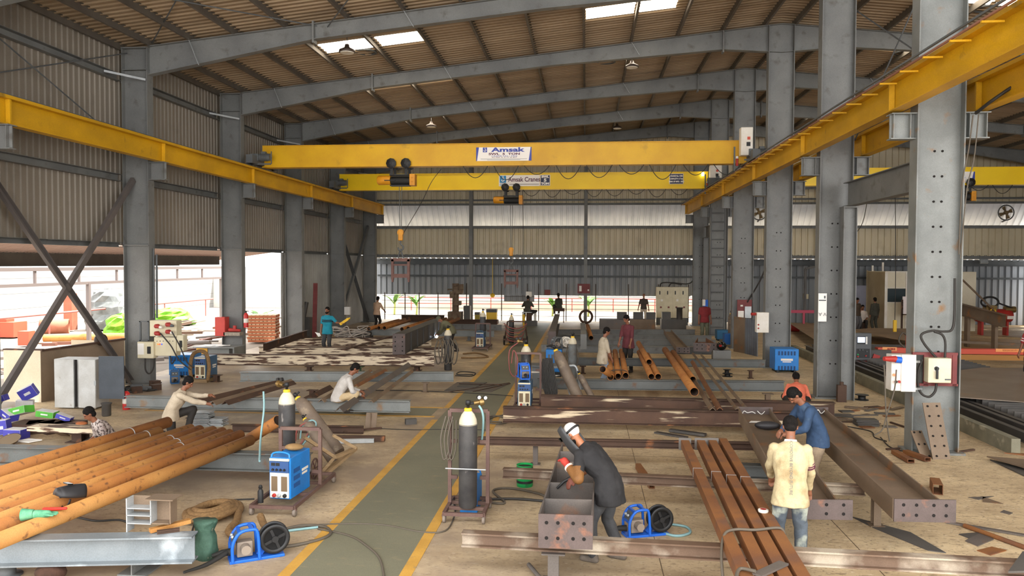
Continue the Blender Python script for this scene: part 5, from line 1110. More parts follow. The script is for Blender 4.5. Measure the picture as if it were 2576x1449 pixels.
# cable over the tubes, clamp and tape
hose('earth_cable', [P(1820, 1470, .3), P(1815, 1400, .5), P(1822, 1345, .63), P(1850, 1332, .65), P(1900, 1333, .65), P(1960, 1328, .65), P(1975, 1345, .6)], .016, CABLE, 'grey cable laid over the four square tubes', 'cable')
hose('earth_cable', [P(1850, 1470, .65), P(1860, 1432, .66), P(1900, 1437, .68)], .018, CABLE, 'short cable end by the flat clamp on the square tubes', 'cable'); p, q = P(1905, 1447, .645), P(1972, 1416, .645); m = MB(); m.bar(p, q, .1, .02); m.build('flat_clamp', MILL, label='flat steel clamp bar lying on the square tubes', cat='clamp')
p = P(1920, 1288, .632); m = MB(); m.lathe([(.055, 0), (.06, .01), (.06, .03), (.045, .035)], p, n=20); o = m.build('tape_disc', WHITE, label='white disc with red ring on the right square tube', cat='disc'); m = MB(); m.lathe([(.035, .036), (.02, .037)], p, n=18); m.build('red_ring', RED, o)
# green can
p = P(1320, 1222); o = thing('paint_can', 'green paint can with a black band behind the whitish rail beam', 'can', p); m = MB(); m.lathe([(.125, 0), (.13, .02), (.13, .33), (.135, .34), (.125, .34), (.122, .3), (.001, .28)], p, n=26); m.build('can_body', GREEN, o); m = MB(); m.lathe([(.132, .06), (.132, .1)], p, n=26); m.lathe([(.132, .25), (.132, .31)], p, n=26); m.build('black_band', BLACK, o)
# galvanised plate stacks
for cx, cy, n, lab in ((513, 1070, 12, 'left'), (547, 1070, 7, 'right')):
    p = P(cx, cy)
    for i in range(n): m = MB(); m.box(p+V((.015*math.sin(i*2.3), .02*math.cos(i*1.7), .008+i*.026)), (.36, .28, .016), M.Rotation(.12*math.sin(i*3.1), 3, 'Z')); m.build('galvanised_plate', STEELW, label=('plate in the %s pile of bright cut plates beside the man in beige' % lab), cat='steel plate', group='%s pile of bright plates' % lab)
# ================================================================== cabinets, boards, tanks, cutting table, cabin
def boxpx(px0, px1, py0, py1, y, dep):
    """world box whose front face fills those pixels at depth y"""
    a, b = PD(px0, py0, y), PD(px1, py1, y); return V(((a.x+b.x)/2, y+dep/2, (a.z+b.z)/2)), (abs(b.x-a.x), dep, abs(a.z-b.z))
def face(m, px0, px1, py0, py1, y, t=.01, mi=0):
    c, s = boxpx(px0, px1, py0, py1, y-t, t); return m.box(c, s, mi=mi)
# power board on the first left column
yb = 20.9; o = thing('power_board', 'cream power socket board with red plugs on the first left column', 'electrical board', PD(410, 900, yb))
m = MB(); c, s = boxpx(376, 444, 806, 847, yb, .3); m.box(c, s); k1 = m.build('socket_box', CREAM, o, mods=(bev(.015),))
m = MB(); c, s = boxpx(387, 443, 848, 896, yb, .26); m.box(c, s); k2 = m.build('switch_box', CREAM, o, mods=(bev(.015),))
m = MB(); c, s = boxpx(444, 461, 843, 884, yb-.05, .24); m.box(c, s); k3 = m.build('isolator_box', CREAM, o, mods=(bev(.015),)); m = MB(); face(m, 451, 457, 857, 874, yb-.05, .03); m.build('handle', BLACK, k3)
m = MB(); c, s = boxpx(345, 386, 860, 902, yb-.1, .24); m.box(c, s); k4 = m.build('isolator_box', CREAM, o, mods=(bev(.015),)); m = MB(); face(m, 370, 378, 872, 890, yb-.1, .03); m.build('handle', BLACK, k4); m = MB(); face(m, 346, 362, 864, 892, yb-.1, .004); m.build('notice', PAPER, k4)
m = MB()
for x in (352, 373): c, s = boxpx(x-2, x+2, 808, 858, yb, .05); m.box(c, s)
for y in (809, 857): c, s = boxpx(350, 375, y-1.5, y+1.5, yb, .05); m.box(c, s)
m.build('open_frame', GREYD, o)
for px, py in ((398, 820), (426, 816), (398, 838), (426, 834)):
    p = PD(px, py, yb); m = MB(); m.tube([p, p+V((-.02, -.1, 0))], .06, 12); m.tube([p+V((-.0, -.1, 0)), p+V((.14, -.16, -.02))], [.055, .04], 12); m.build('red_plug', RED, k1)
    if px == 426 or py == 820: m = MB(); m.tube([p+V((.14, -.16, -.02)), p+V((.22, -.18, -.03))], [.045, .03], 10); m.build('plug_end', WHITE if py != 816 else GREYD, k1)
for i, (px, c_) in enumerate(((397, '#e2842a'), (402, '#e0503a'), (407, '#3a58c8'))): p = PD(px, 866, yb-.01); m = MB(); m.lathe([(.022, 0), (.015, .02)], p, (0, -1, 0), 10); m.build('indicator_lamp', glow('indicator_%d' % i, c_, .6), k2)
for px in range(395, 440, 8): p = PD(px, 858, yb-.01); m = MB(); m.lathe([(.012, 0), (.01, .015)], p, (0, -1, 0), 8); m.build('push_button', BLACK, k2)
for i, pts in enumerate(([(403, 838), (430, 870), (450, 905), (480, 930)], [(432, 834), (452, 870), (470, 910), (488, 925)], [(428, 895), (432, 915), (440, 905)])): hose('power_lead', [PD(x, y, yb-(.15+.1*i if i < 2 else .02)) for x, y in pts], .018, CABLED, ('left', 'right', 'short')[i]+' power lead drooping from the cream socket board', 'cable')
hose('power_lead', [PD(365, 902, yb-.1), PD(366, 930, yb-.2), PD(376, 940, yb-.2), PD(386, 925, yb-.1), PD(388, 900, yb)], .022, CABLED, 'thick black loop of cable below the left isolator box', 'cable')
m = MB(); m.tube([PD(386, 625, 21.3), PD(387, 800, 21.2)], .025, 8); m.tube([PD(394, 640, 21.35), PD(395, 800, 21.3)], .03, 8); m.build('conduit', GREYD, label='cable conduits running up beside the first left column', cat='conduit')
# red box, shelf, extinguisher on second left column
yb = 26.7
c, s = boxpx(540, 566, 798, 846, yb, .35); m = MB(); m.box(c, s); k = m.build('red_box', mk('faded_red_enamel', '#c8473d', '#bd3f37', 3, .5), label='red steel box fixed to the second left column', cat='box', mods=(bev(.015),)); 
m = MB(); c, s = boxpx(562, 603, 836, 845, yb, .3); m.box(c, s); m.build('wall_shelf', mk('speckled_shelf', '#a89c8c', '#8b8074', 20, .8), label='small shelf beside the red box on the second left column', cat='shelf')
p = PD(592, 830, yb+.1); m = MB(); m.cap(p+V((-.2, 0, 0)), p+V((.16, 0, -.02)), .07, .05); m.box(p+V((-.02, 0, .1)), (.1, .08, .12)); m.build('red_tool', RED, label='red tool lying on the small shelf', cat='tool')
def exting(label, p, h=.55, r=.085):
    o = thing('fire_extinguisher', label, 'fire extinguisher', p); p = V(p); m = MB(); m.lathe([(r, 0), (r, h*.75), (r*.7, h*.84), (r*.3, h*.9)], p); m.build('tank', mk('extinguisher_red', '#c0302c', rough=.35), o)
    m = MB(); m.lathe([(.03, h*.88), (.03, h)], p, n=10); m.box(p+V((.03, 0, h*1.0)), (.14, .03, .03)); m.build('valve', BLACK, o); m = MB(); m.lathe([(r*1.01, h*.3), (r*1.01, h*.55)], p); m.build('white_band', WHITE, o); return o
p = PD(619, 824, 27.0); exting('red fire extinguisher hung on the right side of the second left column', p, .6); p = P(318, 1030); exting('red extinguisher on the floor in front of the grey cabinet', p, .5)
# table with papers
p0, p1 = P(487, 912), P(597, 912); o = thing('work_table', 'grey steel table with papers before the second left column', 'table', ((p0+p1)/2)); x0, x1, y_ = p0.x, p1.x, p0.y; zt_ = PD(540, 872, y_+.3).z
m = MB(); m.box(((x0+x1)/2, y_+.4, zt_), (x1-x0, .9, .04)); m.build('top', GREYP, o)
m = MB(); m.box(((x0+x1)/2-.1, y_+.1, zt_*.6), ((x1-x0)*.8, .03, zt_*.75)); m.build('front_panel', GREYP, o); m = MB(); m.box((x1-.05, y_+.4, zt_*.5), (.05, .8, zt_)); m.build('side_panel', GREYP, o)
m = MB(); m.box((x0+.28, y_+.07, zt_*.7), (.4, .02, zt_*.5)); m.build('yellow_panel', mk('yellow_board', '#d9a33f', rough=.7), o)
for i in range(5): m = MB(); m.box(((x0+x1)/2+.14*(i-2), y_+.2+.15*(i % 3), zt_+.03+.004*i), (.26, .2, .006), M.Rotation(.5*math.sin(i*2), 3, 'Z')); m.build('paper_sheet', PAPER, label=['left', 'second', 'middle', 'fourth', 'right'][i]+' paper on the grey table by the second left column', cat='paper')
# wide cream tank at the far left, grey locker
a, b = P(-40, 1022), P(104, 1012); o = thing('cream_tank', 'large cream steel tank at the left edge', 'tank', ((a+b)/2)); y_ = b.y; zt_ = PD(104, 882, y_).z; d_ = 2.6
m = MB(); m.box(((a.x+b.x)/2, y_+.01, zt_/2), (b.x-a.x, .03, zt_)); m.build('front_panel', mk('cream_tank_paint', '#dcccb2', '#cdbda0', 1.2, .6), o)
e = PX(250, 868, b.x+.55); dx = .6
m = MB(); m.plate([(b.x, y_, 0), (b.x+dx, y_+d_, 0), (b.x+dx, y_+d_, zt_+.05), (b.x, y_, zt_)], .02); m.build('side_panel', mk('shaded_tan_tank', '#8d7a66', '#7d6c5a', 1.5, .7), o)  # side panel's cream darkened in the colour to show it in shade
m = MB(); m.box(((a.x+b.x)/2+.3, y_+d_+.0, zt_/2), (b.x-a.x+.6, .03, zt_)); m.build('rear_panel', mk('cream_tank_paint', '#dcccb2'), o)
m = MB(); m.box(((a.x+b.x)/2, y_+.06, zt_+.01), (b.x-a.x+.04, .12, .05)); m.bar((b.x, y_, zt_), (b.x+dx, y_+d_, zt_+.05), .1, .05); m.build('rim', RUSTD, o)
p = P(218, 912, 1.05); m = MB(); m.lathe([(.16, -.05), (.17, .05), (.1, .06)], (b.x+dx-.2, y_+d_*.7, zt_+.1), (1, -.6, .2), 16); m.build('round_cover', mk('dark_cover', '#3a2c25', rough=.5), o)
p = P(135, 1030); q = P(311, 1030); y_ = p.y; o = thing('grey_locker', 'open grey white steel locker in front of the cream tank', 'locker', ((p+q)/2)); zt_ = PD(160, 903, y_).z
c, s = boxpx(137, 242, 903, 1026, y_+.12, .5); m = MB(); m.box(c, s); m.build('carcass', mk('pale_grey_locker', '#c9cbca', '#b5b5b1', 3, .55, spots='#7e6a58', spot_scale=6, spot_lo=.68, spot_hi=.74), o)
m = MB(); c, s = boxpx(136, 186, 904, 1026, y_+.08, .025); m.box(c, s); k = m.build('door', mk('pale_grey_locker', '#c9cbca'), o); m = MB(); c, s = boxpx(195, 242, 905, 1027, y_-.02, .025); m.box(c, s, M.Rotation(R(-6), 3, 'Z')); k = m.build('door', mk('pale_grey_locker', '#c9cbca'), o); m = MB(); face(m, 236, 241, 958, 970, y_-.03, .02); m.build('latch', STEELW, k)
m = MB(); face(m, 187, 194, 905, 1024, y_+.07, .02); m.build('gap_shade_strip', HOLE, o)  # dark strip painted as the shade between the two doors
m = MB(); c, s = boxpx(249, 311, 896, 1004, y_+.0, .03); m.box(c, s, M.Rotation(R(4), 3, 'Z')); m.build('open_door', mk('navy_grey_door', '#4a5058', '#41474e', 3, .5), o)
# electrode boxes
PURP = mk('violet_box_print', '#4a48b0', '#3f3f9c', 3, .5); GRB = mk('green_box_print', '#57b03a', '#4a9a33', 3, .5); BOXW = mk('white_box_board', '#dcdad8', '#c9c8c8', 4, .6)
def ebox(label, px, py, z, size, rot, band):
    p = P(px, py, z); o = thing('electrode_box', label, 'carton', local=True); w, d, h = size
    m = MB(); m.box((0, 0, h/2), (w, d, h)); m.build('carton', BOXW, o, mods=(bev(.006),))
    m = MB(); m.box((0, -d/2-.002, h/2), (w*.98, .004, h*.94)); k = m.build('printed_side', band, o)
    m = MB(); m.box((0, -d/2-.005, h*.5), (w*.4, .004, h*.22)); m.build('white_print', BOXW, k); m = MB(); m.box((w/2+.002, 0, h/2), (.004, d*.98, h*.94)); m.build('printed_end', band, o)
    return put(o, p, rot[2], rot[0], rot[1])
for a in (('violet and white carton standing on edge at the top of the carton heap', 80, 1000, .42, (.34, .18, .28), (R(10), R(-28), R(20)), PURP), ('white carton with green side in the middle of the carton heap', 55, 1042, .28, (.42, .26, .16), (R(-8), R(-14), R(-8)), GRB), ('violet carton with green end at the left of the carton heap', 22, 1052, .2, (.32, .22, .16), (0, R(22), R(-20)), PURP),
          ('pale carton with green end leaning at the left edge of the heap', 12, 1092, .02, (.2, .2, .3), (0, R(-6), R(12)), PURP), ('white carton with violet front, lowest of the heap', 42, 1103, .0, (.38, .26, .2), (0, 0, R(-3)), PURP), ('green sided carton at the right of the carton heap', 118, 1048, .26, (.36, .24, .13), (0, R(8), R(8)), GRB),
          ('violet carton at the far right of the carton heap', 160, 1055, .22, (.3, .18, .1), (0, R(22), R(12)), PURP), ('violet carton at the left picture edge above the heap', 2, 1012, .4, (.3, .2, .14), (0, R(-20), R(10)), PURP), ('white carton half hidden in the middle of the heap', 62, 1022, .24, (.34, .26, .14), (0, R(4), R(30)), BOXW)): ebox(*a)
m = MB()
for i in range(4): p = P(60+i*35, 1088, 0); m.box(p+V((0, .1, .1)), (.5, .5, .2), M.Rotation(i*.5, 3, 'Z'))
m.build('scrap_base', RUSTD, label='rusty block heap under the cartons', cat='scrap', kind='stuff')
p, q = P(84, 1075, .3), P(262, 1082, .3); m = MB(); m.bar(p, q, .34, .09); m.build('scraped_plank', RUSTW, label='thick scraped brown plank over the dark stub stand', cat='plank'); p = P(205, 1065, .36); m = MB(); m.ell(p, .12, .07, .035); m.build('leather_glove', mk('tan_leather', '#9c5b33', rough=.8), label='tan leather glove on the scraped plank', cat='glove')
p = P(110, 1070, .35); q = P(165, 1096, .02); m = MB(); m.bar(p, q, .2, .02); m.build('steel_plate', BROWNS, label='brown plate leaning across the carton heap', cat='steel plate')
p = P(26, 1116); m = MB(); m.lathe([(.01, .0), (.14, .03), (.2, .09), (.21, .1), (.19, .09)], p, (.0, -.4, 1), 18); m.build('metal_pan', mk('tan_pan', '#7b6a54', rough=.6), label='metal pan below the cartons at the left edge', cat='pan'); p = P(70, 1112, .0); m = MB(); m.plate([p+V((-.25, -.05, .03)), p+V((.1, -.1, .03)), p+V((.24, .08, .04)), p+V((-.05, .1, .05))], .02); m.build('paper_sheet', PAPER, label='crumpled white paper on the floor below the cartons', cat='paper')
p = P(268, 1046); m = MB(); m.lathe([(.09, 0), (.1, .02), (.1, .26), (.12, .28), (.12, .3)], p, n=18); m.build('dark_pot', MILLD, label='dark round pot on the floor behind the man peeking over the pipes', cat='pot')
# big blue machines
def bluebox(label, px0, px1, py0, pyb, dep=.7, rz=0, m_=BLUE, louvres=True):
    p0, p1 = P(px0, pyb), P(px1, pyb); w = (p1-p0).length; h = PD(px0, py0, p0.y).z; o = thing('welding_rectifier', label, 'welding machine', local=True)
    m = MB(); m.box((0, dep/2, h/2+.04), (w, dep, h-.08)); m.build('casing', m_, o, mods=(bev(.02),))
    if louvres:
        for zz in (.82, .2):
            for i in range(6): m = MB(); m.box((-w*.33+i*w*.13, -.003, h*zz), (w*.075, .01, h*.17)); m.build('louvre', mk('dark_blue_slot', '#17406e', rough=.6), o)
        m = MB(); m.box((0, -.004, h*.55), (w*.5, .008, h*.09)); k = m.build('name_plate', WHITE, o); m = MB(); m.box((0, -.004, h*.46), (w*.36, .008, h*.04)); m.build('name_plate', WHITE, o)
    for sx_ in (-1, 1): m = MB(); m.box((sx_*w*.36, dep/2, .05), (.07, dep*.9, .1)); m.build('foot', BLACK, o)
    return put(o, (p0+p1)/2, rz)
bluebox('large blue welding rectifier beside the power board on the left', 423, 481, 893, 951); bluebox('large blue welding rectifier at the foot of the third middle column', 1950, 2008, 878, 938, .75)
bluebox('dark blue machine by the foot of the fourth middle column, further one', 1804, 1834, 831, 858, .6, 0, mk('teal_blue_enamel', '#1f5f86', rough=.5), False); bluebox('blue machine by the foot of the fourth middle column, nearer one', 1823, 1848, 840, 872, .5, 0, mk('mid_blue_enamel', '#1f5fa8', rough=.5), False)
p = P(504, 962); weldset('dusty welding set wrapped with thick hose beside the large blue rectifier', (p.x, p.y, .1), 0, 1.15, 'grey'); m = MB(); m.box((p.x, p.y+.35, .05), (.45, .8, .1)); m.build('timber_block', WOOD, label='low block under the dusty welding set', cat='block')
m = MB(); m.tube(spline([V((p.x+.28, p.y-.1, .08)), V((p.x+.3, p.y-.05, .5)), V((p.x+.18, p.y, .86)), V((p.x-.05, p.y, .92)), V((p.x-.24, p.y, .78)), V((p.x-.28, p.y-.05, .4)), V((p.x-.22, p.y-.1, .1))], 5), .055, 9); m.build('sleeved_hose', ROPE, label='thick brown hose looped over the dusty welding set', cat='hose')
p = P(440, 965); feeder('dark blue wire feeder on the floor before the large blue rectifier', (p.x, p.y, 0), R(30), 1.1, BLACK, mk('dull_blue', '#2a5a8a', rough=.6))
rnd = random.Random(12)
for i in range(9):
    p = P(rnd.uniform(330, 420), rnd.uniform(968, 990)); m = MB(); k_ = i % 3
    if k_ == 0: m.cap(p+V((-.12, 0, .07)), p+V((.12, .05, .07)), .06, .05)
    elif k_ == 1: m.box(p+V((0, 0, .08)), (.24, .2, .16), M.Rotation(i, 3, 'Z'))
    else: m.tube(spline([p+V((.14*math.cos(t), .14*math.sin(t), .03)) for t in (0, 1.2, 2.4, 3.6, 4.8, 6)], 4), .03, 8)
    m.build(('grinder', 'tool_box', 'lead_coil')[k_], (GREYD, RUSTD, CABLED)[k_], label=['angle grinder', 'small dark box', 'coil of dark lead'][k_]+' among the tools at the foot of the first left column', cat=('tool', 'box', 'cable')[k_], group='tools by the first left column')
# isolator and white cabinet on the nearest middle column
yc = DX-.2; o = thing('isolator_switch', 'cream isolator switch on a maroon frame on the nearest middle column', 'switch', PD(2365, 972, yc))
m = MB()
for x in (2330, 2402): c, s = boxpx(x-5, x+5, 888, 972, yc, .04); m.box(c, s)
for y in (890, 968): c, s = boxpx(2296, 2410, y-4, y+4, yc, .05); m.box(c, s)
c, s = boxpx(2334, 2400, 892, 966, yc+.01, .02); m.box(c, s); m.build('mounting_frame', MAROON, o)
m = MB(); c, s = boxpx(2336, 2393, 901, 964, yc-.2, .2); m.box(c, s); k = m.build('enclosure', CREAM, o, mods=(bev(.012),))
m = MB(); face(m, 2349, 2363, 921, 934, yc-.2, .006); m.build('dial_plate', WHITE, k); p = PD(2356, 927, yc-.21); m = MB(); m.lathe([(.04, 0), (.035, .03)], p, (0, -1, 0), 16); m.bar(p+V((0, -.03, .02)), p+V((0, -.03, -.19)), .035, .03, up=(0, 1, 0)); m.build('rotary_handle', BLACK, k)
m = MB(); face(m, 2377, 2392, 953, 957, yc-.2, .004); m.build('name_strip', GREYD, k)
for i, pts in enumerate(([(2355, 900), (2325, 865), (2318, 842), (2345, 832), (2375, 834), (2395, 828), (2401, 790), (2402, 700)], [(2377, 900), (2378, 862), (2370, 842), (2350, 834)], [(2356, 965), (2352, 985), (2338, 998), (2320, 992), (2310, 972), (2310, 935), (2320, 905)])): hose('column_cable', [PD(x, y, yc-.06) for x, y in pts], .022, CABLED, ('long', 'short', 'lower')[i]+' black cable looping over the isolator on the nearest middle column', 'cable')
yw = DX-.7; o = thing('control_cabinet', 'white control cabinet with red plug left of the nearest middle column', 'cabinet', PD(2275, 985, yw))
a, b = PD(2243, 985, yw), PD(2306, 893, yw); a0 = PD(2267, 985, yw-.0)
m = MB(); m.box(((a0.x+b.x)/2, yw+.02, (a.z+b.z)/2), (b.x-a0.x, .03, b.z-a.z)); m.box(((a.x+b.x)/2, yw+.16, (a.z+b.z)/2), (b.x-a.x, .26, (b.z-a.z)*.97)); k = m.build('cabinet_body', WHITE, o, mods=(bev(.008),))
p = PD(2238, 903, yw-.05); m = MB(); m.tube([p+V((.1, 0, 0)), p+V((-.12, -.06, .01))], [.06, .04], 12); m.build('red_plug', RED, k); m = MB(); m.tube([p+V((.1, 0, -.01)), p+V((.2, 0, -.02))], .06, 12); m.build('blue_socket', BLUED, k)
for i, (px, py, c_) in enumerate(((2249, 943, None), (2254, 960, BLACK), (2262, 960, RED))): p = PD(px, py, yw+.0); m = MB(); m.lathe([(.025, 0), (.022, .05)], p, (-.3, -1, 0), 12); m.build('push_button', c_ or glow('red_pilot', '#ff4a30', 3), k)
m = MB()
for y in (910, 978): m.bar(PD(2304, y, yw+.1), PD(2318, y, DX), .04, .04)
m.build('hinge_bracket', STEELW, o)
for i, pts in enumerate(([(2224, 918), (2226, 960), (2228, 1020), (2232, 1070), (2238, 1110)], [(2255, 930), (2250, 980), (2232, 1040), (2220, 1080), (2200, 1095)])): hose('power_lead', [PD(x, y, yw-.1) for x, y in pts], .013, CABLE, ('left', 'right')[i]+' lead hanging from the white control cabinet to the floor', 'cable')
# second white cabinet + maroon board on fourth middle column
yw = LY(2)-.6; c, s = boxpx(1904, 1934, 786, 837, yw, .28); m = MB(); m.box(c, s); o = thing('control_cabinet', 'white control cabinet on the left of the third middle column', 'cabinet', c-V((0, 0, s[2]/2))); k = m.build('cabinet_body', WHITE, o, mods=(bev(.01),)); p = PD(1901, 790, yw); m = MB(); m.cyl(p, p+V((-.15, -.05, 0)), .05); m.build('red_plug', RED, k)
for py in (817, 826): p = PD(1908, py, yw-.01); m = MB(); m.lathe([(.03, 0), (.02, .04)], p, (0, -1, 0), 10); m.build('push_button', RED, k)
m = MB(); p = PD(1930, 812, yw+.24); m.bar(p, (p.x, LY(2)-.19, p.z), .1, .4); m.build('hinge_bracket', GREYD, o)
yw = LY(3)-.228; c, s = boxpx(1855, 1891, 754, 800, yw, .06); m = MB(); m.box(c, s); o = thing('distribution_board', 'maroon distribution board with white boxes on the fourth middle column', 'electrical board', c-V((0, 0, s[2]/2))); k = m.build('back_board', MAROON, o)
for x0, x1, y0, y1, mm in ((1857, 1871, 782, 800, WHITE), (1874, 1890, 771, 800, STEELW), (1863, 1869, 767, 771, WHITE)): m = MB(); c, s = boxpx(x0, x1, y0, y1, yw-.1, .1); m.box(c, s); m.build('switch_box', mm, o)
# corrugated screen near that column
p0, p1, p2 = P(1845, 884), P(1873, 889), P(1906, 897); o = thing('sheet_screen', 'low corrugated sheet screen beside the third middle column', 'screen', ((p0+p2)/2)); m = MB(); m.plate([p0, p1, p1+V((0, 0, 1.42)), p0+V((0, 0, 1.42))], .03); m.build('brown_panel', BROWNS, o); m = MB(); sheet(m, p1, p2, (0, 0, 1.4), .18, .03); m.build('grey_panel', mk('slate_sheet', '#6b7078', '#5c6068', 2, .6), o, mods=(solid(.004),))
p = P(1834, 868); cylinder('brown gas cylinder left of the corrugated screen', (P(1838, 866).x, P(1838, 866).y, 0), 'brown')
# drum fans on the back wall
def fan(label, px, py):
    p = PD(px, py, YB-.45); o = thing('wall_fan', label, 'fan', p-V((0, 0, .5)), 'wall fans'); m = MB(); m.tube([p+V((.42*math.cos(t*math.pi/12), 0, .42*math.sin(t*math.pi/12))) for t in range(24)], .035, 8, closed=True)
    for k in range(8): t = k*math.pi/4; m.tube([p, p+V((.42*math.cos(t), -.03, .42*math.sin(t)))], .008, 5)
    m.build('guard', GREYD, o); FB = mk('dusty_fan', '#7d6a4c', '#6b5a40', 5, .8)
    for k in range(4): t = k*math.pi/2+.4; d = V((math.cos(t), 0, math.sin(t))); n = V((-d.z, 0, d.x)); m = MB(); m.plate([p+d*.08-n*.04+V((0, .03, 0)), p+d*.36-n*.13+V((0, .05, 0)), p+d*.36+n*.1, p+d*.08+n*.04], .01); m.build('blade', FB, o)
    m = MB(); m.lathe([(.11, .08), (.11, -.1), (.07, -.14)], p, (0, -1, 0), 16); m.build('hub', mk('dusty_fan', '#7d6a4c'), o); m = MB(); m.bar(p+V((0, .05, -.42)), p+V((0, .4, -.5)), .08, .06); m.build('bracket', GREYD, o)
fan('dusty wall fan on the back wall behind the fourth middle column', 1910, 535); fan('dusty wall fan on the back wall at the far right', 2531, 535)
# cream switchboard at the back
yb = 45.6; o = thing('switchboard', 'large cream switchboard of many doors in front of the back wall', 'switchboard', PD(1692, 802, yb)); c, s = boxpx(1652, 1731, 722, 800, yb, .5); c.z -= .0; m = MB(); m.box(c, s); k = m.build('cabinet_body', CREAM, o)
for r_, (y0, y1, n) in enumerate(((723, 745, 4), (747, 763, 2), (765, 799, 4))):
    for i in range(n):
        w_ = 78/n; m = MB(); face(m, 1653+i*w_+.6, 1653+(i+1)*w_-.6, y0, y1, yb, .02); d_ = m.build('door', CREAM, o)
        xc = 1653+(i+.5)*w_
        if r_ == 0: m = MB(); face(m, xc-4, xc-1.5, y0+9, y1-4, yb-.02, .03); m.build('handle', BLACK, d_)
        elif r_ == 1: m = MB(); face(m, xc-10, xc-5, y0+6, y1-5, yb-.02, .01); m.build('notice', PAPER, d_)
        else: m = MB(); face(m, xc-2.5, xc+2, y0+6, y0+10, yb-.02, .01); m.build('meter', MAROON, d_)
m = MB(); m.box((c.x, c.y, (c.z-s[2]/2)/2), (s[0], .4, c.z-s[2]/2)); m.build('plinth', GREYD, o)
for i, pts in enumerate(([(1660, 722), (1665, 712), (1690, 711), (1730, 714), (1745, 700), (1752, 660), (1752, 600)], [(1682, 722), (1690, 713), (1715, 716)])): hose('supply_cable', [PD(x, y, yb+.3) for x, y in pts], .035, CABLED, ('long', 'short')[i]+' black supply cable over the cream switchboard', 'cable')
# small boards at the back
y_ = YB-.63; c, s = boxpx(1453, 1484, 714, 738, y_, .12); m = MB(); m.box(c, s); o = thing('distribution_board', 'maroon board with white switch on the right wind post', 'electrical board', c-V((0, 0, s[2]/2))); k = m.build('back_board', MAROON, o)
m = MB(); face(m, 1457, 1463, 719, 733, y_, .05); m.build('switch', WHITE, k); m = MB(); face(m, 1478, 1482, 728, 732, y_, .02); m.build('label_plate', PAPER, k)
c, s = boxpx(1370, 1384, 729, 742, YB+1.35, .2); m = MB(); m.box(c, s); m.build('red_box', MAROON, label='small dark red box on the lower back wall', cat='box')
# cabin
yb = 43.6; a = PD(2228, 826, yb); o = thing('site_cabin', 'white panelled cabin with dark windows in the right bay', 'cabin', (a.x+2, yb+1.5, 0)); zt_ = PD(2240, 683, yb).z; CABW = mk('cabin_cream_panel', '#e4dcc6', '#d8cfb6', 1, .6); CABD = mk('cabin_tan_panel', '#b5a688', '#a59678', 1, .7)
x0, x1 = a.x, a.x+4.6
m = MB(); m.box(((x0+x1)/2, yb+1.4, zt_/2), (x1-x0, 2.8, zt_)); m.build('body', CABW, o)
m = MB(); xl = PD(2184, 690, yb+2.8).x; m.box((x0-.02, yb+1.4, zt_*.5), (.04, 2.7, zt_*.98)); m.build('side_panel', CABD, o)
for i, (px0, px1) in enumerate(((2233, 2280), (2283, 2330), (2333, 2400))):
    m = MB(); face(m, px0, px1, 726, 760, yb, .03); w = m.build('window', mk('dark_cabin_glass', '#2d3a40', rough=.15), o)
for px in (2229, 2281.5, 2331): m = MB(); face(m, px-2, px+2, 683, 826, yb-.02, .05); m.build('frame_post', WHITE, o)
for py in (684, 724, 762): m = MB(); face(m, 2229, 2410, py-1.5, py+1.5, yb-.02, .04); m.build('frame_rail', WHITE, o)
y2 = yb+2.9; m = MB(); q0, q1 = PD(2137, 718, y2), PD(2226, 718, y2); m.box(((q0.x+q1.x)/2, y2, PD(2150, 718, y2).z/2), (q1.x-q0.x, .06, PD(2150, 718, y2).z)); m.build('side_wall', mk('lilac_grey_panel', '#8d8fa0', '#7f8090', 1, .6), o)
for px in (2181, 2197): m = MB(); p = PD(px, 680, y2); m.box((p.x, y2-.05, p.z/2), (.07, .08, p.z)); m.build('frame_post', CABD, o)
for px, py in ((2195, 668), (2221, 660)): p = PD(px, py, y2-.3); m = MB(); m.bar((p.x, p.y, zt_), (p.x, p.y, p.z), .09, .09); m.build('white_stub', WHITE, o)
yb2 = yb-1.2; p = PD(2290, 766, yb2); o = thing('notice_board', 'white notice board on a brown stand before the cabin', 'notice board', (p.x, yb2, 0)); c, s = boxpx(2271, 2306, 746, 790, yb2, .04); m = MB(); m.box(c, s); m.build('board', mk('pinkish_white_board', '#e6dcdc', rough=.5), o)
m = MB(); c, s = boxpx(2268, 2271, 744, 826, yb2, .05); c.z = s[2]/2; m.box(c, s); c2, s2 = boxpx(2268, 2308, 790, 793, yb2, .05); m.box(c2, s2); m.box((c.x, yb2, .02), (.3, .5, .04)); m.build('stand', RUSTD, o)
# cutting table and machine in the right bay
TR0, TR1 = P(1995, 868, .3), P(2556, 1104, .3)
o = thing('cutting_table', 'long low cutting table with slatted bed along the right bay', 'cutting table', ((TR0+TR1)/2-V((0, 0, .3)))); CONC = mk('grey_green_track', '#8a8672', '#6f6c5c', 2, .8, spots='#a39d88', spot_scale=3)
d = (TR1-TR0).normalized(); n = V((d.y, -d.x, 0))*-1
if n.x < 0: n = -n
m = MB(); m.bar(TR0-V((0, 0, .15)), TR1-V((0, 0, .15)), .16, .3); m.build('track_kerb', CONC, o)
for w_, h_ in ((.5, .22), (.75, .26), (1.0, .24)): m = MB(); m.ibeam(TR0+n*w_+V((0, 0, h_-.3-.02)), TR1+n*w_-d*.4+V((0, 0, h_-.3-.02)), .2, .12); m.build('bed_rail', MILLD, o)
L_ = (TR1-TR0).length
for i in range(60): t = (i+.5)/60; p = TR0.lerp(TR1, t)+n*1.15; m = MB(); m.bar(p+V((0, 0, -.02)), p+n*3.2+V((0, 0, -.02)), .02, .22); m.build('slat', MILLD, o)
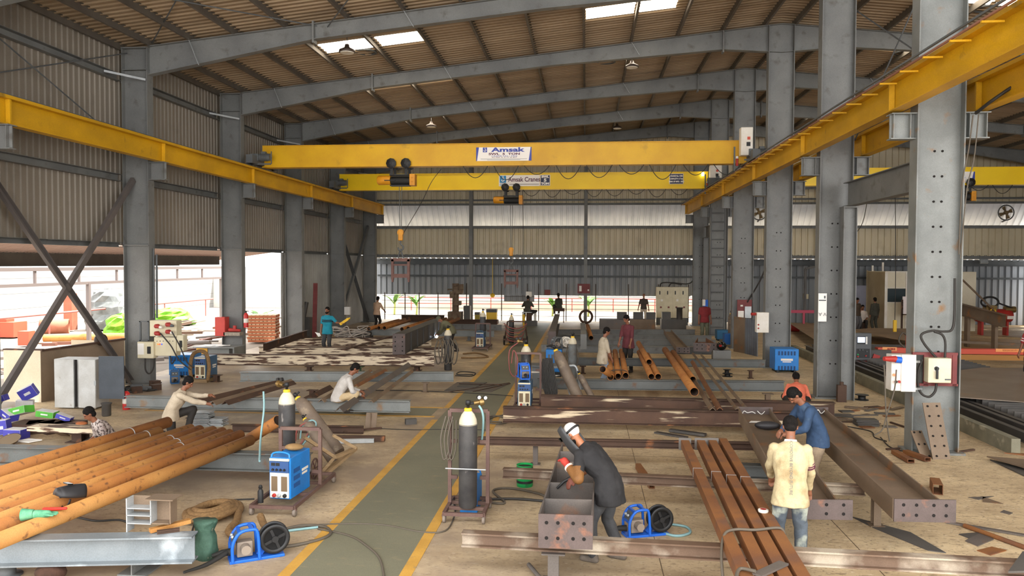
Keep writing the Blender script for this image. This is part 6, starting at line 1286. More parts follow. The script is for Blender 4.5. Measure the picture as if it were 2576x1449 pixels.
m = MB(); m.bar(TR0+n*4.5-V((0, 0, .15)), TR1+n*4.5-V((0, 0, .15)), .16, .3); m.build('track_kerb', CONC, o)
def sheetpx(label, pts, z, mat_): slab(label, pts, .02, mat_, z)
PLT = mk('grey_brown_plate', '#8c7f72', '#7a6c5e', .8, .5, .1, spots='#9a7c5e', spot_scale=1.2, spot_lo=.6, spot_hi=.8)
sheetpx('wide grey plate lying on the cutting table right of the nearest column', [(2405, 1000), (2640, 1018), (2640, 928), (2470, 926), (2405, 934)], .4, PLT)
sheetpx('brown wavy plate on the far end of the cutting table', [(1990, 816), (2060, 862), (2110, 862), (2075, 822), (2030, 812)], .4, mk('tan_brown_plate', '#9b8266', '#86705a', 1, .6)); sheetpx('far brown plate on the cutting table before the cabin', [(2140, 830), (2240, 852), (2310, 862), (2310, 828), (2200, 826)], .4, mk('tan_brown_plate', '#9b8266')); 
# gantry of the cutting machine
yg = P(2300, 905, .3).y; g = thing('gantry_cutter', 'red gantry cutting machine with grey control console', 'cutting machine', PD(2180, 940, yg)); ga, gb = PD(2205, 880, yg), PD(2760, 884, yg)
m = MB(); m.box(((ga.x+gb.x)/2, yg, ga.z), (gb.x-ga.x, .3, .17)); bm = m.build('bridge_beam', REDO, g)
c, s = boxpx(2220, 2256, 873, 883, yg-.17, .01); m = MB(); m.box(c, s); pl = m.build('maker_plate', mk('orange_plate', '#f0a060', rough=.5), bm); text('lettering', 'KOIKE', RED, pl, (c.x+.05, yg-.19, c.z), .09, bold=.004); c, s = boxpx(2505, 2576, 877, 886, yg-.17, .01); m = MB(); m.box(c, s); pl = m.build('maker_plate', mk('orange_plate', '#f0a060'), bm); text('lettering', 'VERSAGRAPH', mk('faded_orange_ink', '#c06a3a'), pl, (c.x, yg-.19, c.z), .09, sx=.9)
m = MB(); m.box(((ga.x+gb.x)/2+.8, yg+.0, ga.z-.2), (gb.x-ga.x-1.6, .2, .18)); m.build('lower_rail', mk('amber_rail', '#a8763a', rough=.6), g)
c, s = boxpx(2284, 2296, 842, 884, yg-.1, .2); m = MB(); m.box(c, s); m.build('torch_carriage', REDO, g); 
c, s = boxpx(2149, 2192, 838, 907, yg-.5, .3); m = MB(); m.box(c, s); con = m.build('control_console', mk('graphite_console', '#55575a', rough=.5), g, mods=(bev(.02),))
m = MB(); face(m, 2157, 2182, 846, 866, yg-.5, .01); m.build('screen_bezel', BLACK, con); m = MB(); face(m, 2158, 2176, 848, 862, yg-.51, .01); m.build('screen', glow('console_screen', '#b9cbe8', .9), con); m = MB(); face(m, 2178, 2182, 847, 866, yg-.51, .006); m.build('key_strip', PAPER, con); m = MB(); face(m, 2155, 2188, 877, 901, yg-.5, .01); k = m.build('button_panel', BLACK, con)
for i, (px, py, mm) in enumerate(((2158, 892, GREEN), (2158, 897, RED), (2178, 895, RED), (2162, 880, GREYD), (2180, 884, GREYD), (2170, 880, GREYD))): p = PD(px, py, yg-.51); m = MB(); m.lathe([(.03, 0), (.025, .03)], p, (0, -1, 0), 12); m.build('button', mm, k)
c, s = boxpx(2140, 2198, 908, 915, yg-.6, .5); m = MB(); m.box(c, s); c, s = boxpx(2160, 2168, 915, 936, yg-.4, .1); m.box(c, s); c, s = boxpx(2195, 2212, 892, 912, yg-.4, .3); m.box(c, s, M.Rotation(.3, 3, 'Y')); c, s = boxpx(2200, 2232, 917, 934, yg-.3, .3); m.box(c, s); m.build('console_arm', RED, g); c, s = boxpx(2200, 2226, 905, 920, yg-.2, .3); m = MB(); m.box(c, s); m.build('end_carriage', mk('dark_maroon_box', '#4f2c2c', rough=.6), g); c, s = boxpx(2150, 2240, 930, 950, yg-.3, .6); c.z = .52; m = MB(); m.box(c, (s[0], .7, .26)); m.build('track_carriage', MILLD, g)
hose('machine_cable', [PD(2280, 842, yg), PD(2270, 838, yg-.1), PD(2262, 860, yg-.1), PD(2290, 885, yg-.1)], .03, CABLE, 'cable arched beside the red torch carriage', 'cable')
# rear of the right bay: red rail, bench, compressor, beams
yb = 42; m = MB(); c, s = boxpx(1990, 2056, 780, 788, yb, .15); m.box(c, s); m.box((c.x, c.y, c.z/2), (.1, .1, c.z)); m.build('pink_red_bar', mk('pink_red', '#b5405a', rough=.5), label='pink red bar on a post behind the second middle column', cat='bar'); c, s = boxpx(1990, 2012, 793, 806, yb, .3); m = MB(); m.cyl((c.x-s[0]/2, c.y, .2), (c.x+s[0]/2, c.y, .2), .2, 16); m.build('red_cylinder', RED, label='red cylinder lying under the pink red bar', cat='cylinder')
p = PD(2500, 812, 41.0); o = thing('air_compressor', 'red tank air compressor against the right part of the back wall', 'compressor', (p.x, 41, 0)); c, s = boxpx(2460, 2556, 782, 808, 41, .7); zc_ = c.z
m = MB(); m.lathe([(.1, 0), (.3, .08), (.34, .2), (.34, s[0]-.2), (.3, s[0]-.08), (.1, s[0])], (c.x-s[0]/2, c.y, zc_), (1, 0, 0), 20); tk = m.build('tank', RED, o); m = MB(); face(m, 2534, 2550, 795, 803, 41.0, .02); m.build('white_plate', WHITE, tk)
m = MB(); p1 = PD(2490, 765, 41.2); m.tube([p1+V((.42*math.cos(t*math.pi/10), 0, .26*math.sin(t*math.pi/10)+.1)) for t in range(20)], .05, 8, closed=True); m.tube([p1+V((.42, 0, .05)), p1+V((1.1, 0, -.2))], .04, 8); m.build('belt_guard', BLACK, o); p1 = PD(2490, 778, 41.3); m = MB(); m.box(p1, (.5, .4, .4)); m.lathe([(.16, 0), (.16, .5)], p1+V((.7, 0, .0)), (1, 0, 0), 14); m.build('pump_and_motor', BRASS, o); p1 = PD(2498, 783, 40.9); m = MB(); m.tube([p1+V((.12*math.cos(t*math.pi/8), 0, .12*math.sin(t*math.pi/8))) for t in range(16)], .03, 8, closed=True); m.build('yellow_ring', VALVEY, o)
for sx_ in (-.6, .6): m = MB(); m.box((c.x+sx_, c.y, (zc_-.28)/2), (.1, .4, max(.1, zc_-.28))); m.build('foot', RED, o)
a, b = PD(2415, 698, 40.85), PD(2500, 780, 40.9); m = MB(); m.tube([a, b], .05, 8); m.build('leaning_pole', BROWNS, label='long brown pole leaning toward the compressor', cat='pole')
a, b = PD(2405, 775, 36), PD(2530, 808, 33); m = MB(); m.ibeam(a, b, .5, .25); m.build('storage_member', BROWNS, None, 'thing', 'tan girder lying on trestles in the right bay', 'girder')
for t in (.25, .8): p = a.lerp(b, t); m = MB(); m.box((p.x, p.y, (p.z-.25)/2), (.12, .3, p.z-.25)); m.build('trestle', BROWNS, label='%s trestle under the tan girder of the right bay' % ('left' if t < .5 else 'right'), cat='trestle')
for i, (x0, x1, yp) in enumerate(((2405, 2590, 845), (2410, 2600, 860))): p, q = P(x0, yp, .3), P(x1, yp+8, .3); m = MB(); m.bar(p, q, .12, .1); m.build('bed_bar', (WOOD, BROWNS)[i], label=('further', 'nearer')[i]+' pale bar across the cutting table right of the column', cat='steel bar')
# notice on the second column, floodlight
yc = LY(1)-.185; c, s = boxpx(2059, 2079, 738, 809, yc, .01); c.x += .0; m = MB(); m.box(c, s); k = m.build('notice_sheet', PAPER, label='white printed notice hung on the second middle column', cat='notice'); ORG[k.name] = tuple(k.location)
m = MB(); face(m, 2060, 2078, 754, 757, yc-.0, .004); m.build('print_bar', GREYD, k); m = MB(); face(m, 2073, 2077, 744, 751, yc, .004); m.build('print_mark', GREYD, k); text('lettering', 'V A', GREY, k, (c.x, yc-.012, PD(2069, 790, yc).z), .13, rot=(R(90), R(180), 0)); 
p = PD(2475, 657, 47); m = MB(); m.box(p, (.42, .12, .26), M.Rotation(R(-20), 3, 'X')); m.bar(p+V((0, .02, .1)), (p.x, p.y+.1, 4.01), .04, .04); m.build('flood_lamp', STEELW, label='white floodlight under the lean-to on the right', cat='lamp')
c, s = boxpx(2022, 2034, 740, 752, YB+1.42, .15); m = MB(); m.box(c, s); m.build('switch_box', CREAM, label='small cream switch box on the back wall between the columns', cat='switch'); 
a = PD(2026, 676, 45.5); m = MB(); m.bar((a.x, 45.5, 0.0), (a.x, 45.5, a.z), .12, .12); m.bar((a.x, 45.5, a.z), (a.x+1.1, 45.5, a.z+.25), .12, .12); m.build('jib_post', MILLD, label='dark jib post behind the third middle column', cat='post')
a = PD(2135, 650, 21.6); m = MB(); m.plate([a+V((0, 0, 0)), a+V((.22, 0, .22)), a+V((.18, 0, .25)), a+V((0, 0, .24))], .05); m.build('gusset_bracket', GREYD, None, 'structure', 'dark gusset on the portal leg', 'bracket')
p = P(2118, 1012); m = MB(); m.box(p+V((0, .05, .22)), (.22, .12, .44)); m.lathe([(.05, .44), (.05, .52)], p+V((0, .05, 0)), n=12); m.build('bench_vice', RUSTD, label='old vice on a post at the foot of the second middle column', cat='vice')
# back-left equipment: drums, pillar drill, table, hose rack
for i, (px0, px1, py0, py1, mm, lb) in enumerate(((1223, 1249, 778, 805, VALVEY, 'yellow box drum with dark top by the back fence'), (1194, 1206, 786, 806, mk('olive_drum', '#9a8a3c', rough=.7), 'olive yellow drum left of the yellow box drum'), (1166, 1182, 770, 806, MILLD, 'dark square bin right of the pillar drill'))):
    c, s = boxpx(px0, px1, py0, py1, 44.9, .5); c.z, hz = max(s[2]/2, c.z), s[2]; m = MB(); m.box(c, s); 
    o = thing('storage_drum', lb, 'drum', c-V((0, 0, s[2]/2))); m.build('drum_body', mm, o, mods=(bev(.03),)); m = MB(); m.box(c+V((0, 0, s[2]*.36)), (s[0]*1.02, s[1]*1.02, s[2]*.3)); m.build('dark_upper', MILLD, o)
    m = MB(); m.box((c.x, c.y, (c.z-s[2]/2)/2), (s[0]*1.2, .7, c.z-s[2]/2)); m.build('pallet_block', RUSTD, label='block base under the %s' % lb, cat='block')
p = PD(1146, 790, 45.1); o = thing('pillar_drill', 'old rusty pillar drilling machine by the back fence', 'drilling machine', (p.x, 45.1, 0)); RD = mk('rusty_machine', '#5b4438', '#7a6a54', 4, .7, spots='#8f8266', spot_scale=5)
m = MB(); m.box((p.x, 45.1, .35), (.8, .8, .7)); m.build('base', RD, o); m = MB(); m.tube([(p.x, 45.1, .7), (p.x, 45.1, 2.35)], .2, 14); m.build('column', RD, o); c, s = boxpx(1140, 1162, 720, 740, 44.8, .6); m = MB(); m.box(c, s); m.cyl(c+V((.2, -.3, .0)), c+V((.2, -.3, .35)), .16); m.build('drill_head', RD, o, mods=(bev(.05),)); c, s = boxpx(1131, 1142, 733, 750, 44.8, .5); m = MB(); m.box(c, s); m.tube([c+V((-.3, 0, .3)), c+V((.2, 0, .3))], .04, 8); m.build('feed_box', RD, o); c, s = boxpx(1138, 1158, 757, 768, 44.8, .5); m = MB(); m.box(c, s); m.build('work_arm', RD, o)
p = P(1331, 815); o = thing('machine_pedestal', 'dark machine pedestal behind the seated worker at the back', 'machine', (p.x, p.y, 0)); zq = PD(1331, 786, p.y).z; m = MB(); m.box((p.x, p.y, zq/2), (.32, .4, zq)); m.build('column', RUSTD, o); m = MB(); m.box((p.x, p.y-.05, zq+.02), (.8, .5, .04)); m.build('table_top', STEELW, o); m = MB(); m.box((p.x-.35, p.y, zq/2), (.12, .1, zq)); m.build('side_panel', WHITE, o); m = MB(); m.box((p.x+.35, p.y, zq/2), (.16, .1, zq)); m.build('side_panel', WHITE, o)
c, s = boxpx(1322, 1336, 735, 748, p.y-.1, .25); ZBOX = (c, s)
p = P(1407, 812); zq = PD(1407, 779, p.y).z; o = thing('stool_table', 'small brown topped stand under the dark seated figure', 'table', (p.x, p.y, 0)); m = MB(); m.box((p.x, p.y, zq), (.62, .45, .18)); m.build('top', RUSTD, o)
for sx_ in (-.26, .26): m = MB(); m.bar((p.x+sx_, p.y, 0), (p.x+sx_, p.y, zq-.09), .05, .05); m.build('leg', RUSTD, o)
p = P(1297, 868); o = thing('hose_rack_cart', 'two wheeled cart heaped with looped red brown hoses at the end of the walkway', 'cart', (p.x, p.y, 0)); m = MB(); m.bar((p.x-.5, p.y, .25), (p.x+.5, p.y, .25), .5, .06); m.bar((p.x-.5, p.y+.1, .2), (p.x-.38, p.y+.3, 1.0), .05, .05); m.bar((p.x+.5, p.y+.1, .2), (p.x+.38, p.y+.3, 1.0), .05, .05); m.bar((p.x-.38, p.y+.3, 1.0), (p.x+.38, p.y+.3, 1.0), .05, .05); m.build('frame', RUSTD, o)
for sx_ in (-.5, .5): m = MB(); m.lathe([(.14, -.03), (.2, -.025), (.2, .025), (.14, .03)], (p.x+sx_, p.y, .2), (1, 0, 0), 16); m.build('wheel', RUBBER, o)
for i in range(7): q = V((p.x, p.y-.12-.02*i, .95-.09*i)); m = MB(); m.tube(spline([q+V((-.5+.03*i, 0, 0)), q+V((-.3, -.05, -.16)), q+V((0, -.06, -.22)), q+V((.3, -.05, -.16)), q+V((.5-.03*i, 0, 0))], 5), .022, 7); m.build('hose_loop', (HOSER, CABLE)[i % 2], o)
cylinder('small dark cylinder with a valve head above the hose cart', (p.x+.05-.3, p.y+.7, 0), s=.9)
p = P(1282, 860); m = MB(); m.plate([p+V((-.25, 0, 0)), p+V((.05, -.05, 0)), p+V((.25, .2, .65)), p+V((.1, .25, .7))], .02); m.build('steel_plate', BROWNS, label='brown plate leaning on the left of the hose cart', cat='steel plate')
p = P(1336, 820); m = MB(); m.box(p+V((0, 0, .15)), (.7, .4, .3)); m.build('dark_crate', MILLD, label='dark crate on the floor below the seated worker', cat='crate'); p = P(1319, 826); m = MB(); m.tube([p+V((0, 0, .02)), p+V((-.05, .1, .75))], .07, 10); m.build('yellow_bottle', VALVEY, label='slim yellow cylinder standing by the machine pedestal', cat='cylinder')
p = PD(1239, 744, 47.6); m = MB(); m.lathe([(.02, .16), (.13, .1), (.15, 0), (.1, -.1)], p, n=14); m.bar(p+V((0, 0, .1)), (p.x, p.y, 3.95), .03, .03); m.build('hanging_lamp', VALVEY, label='yellow lamp hanging at the top of the back opening', cat='lamp')
# heap of pale hoses behind the man in teal
rnd = random.Random(21); q = P(878, 858); m = MB()
for i in range(9):
    pts = [q+V((rnd.uniform(-1.0, 1.0), rnd.uniform(-.2, .2), rnd.uniform(.02, .7))) for _ in range(5)]; m.tube(spline(pts, 5), .022, 6)
m.build('hose_tangle', mk('pale_grey_hose', '#a49c94', rough=.7), kind='stuff', label='tangle of pale hoses heaped right of the man in teal', cat='hose'); m = MB(); m.box(q+V((.1, .5, .2)), (1.6, .6, .4)); m.build('dark_bin', MILLD, label='dark bin behind the tangle of pale hoses', cat='bin')
c, s = boxpx(866, 880, 772, 792, 39.0, .2); m = MB(); m.box(c, s); m.build('paper_board', PAPER, label='white sheet pinned on the fourth left column', cat='notice')
for i, (px, py, h) in enumerate(((788, 855, 2.6), (793, 855, 2.6))): p = P(px, py); m = MB(); m.bar((p.x, p.y, 0), (p.x, p.y+.2, h), .1, .05); m.build('red_plank', MAROON, label=('left', 'right')[i]+' dark red plank leaning on the left wall beyond the third column', cat='plank')
p = P(770, 852); m = MB(); m.box(p+V((0, 0, .5)), (.5, .4, 1.0)); m.tube([p+V((-.1, 0, 1)), p+V((0, .1, 1.7))], .1, 8); m.build('dark_machine', MILLD, label='dark bundle of gear standing at the third left column', cat='gear')
# ================================================================== people
def ik(a, t, l1, l2, hint):
    d = t-a; L_ = min(d.length, (l1+l2)*.995); d = d.normalized(); t = a+d*L_; x = (l1*l1-l2*l2+L_*L_)/(2*L_); h = math.sqrt(max(0, l1*l1-x*x)); p = V(hint)-d*d.dot(V(hint)); p = p.normalized() if p.length > 1e-5 else V((0, 0, 0)); return a+d*x+p*h, t
SHOE = mk('dark_shoe', '#2c2622', '#3a332d', 8, .7)
def cloth(name, c1, c2=None, dirt=None, ds=4, lo=.6, hi=.75): return mk(name, c1, c2 or c1, 5, .85, spots=dirt, spot_scale=ds, spot_lo=lo, spot_hi=hi, bump=.35, bump_scale=11)
def person(label, loc, rz, shirt, trousers, hip=.92, lean=0, side=0, twist=0, hp=0, hy=0, hands=None, elb=None, feet=None, knees=None, sleeves='long', near=False, skin=SKIN, hair=True, beard=False, shoe=SHOE, scale=1.0, hem=.06, cap=None, bulk=1.0, extra=None, fingers=.25, tail=0.0):
    """a standing / squatting / stooping figure facing local +Y; hands and feet are targets in local metres"""
    o = thing('person', label, 'person', local=True); vx = .0075 if near else .0125
    Z = V((0, 0, 1)); pel = V((0, 0, hip)); L_ = R(lean); S = R(side)
    sp = V((math.sin(S), math.sin(L_)*math.cos(S), math.cos(L_)*math.cos(S))).normalized(); tw = R(twist)
    rt = V((math.cos(tw), math.sin(tw), 0)); rt = (rt-sp*rt.dot(sp)).normalized(); fw = sp.cross(rt)
    rh = V((1, 0, 0)); fh = V((0, 1, 0)); up0 = (Z+sp).normalized()
    def ring(c, r, f, rx, ry, n=20):
        rx, ry = rx*bulk, ry*bulk
        return [c+r*rx*math.cos(2*math.pi*j/n)+f*ry*math.sin(2*math.pi*j/n) for j in range(n)]
    waist, chest, shz, nek = pel+up0*.13, pel+up0*.12+sp*.22, pel+up0*.12+sp*.37, pel+up0*.12+sp*.43
    def torso(m, e=0.0, low=0.0, topcut=False):
        rings = [ring(pel-Z*(.06+low), rh, fh, .165+e*1.3+low*.15, .125+e*1.3+low*.12), ring(pel, rh, fh, .165+e*1.2, .125+e*1.2), ring(waist, (rh+rt).normalized(), (fh+fw).normalized(), .145+e, .105+e), ring(chest, rt, fw, .17+e, .12+e), ring(pel+up0*.12+sp*.31, rt, fw, .175+e, .115+e), ring(shz, rt, fw, .15+e*.7, .08+e*.7), ring(nek+sp*.01, rt, fw, .065+e*.5, .06+e*.5)]
        m.loft(rings)
    # head
    hd = V(sp); pitch = R(hp)-L_*.0
    hdir = V((0, math.sin(L_*.5+R(hp)*.6), math.cos(L_*.5+R(hp)*.6))); hdir = V((sp.x*.5, hdir.y, hdir.z)).normalized()
    hc = nek+hdir*.18+fw*.015
    yw = R(hy)+tw; pp = R(hp)+L_*.55
    hf = V((-math.sin(yw)*math.cos(pp), math.cos(yw)*math.cos(pp), -math.sin(pp))).normalized(); hr = hf.cross(Z).normalized(); hu = hr.cross(hf)
    HM = M((hr, hf, hu)).transposed()
    body = MB(); torso(body, -.028)
    body.cap(nek-sp*.03, hc-hu*.05, .055, .052)
    body.ell(hc+hu*.025, .074, .092, .095, HM); body.ell(hc-hu*.045+hf*.022, .058, .068, .072, HM); body.ell(hc-hu*.1+hf*.058, .028, .024, .022, HM)
    body.cap(hc+hf*.088+hu*.018, hc+hf*.105-hu*.022, .011, .016); body.cap(hc-hr*.045+hf*.078+hu*.032, hc+hr*.045+hf*.078+hu*.032, .014, .014)
    body.cap(hc-hr*.02+hf*.083-hu*.055, hc+hr*.02+hf*.083-hu*.055, .011, .011)
    for s in (-1, 1): body.ell(hc+hr*s*.076-hf*.005, .012, .022, .034, HM)
    arms = {}; hands = hands or {}; elb = elb or {}
    for k, s in (('L', -1), ('R', 1)):
        sh = shz+rt*s*.175-sp*.02; tg = hands.get(k); tg = V(tg) if tg is not None else sh+V((s*.06, .06, -.54))
        e, w = ik(sh, tg, .29, .255, elb.get(k, V((s*.5, -.7, -.3)))); arms[k] = (sh, e, w)
        body.cap(sh, e, .05, .04); body.cap(e, w, .041, .029)
    def hand(m, k, s, e=0.0):
        sh, el, w = arms[k]; d = (w-el).normalized(); sd = d.cross(Z); sd = sd.normalized() if sd.length > .1 else rt.copy(); nn = sd.cross(d)
        m.cap(w, w+d*.07, .028+e, .036+e)
        for i in range(4):
            b = w+d*.085+sd*(-.03+.02*i); l_ = (.062, .074, .07, .055)[i]; c1 = b+d*l_*.55-nn*l_*fingers; c2 = c1+d*l_*.35-nn*l_*(.25+fingers)
            m.cap(b, c1, .0105+e*.6, .0098+e*.6, 8); m.cap(c1, c2, .0098+e*.6, .0085+e*.6, 8)
        sg = 1 if s < 0 else -1
        t0 = w+d*.03+sd*sg*.03; t1 = t0+d*.035+sd*sg*.03-nn*.01; m.cap(t0, t1, .013+e*.6, .011+e*.6, 8); m.cap(t1, t1+d*.03+sd*sg*.004-nn*.012, .011+e*.6, .009+e*.6, 8)
    for k, s in (('L', -1), ('R', 1)): hand(body, k, s)
    legs = {}; feet = feet or {}; knees = knees or {}
    for k, s in (('L', -1), ('R', 1)):
        hj = pel+V((s*.09, 0, -.04)); a = V(feet.get(k, (s*.11, -.01, .085))); kn, a = ik(hj, a, .43, .42, knees.get(k, V((s*.12, 1, 0)))); legs[k] = (hj, kn, a)
        body.cap(hj, kn, .085, .056); body.cap(kn, a, .056, .04); body.cap(a+V((0, -.02, -.04)), a+V((0, .12, -.05)), .036, .034)
    b = body.build('body', skin, o, mods=(remesh(vx, 5),))
    for s in (-1, 1):
        m = MB(); m.ell(hc+hr*s*.03+hf*.084+hu*.012, .014, .008, .008, HM, 10, 6); m.build('eye', mk('eye_dark', '#1c1513', rough=.2), b)
    if hair:
        m = MB(); m.ell(hc+hu*.047-hf*.018, .089, .102, .098, HM, 18, 12); m.ell(hc+hu*.085+hf*.022, .062, .055, .036, HM, 14, 8); m.ell(hc-hf*.045-hu*.03, .076, .06, .066, HM, 14, 8); m.build('hair', HAIR, o, mods=(remesh(.012, 3),))
    if beard: m = MB(); m.ell(hc-hu*.075+hf*.034, .06, .06, .058, HM, 14, 8); m.ell(hc-hu*.042+hf*.078, .032, .018, .009, HM, 12, 8); m.build('beard', HAIR, o)
    if cap: 
        m = MB(); m.ell(hc+hu*.042-hf*.008, .088, .104, .1, HM, 20, 12); m.build('head_cloth', cap, o)
    # clothes
    m = MB(); torso(m, .024, hem)
    if tail: m.cap(pel+V((-.1, -.02, -.02)), pel+V((.1, -.02, -.02)), .13, .13)
    for k in 'LR':
        sh, e, w = arms[k]
        if sleeves == 'long': m.cap(sh, e, .066, .056); m.cap(e, e.lerp(w, .9), .056, .042)
        elif sleeves == 'half': m.cap(sh, e, .066, .056); m.cap(e, e.lerp(w, .2), .056, .05)
        else: m.cap(sh, sh.lerp(e, .72), .068, .062)
    m.build('shirt', shirt, o, mods=(remesh(vx*1.5, 4, .028 if near else .02),))
    m = MB(); m.loft([ring(pel-Z*.12, rh, fh, .15, .12), ring(pel-Z*.04, rh, fh, .165, .125), ring(pel+Z*.05, rh, fh, .155, .115)])
    for k in 'LR':
        hj, kn, a = legs[k]; m.cap(hj, kn, .098, .076); m.cap(kn, a+V((0, 0, .03)), .075, .062)
    m.build('trousers', trousers, o, mods=(remesh(vx*1.6, 4, .022),))
    for k in 'LR':
        hj, kn, a = legs[k]; m = MB(); m.cap(a+V((0, -.035, -.045)), a+V((0, .13, -.052)), .046, .04); m.cap(a+V((0, -.02, .02)), a+V((0, -.02, -.04)), .05, .048); m.build('shoe', shoe, o, mods=(remesh(.013, 3),))
    if extra: extra(o, dict(hc=hc, hr=hr, hf=hf, hu=hu, HM=HM, arms=arms, pel=pel, sp=sp, rt=rt, fw=fw, chest=chest, shz=shz, hand=hand, waist=waist, legs=legs))
    return put(o, loc, rz, s=scale)
BLK = cloth('charcoal_tshirt', '#1e1d1f', '#262526', '#3f3b37', 2.4, .6, .8); GRYT = cloth('dark_grey_trousers', '#37383b', '#444547', '#222224', 3); CRM = cloth('cream_jersey', '#bdae8b', '#b2a27d', '#876e48', 3.0, .52, .7)
JEAN = cloth('faded_jeans', '#48505a', '#565f68', '#a9b0a4', 3.2, .52, .62); DENIM = cloth('denim_shirt', '#324968', '#293d57', '#5d7389', 2.5, .6, .74); BEIGE = cloth('beige_work_shirt', '#c2b49f', '#b3a48e', '#8f7f6a', 2.5, .6, .74)
GRYS = cloth('pale_grey_work_shirt', '#c4bfba', '#b2aca6', '#938a80', 2.5, .6, .74); KHK = cloth('khaki_trousers', '#c2ac88', '#b59e78'); DKT = cloth('black_trousers', '#262422', '#312d2a'); WHT = cloth('dirty_white_shirt', '#bcb09c', '#aca089', '#77664f', 3, .6, .72)
MARS = cloth('maroon_shirt', '#6a3338', '#5c2b31'); TEAL = cloth('teal_tshirt', '#1f8fa6', '#1b8096', '#2a6f80', 4); ORG_ = cloth('salmon_shirt', '#e0785c', '#d46c52'); FLOR = cloth('patterned_shirt', '#8a7a74', '#c9beb8', '#4f4340', 22, .52, .56)
OLV = cloth('olive_work_jacket', '#6d6a52', '#5f5c47'); DOLV = cloth('dark_olive_jacket', '#45443a', '#3b3a32'); LJN = cloth('pale_blue_jeans', '#8d98a6', '#7d8998')
# 1 the welder at the front
LEATH = mk('brown_leather_sleeve', '#7a5228', '#68441f', 5, .7, bump=.4, bump_scale=14); REDG = mk('red_leather_glove', '#b03a30', '#9c322a', 6, .7, bump=.3, bump_scale=16)
def welder_extra(o, d):
    hc, hf, hu, hr, HM = d['hc'], d['hf'], d['hu'], d['hr'], d['HM']
    m = MB(); m.tube([hc+HM @ V((.094*math.cos(t*math.pi/10), -.008+.108*math.sin(t*math.pi/10), .035)) for t in range(21)], .014, 6); m.build('mask_strap', BLACK, o)
    rings = []                                            # face shield: curved shell before the face
    for i in range(9):
        t = i/8; z = .15-.38*t; w = .13*(1-.25*abs(t-.45)); dd = .195-.05*(1-t)*(1-t)+(.0 if t < .7 else -.08*(t-.7))
        rings.append([hc+HM @ V((w*math.sin(a)*1.05, dd*math.cos(a)*1.05-.02, z)) for a in [(-1.5+3.0*j/12) for j in range(13)]])
    q = [p for r_ in rings for p in r_]; m = MB(); m.add(q, [(i*13+j, i*13+j+1, (i+1)*13+j+1, (i+1)*13+j) for i in range(8) for j in range(12)], sm=True); m.build('face_shield', mk('grey_fibre_shield', '#3a3b3d', '#323335', 5, .5), o, mods=(solid(.006),))
    m = MB(); m.box(hc+HM @ V((0, .172, .05)), (.1, .012, .05), HM); m.build('shield_window', mk('dark_lens', '#0c0f0d'), o)
    sh, e, w = d['arms']['L']
    m = MB(); m.cap(sh.lerp(e, .55), e, .068, .068); m.cap(e, e.lerp(w, .8), .07, .052); m.build('leather_sleeve', LEATH, o, mods=(remesh(.011, 3),))
    m = MB(); d['hand'](m, 'L', -1, .012); m.cap(e.lerp(w, .78), w, .056, .042); m.build('left_glove', REDG, o, mods=(remesh(.009, 3),))
    m = MB(); m.tube([e.lerp(w, .74), e.lerp(w, .84)], .06, 14); m.build('glove_cuff', WHITE, o)
    sh, e, w = d['arms']['R']; m = MB(); d['hand'](m, 'R', 1, .01); m.cap(e.lerp(w, .7), w, .05, .04); m.build('right_glove', mk('dark_leather_glove', '#6b3a2c', rough=.7), o, mods=(remesh(.009, 3),))
pw_ = P(1532, 1412)
W_ = person('welder in black t-shirt stooping with a grey face shield, head cloth and red glove', (pw_.x, pw_.y, 0), R(68), BLK, GRYT, hip=.93, lean=46, twist=-12, hp=22, hy=4, bulk=1.06, hands={'L': (-.22, .45, 1.15), 'R': (.06, .46, .92)}, elb={'L': (-.7, .05, -1.0), 'R': (.8, -.2, -.6)}, feet={'L': (-.12, .16, .085), 'R': (.13, -.1, .085)}, sleeves='short', near=True, hair=False, beard=True, cap=cloth('white_head_cloth', '#d9d4cf', '#c8c2bb', '#8f8780', 9), hem=.16, extra=welder_extra, skin=mk('tan_skin', '#a3694c', '#96603f', 12, .5), shoe=mk('grey_work_shoe', '#5a524a', '#6a6158', 9, .8), scale=1.0)
q = V((pw_.x, pw_.y, 0)); rz_ = M.Rotation(R(68), 3, 'Z'); m = MB(); m.tube([q+rz_ @ V((.06, .47, .95)), q+rz_ @ V((.03, .6, .87)), q+rz_ @ V((.0, .68, .78))], [.02, .018, .014], 10); m.build('welding_torch', BLACK, label='black welding torch in the right hand of the front welder', cat='torch')
# 2 man in cream jersey
def cream_extra(o, d):
    for k in 'R':
        sh, e, w = d['arms'][k]
        for t in (.58, .68, .78): c = sh.lerp(e, t); dd = (e-sh).normalized(); m = MB(); m.lathe([(.0665, -.006), (.0665, .006)], c, dd, 20); m.build('sleeve_stripe', INKM, o)
    c = d['chest']-d['fw']*.0; b_ = -d['fw']; s = d['sp']; r_ = d['rt']
    rotm = M((-s, r_, b_)).transposed()
    t_ = text('back_print', 'LOCOMOTIVE BEYOND FUTURE', GREYD, o, d['chest']-s*.05+b_*.163, .045, rot=rotm.to_euler(), sx=1.0)
    m = MB(); m.loft([[d['shz']+s*.02+d['rt']*.085*math.cos(2*math.pi*j/16)+d['fw']*.075*math.sin(2*math.pi*j/16) for j in range(16)], [d['shz']+s*.09+d['rt']*.066*math.cos(2*math.pi*j/16)+d['fw']*.062*math.sin(2*math.pi*j/16) for j in range(16)]]); m.build('collar', PAPER, o)
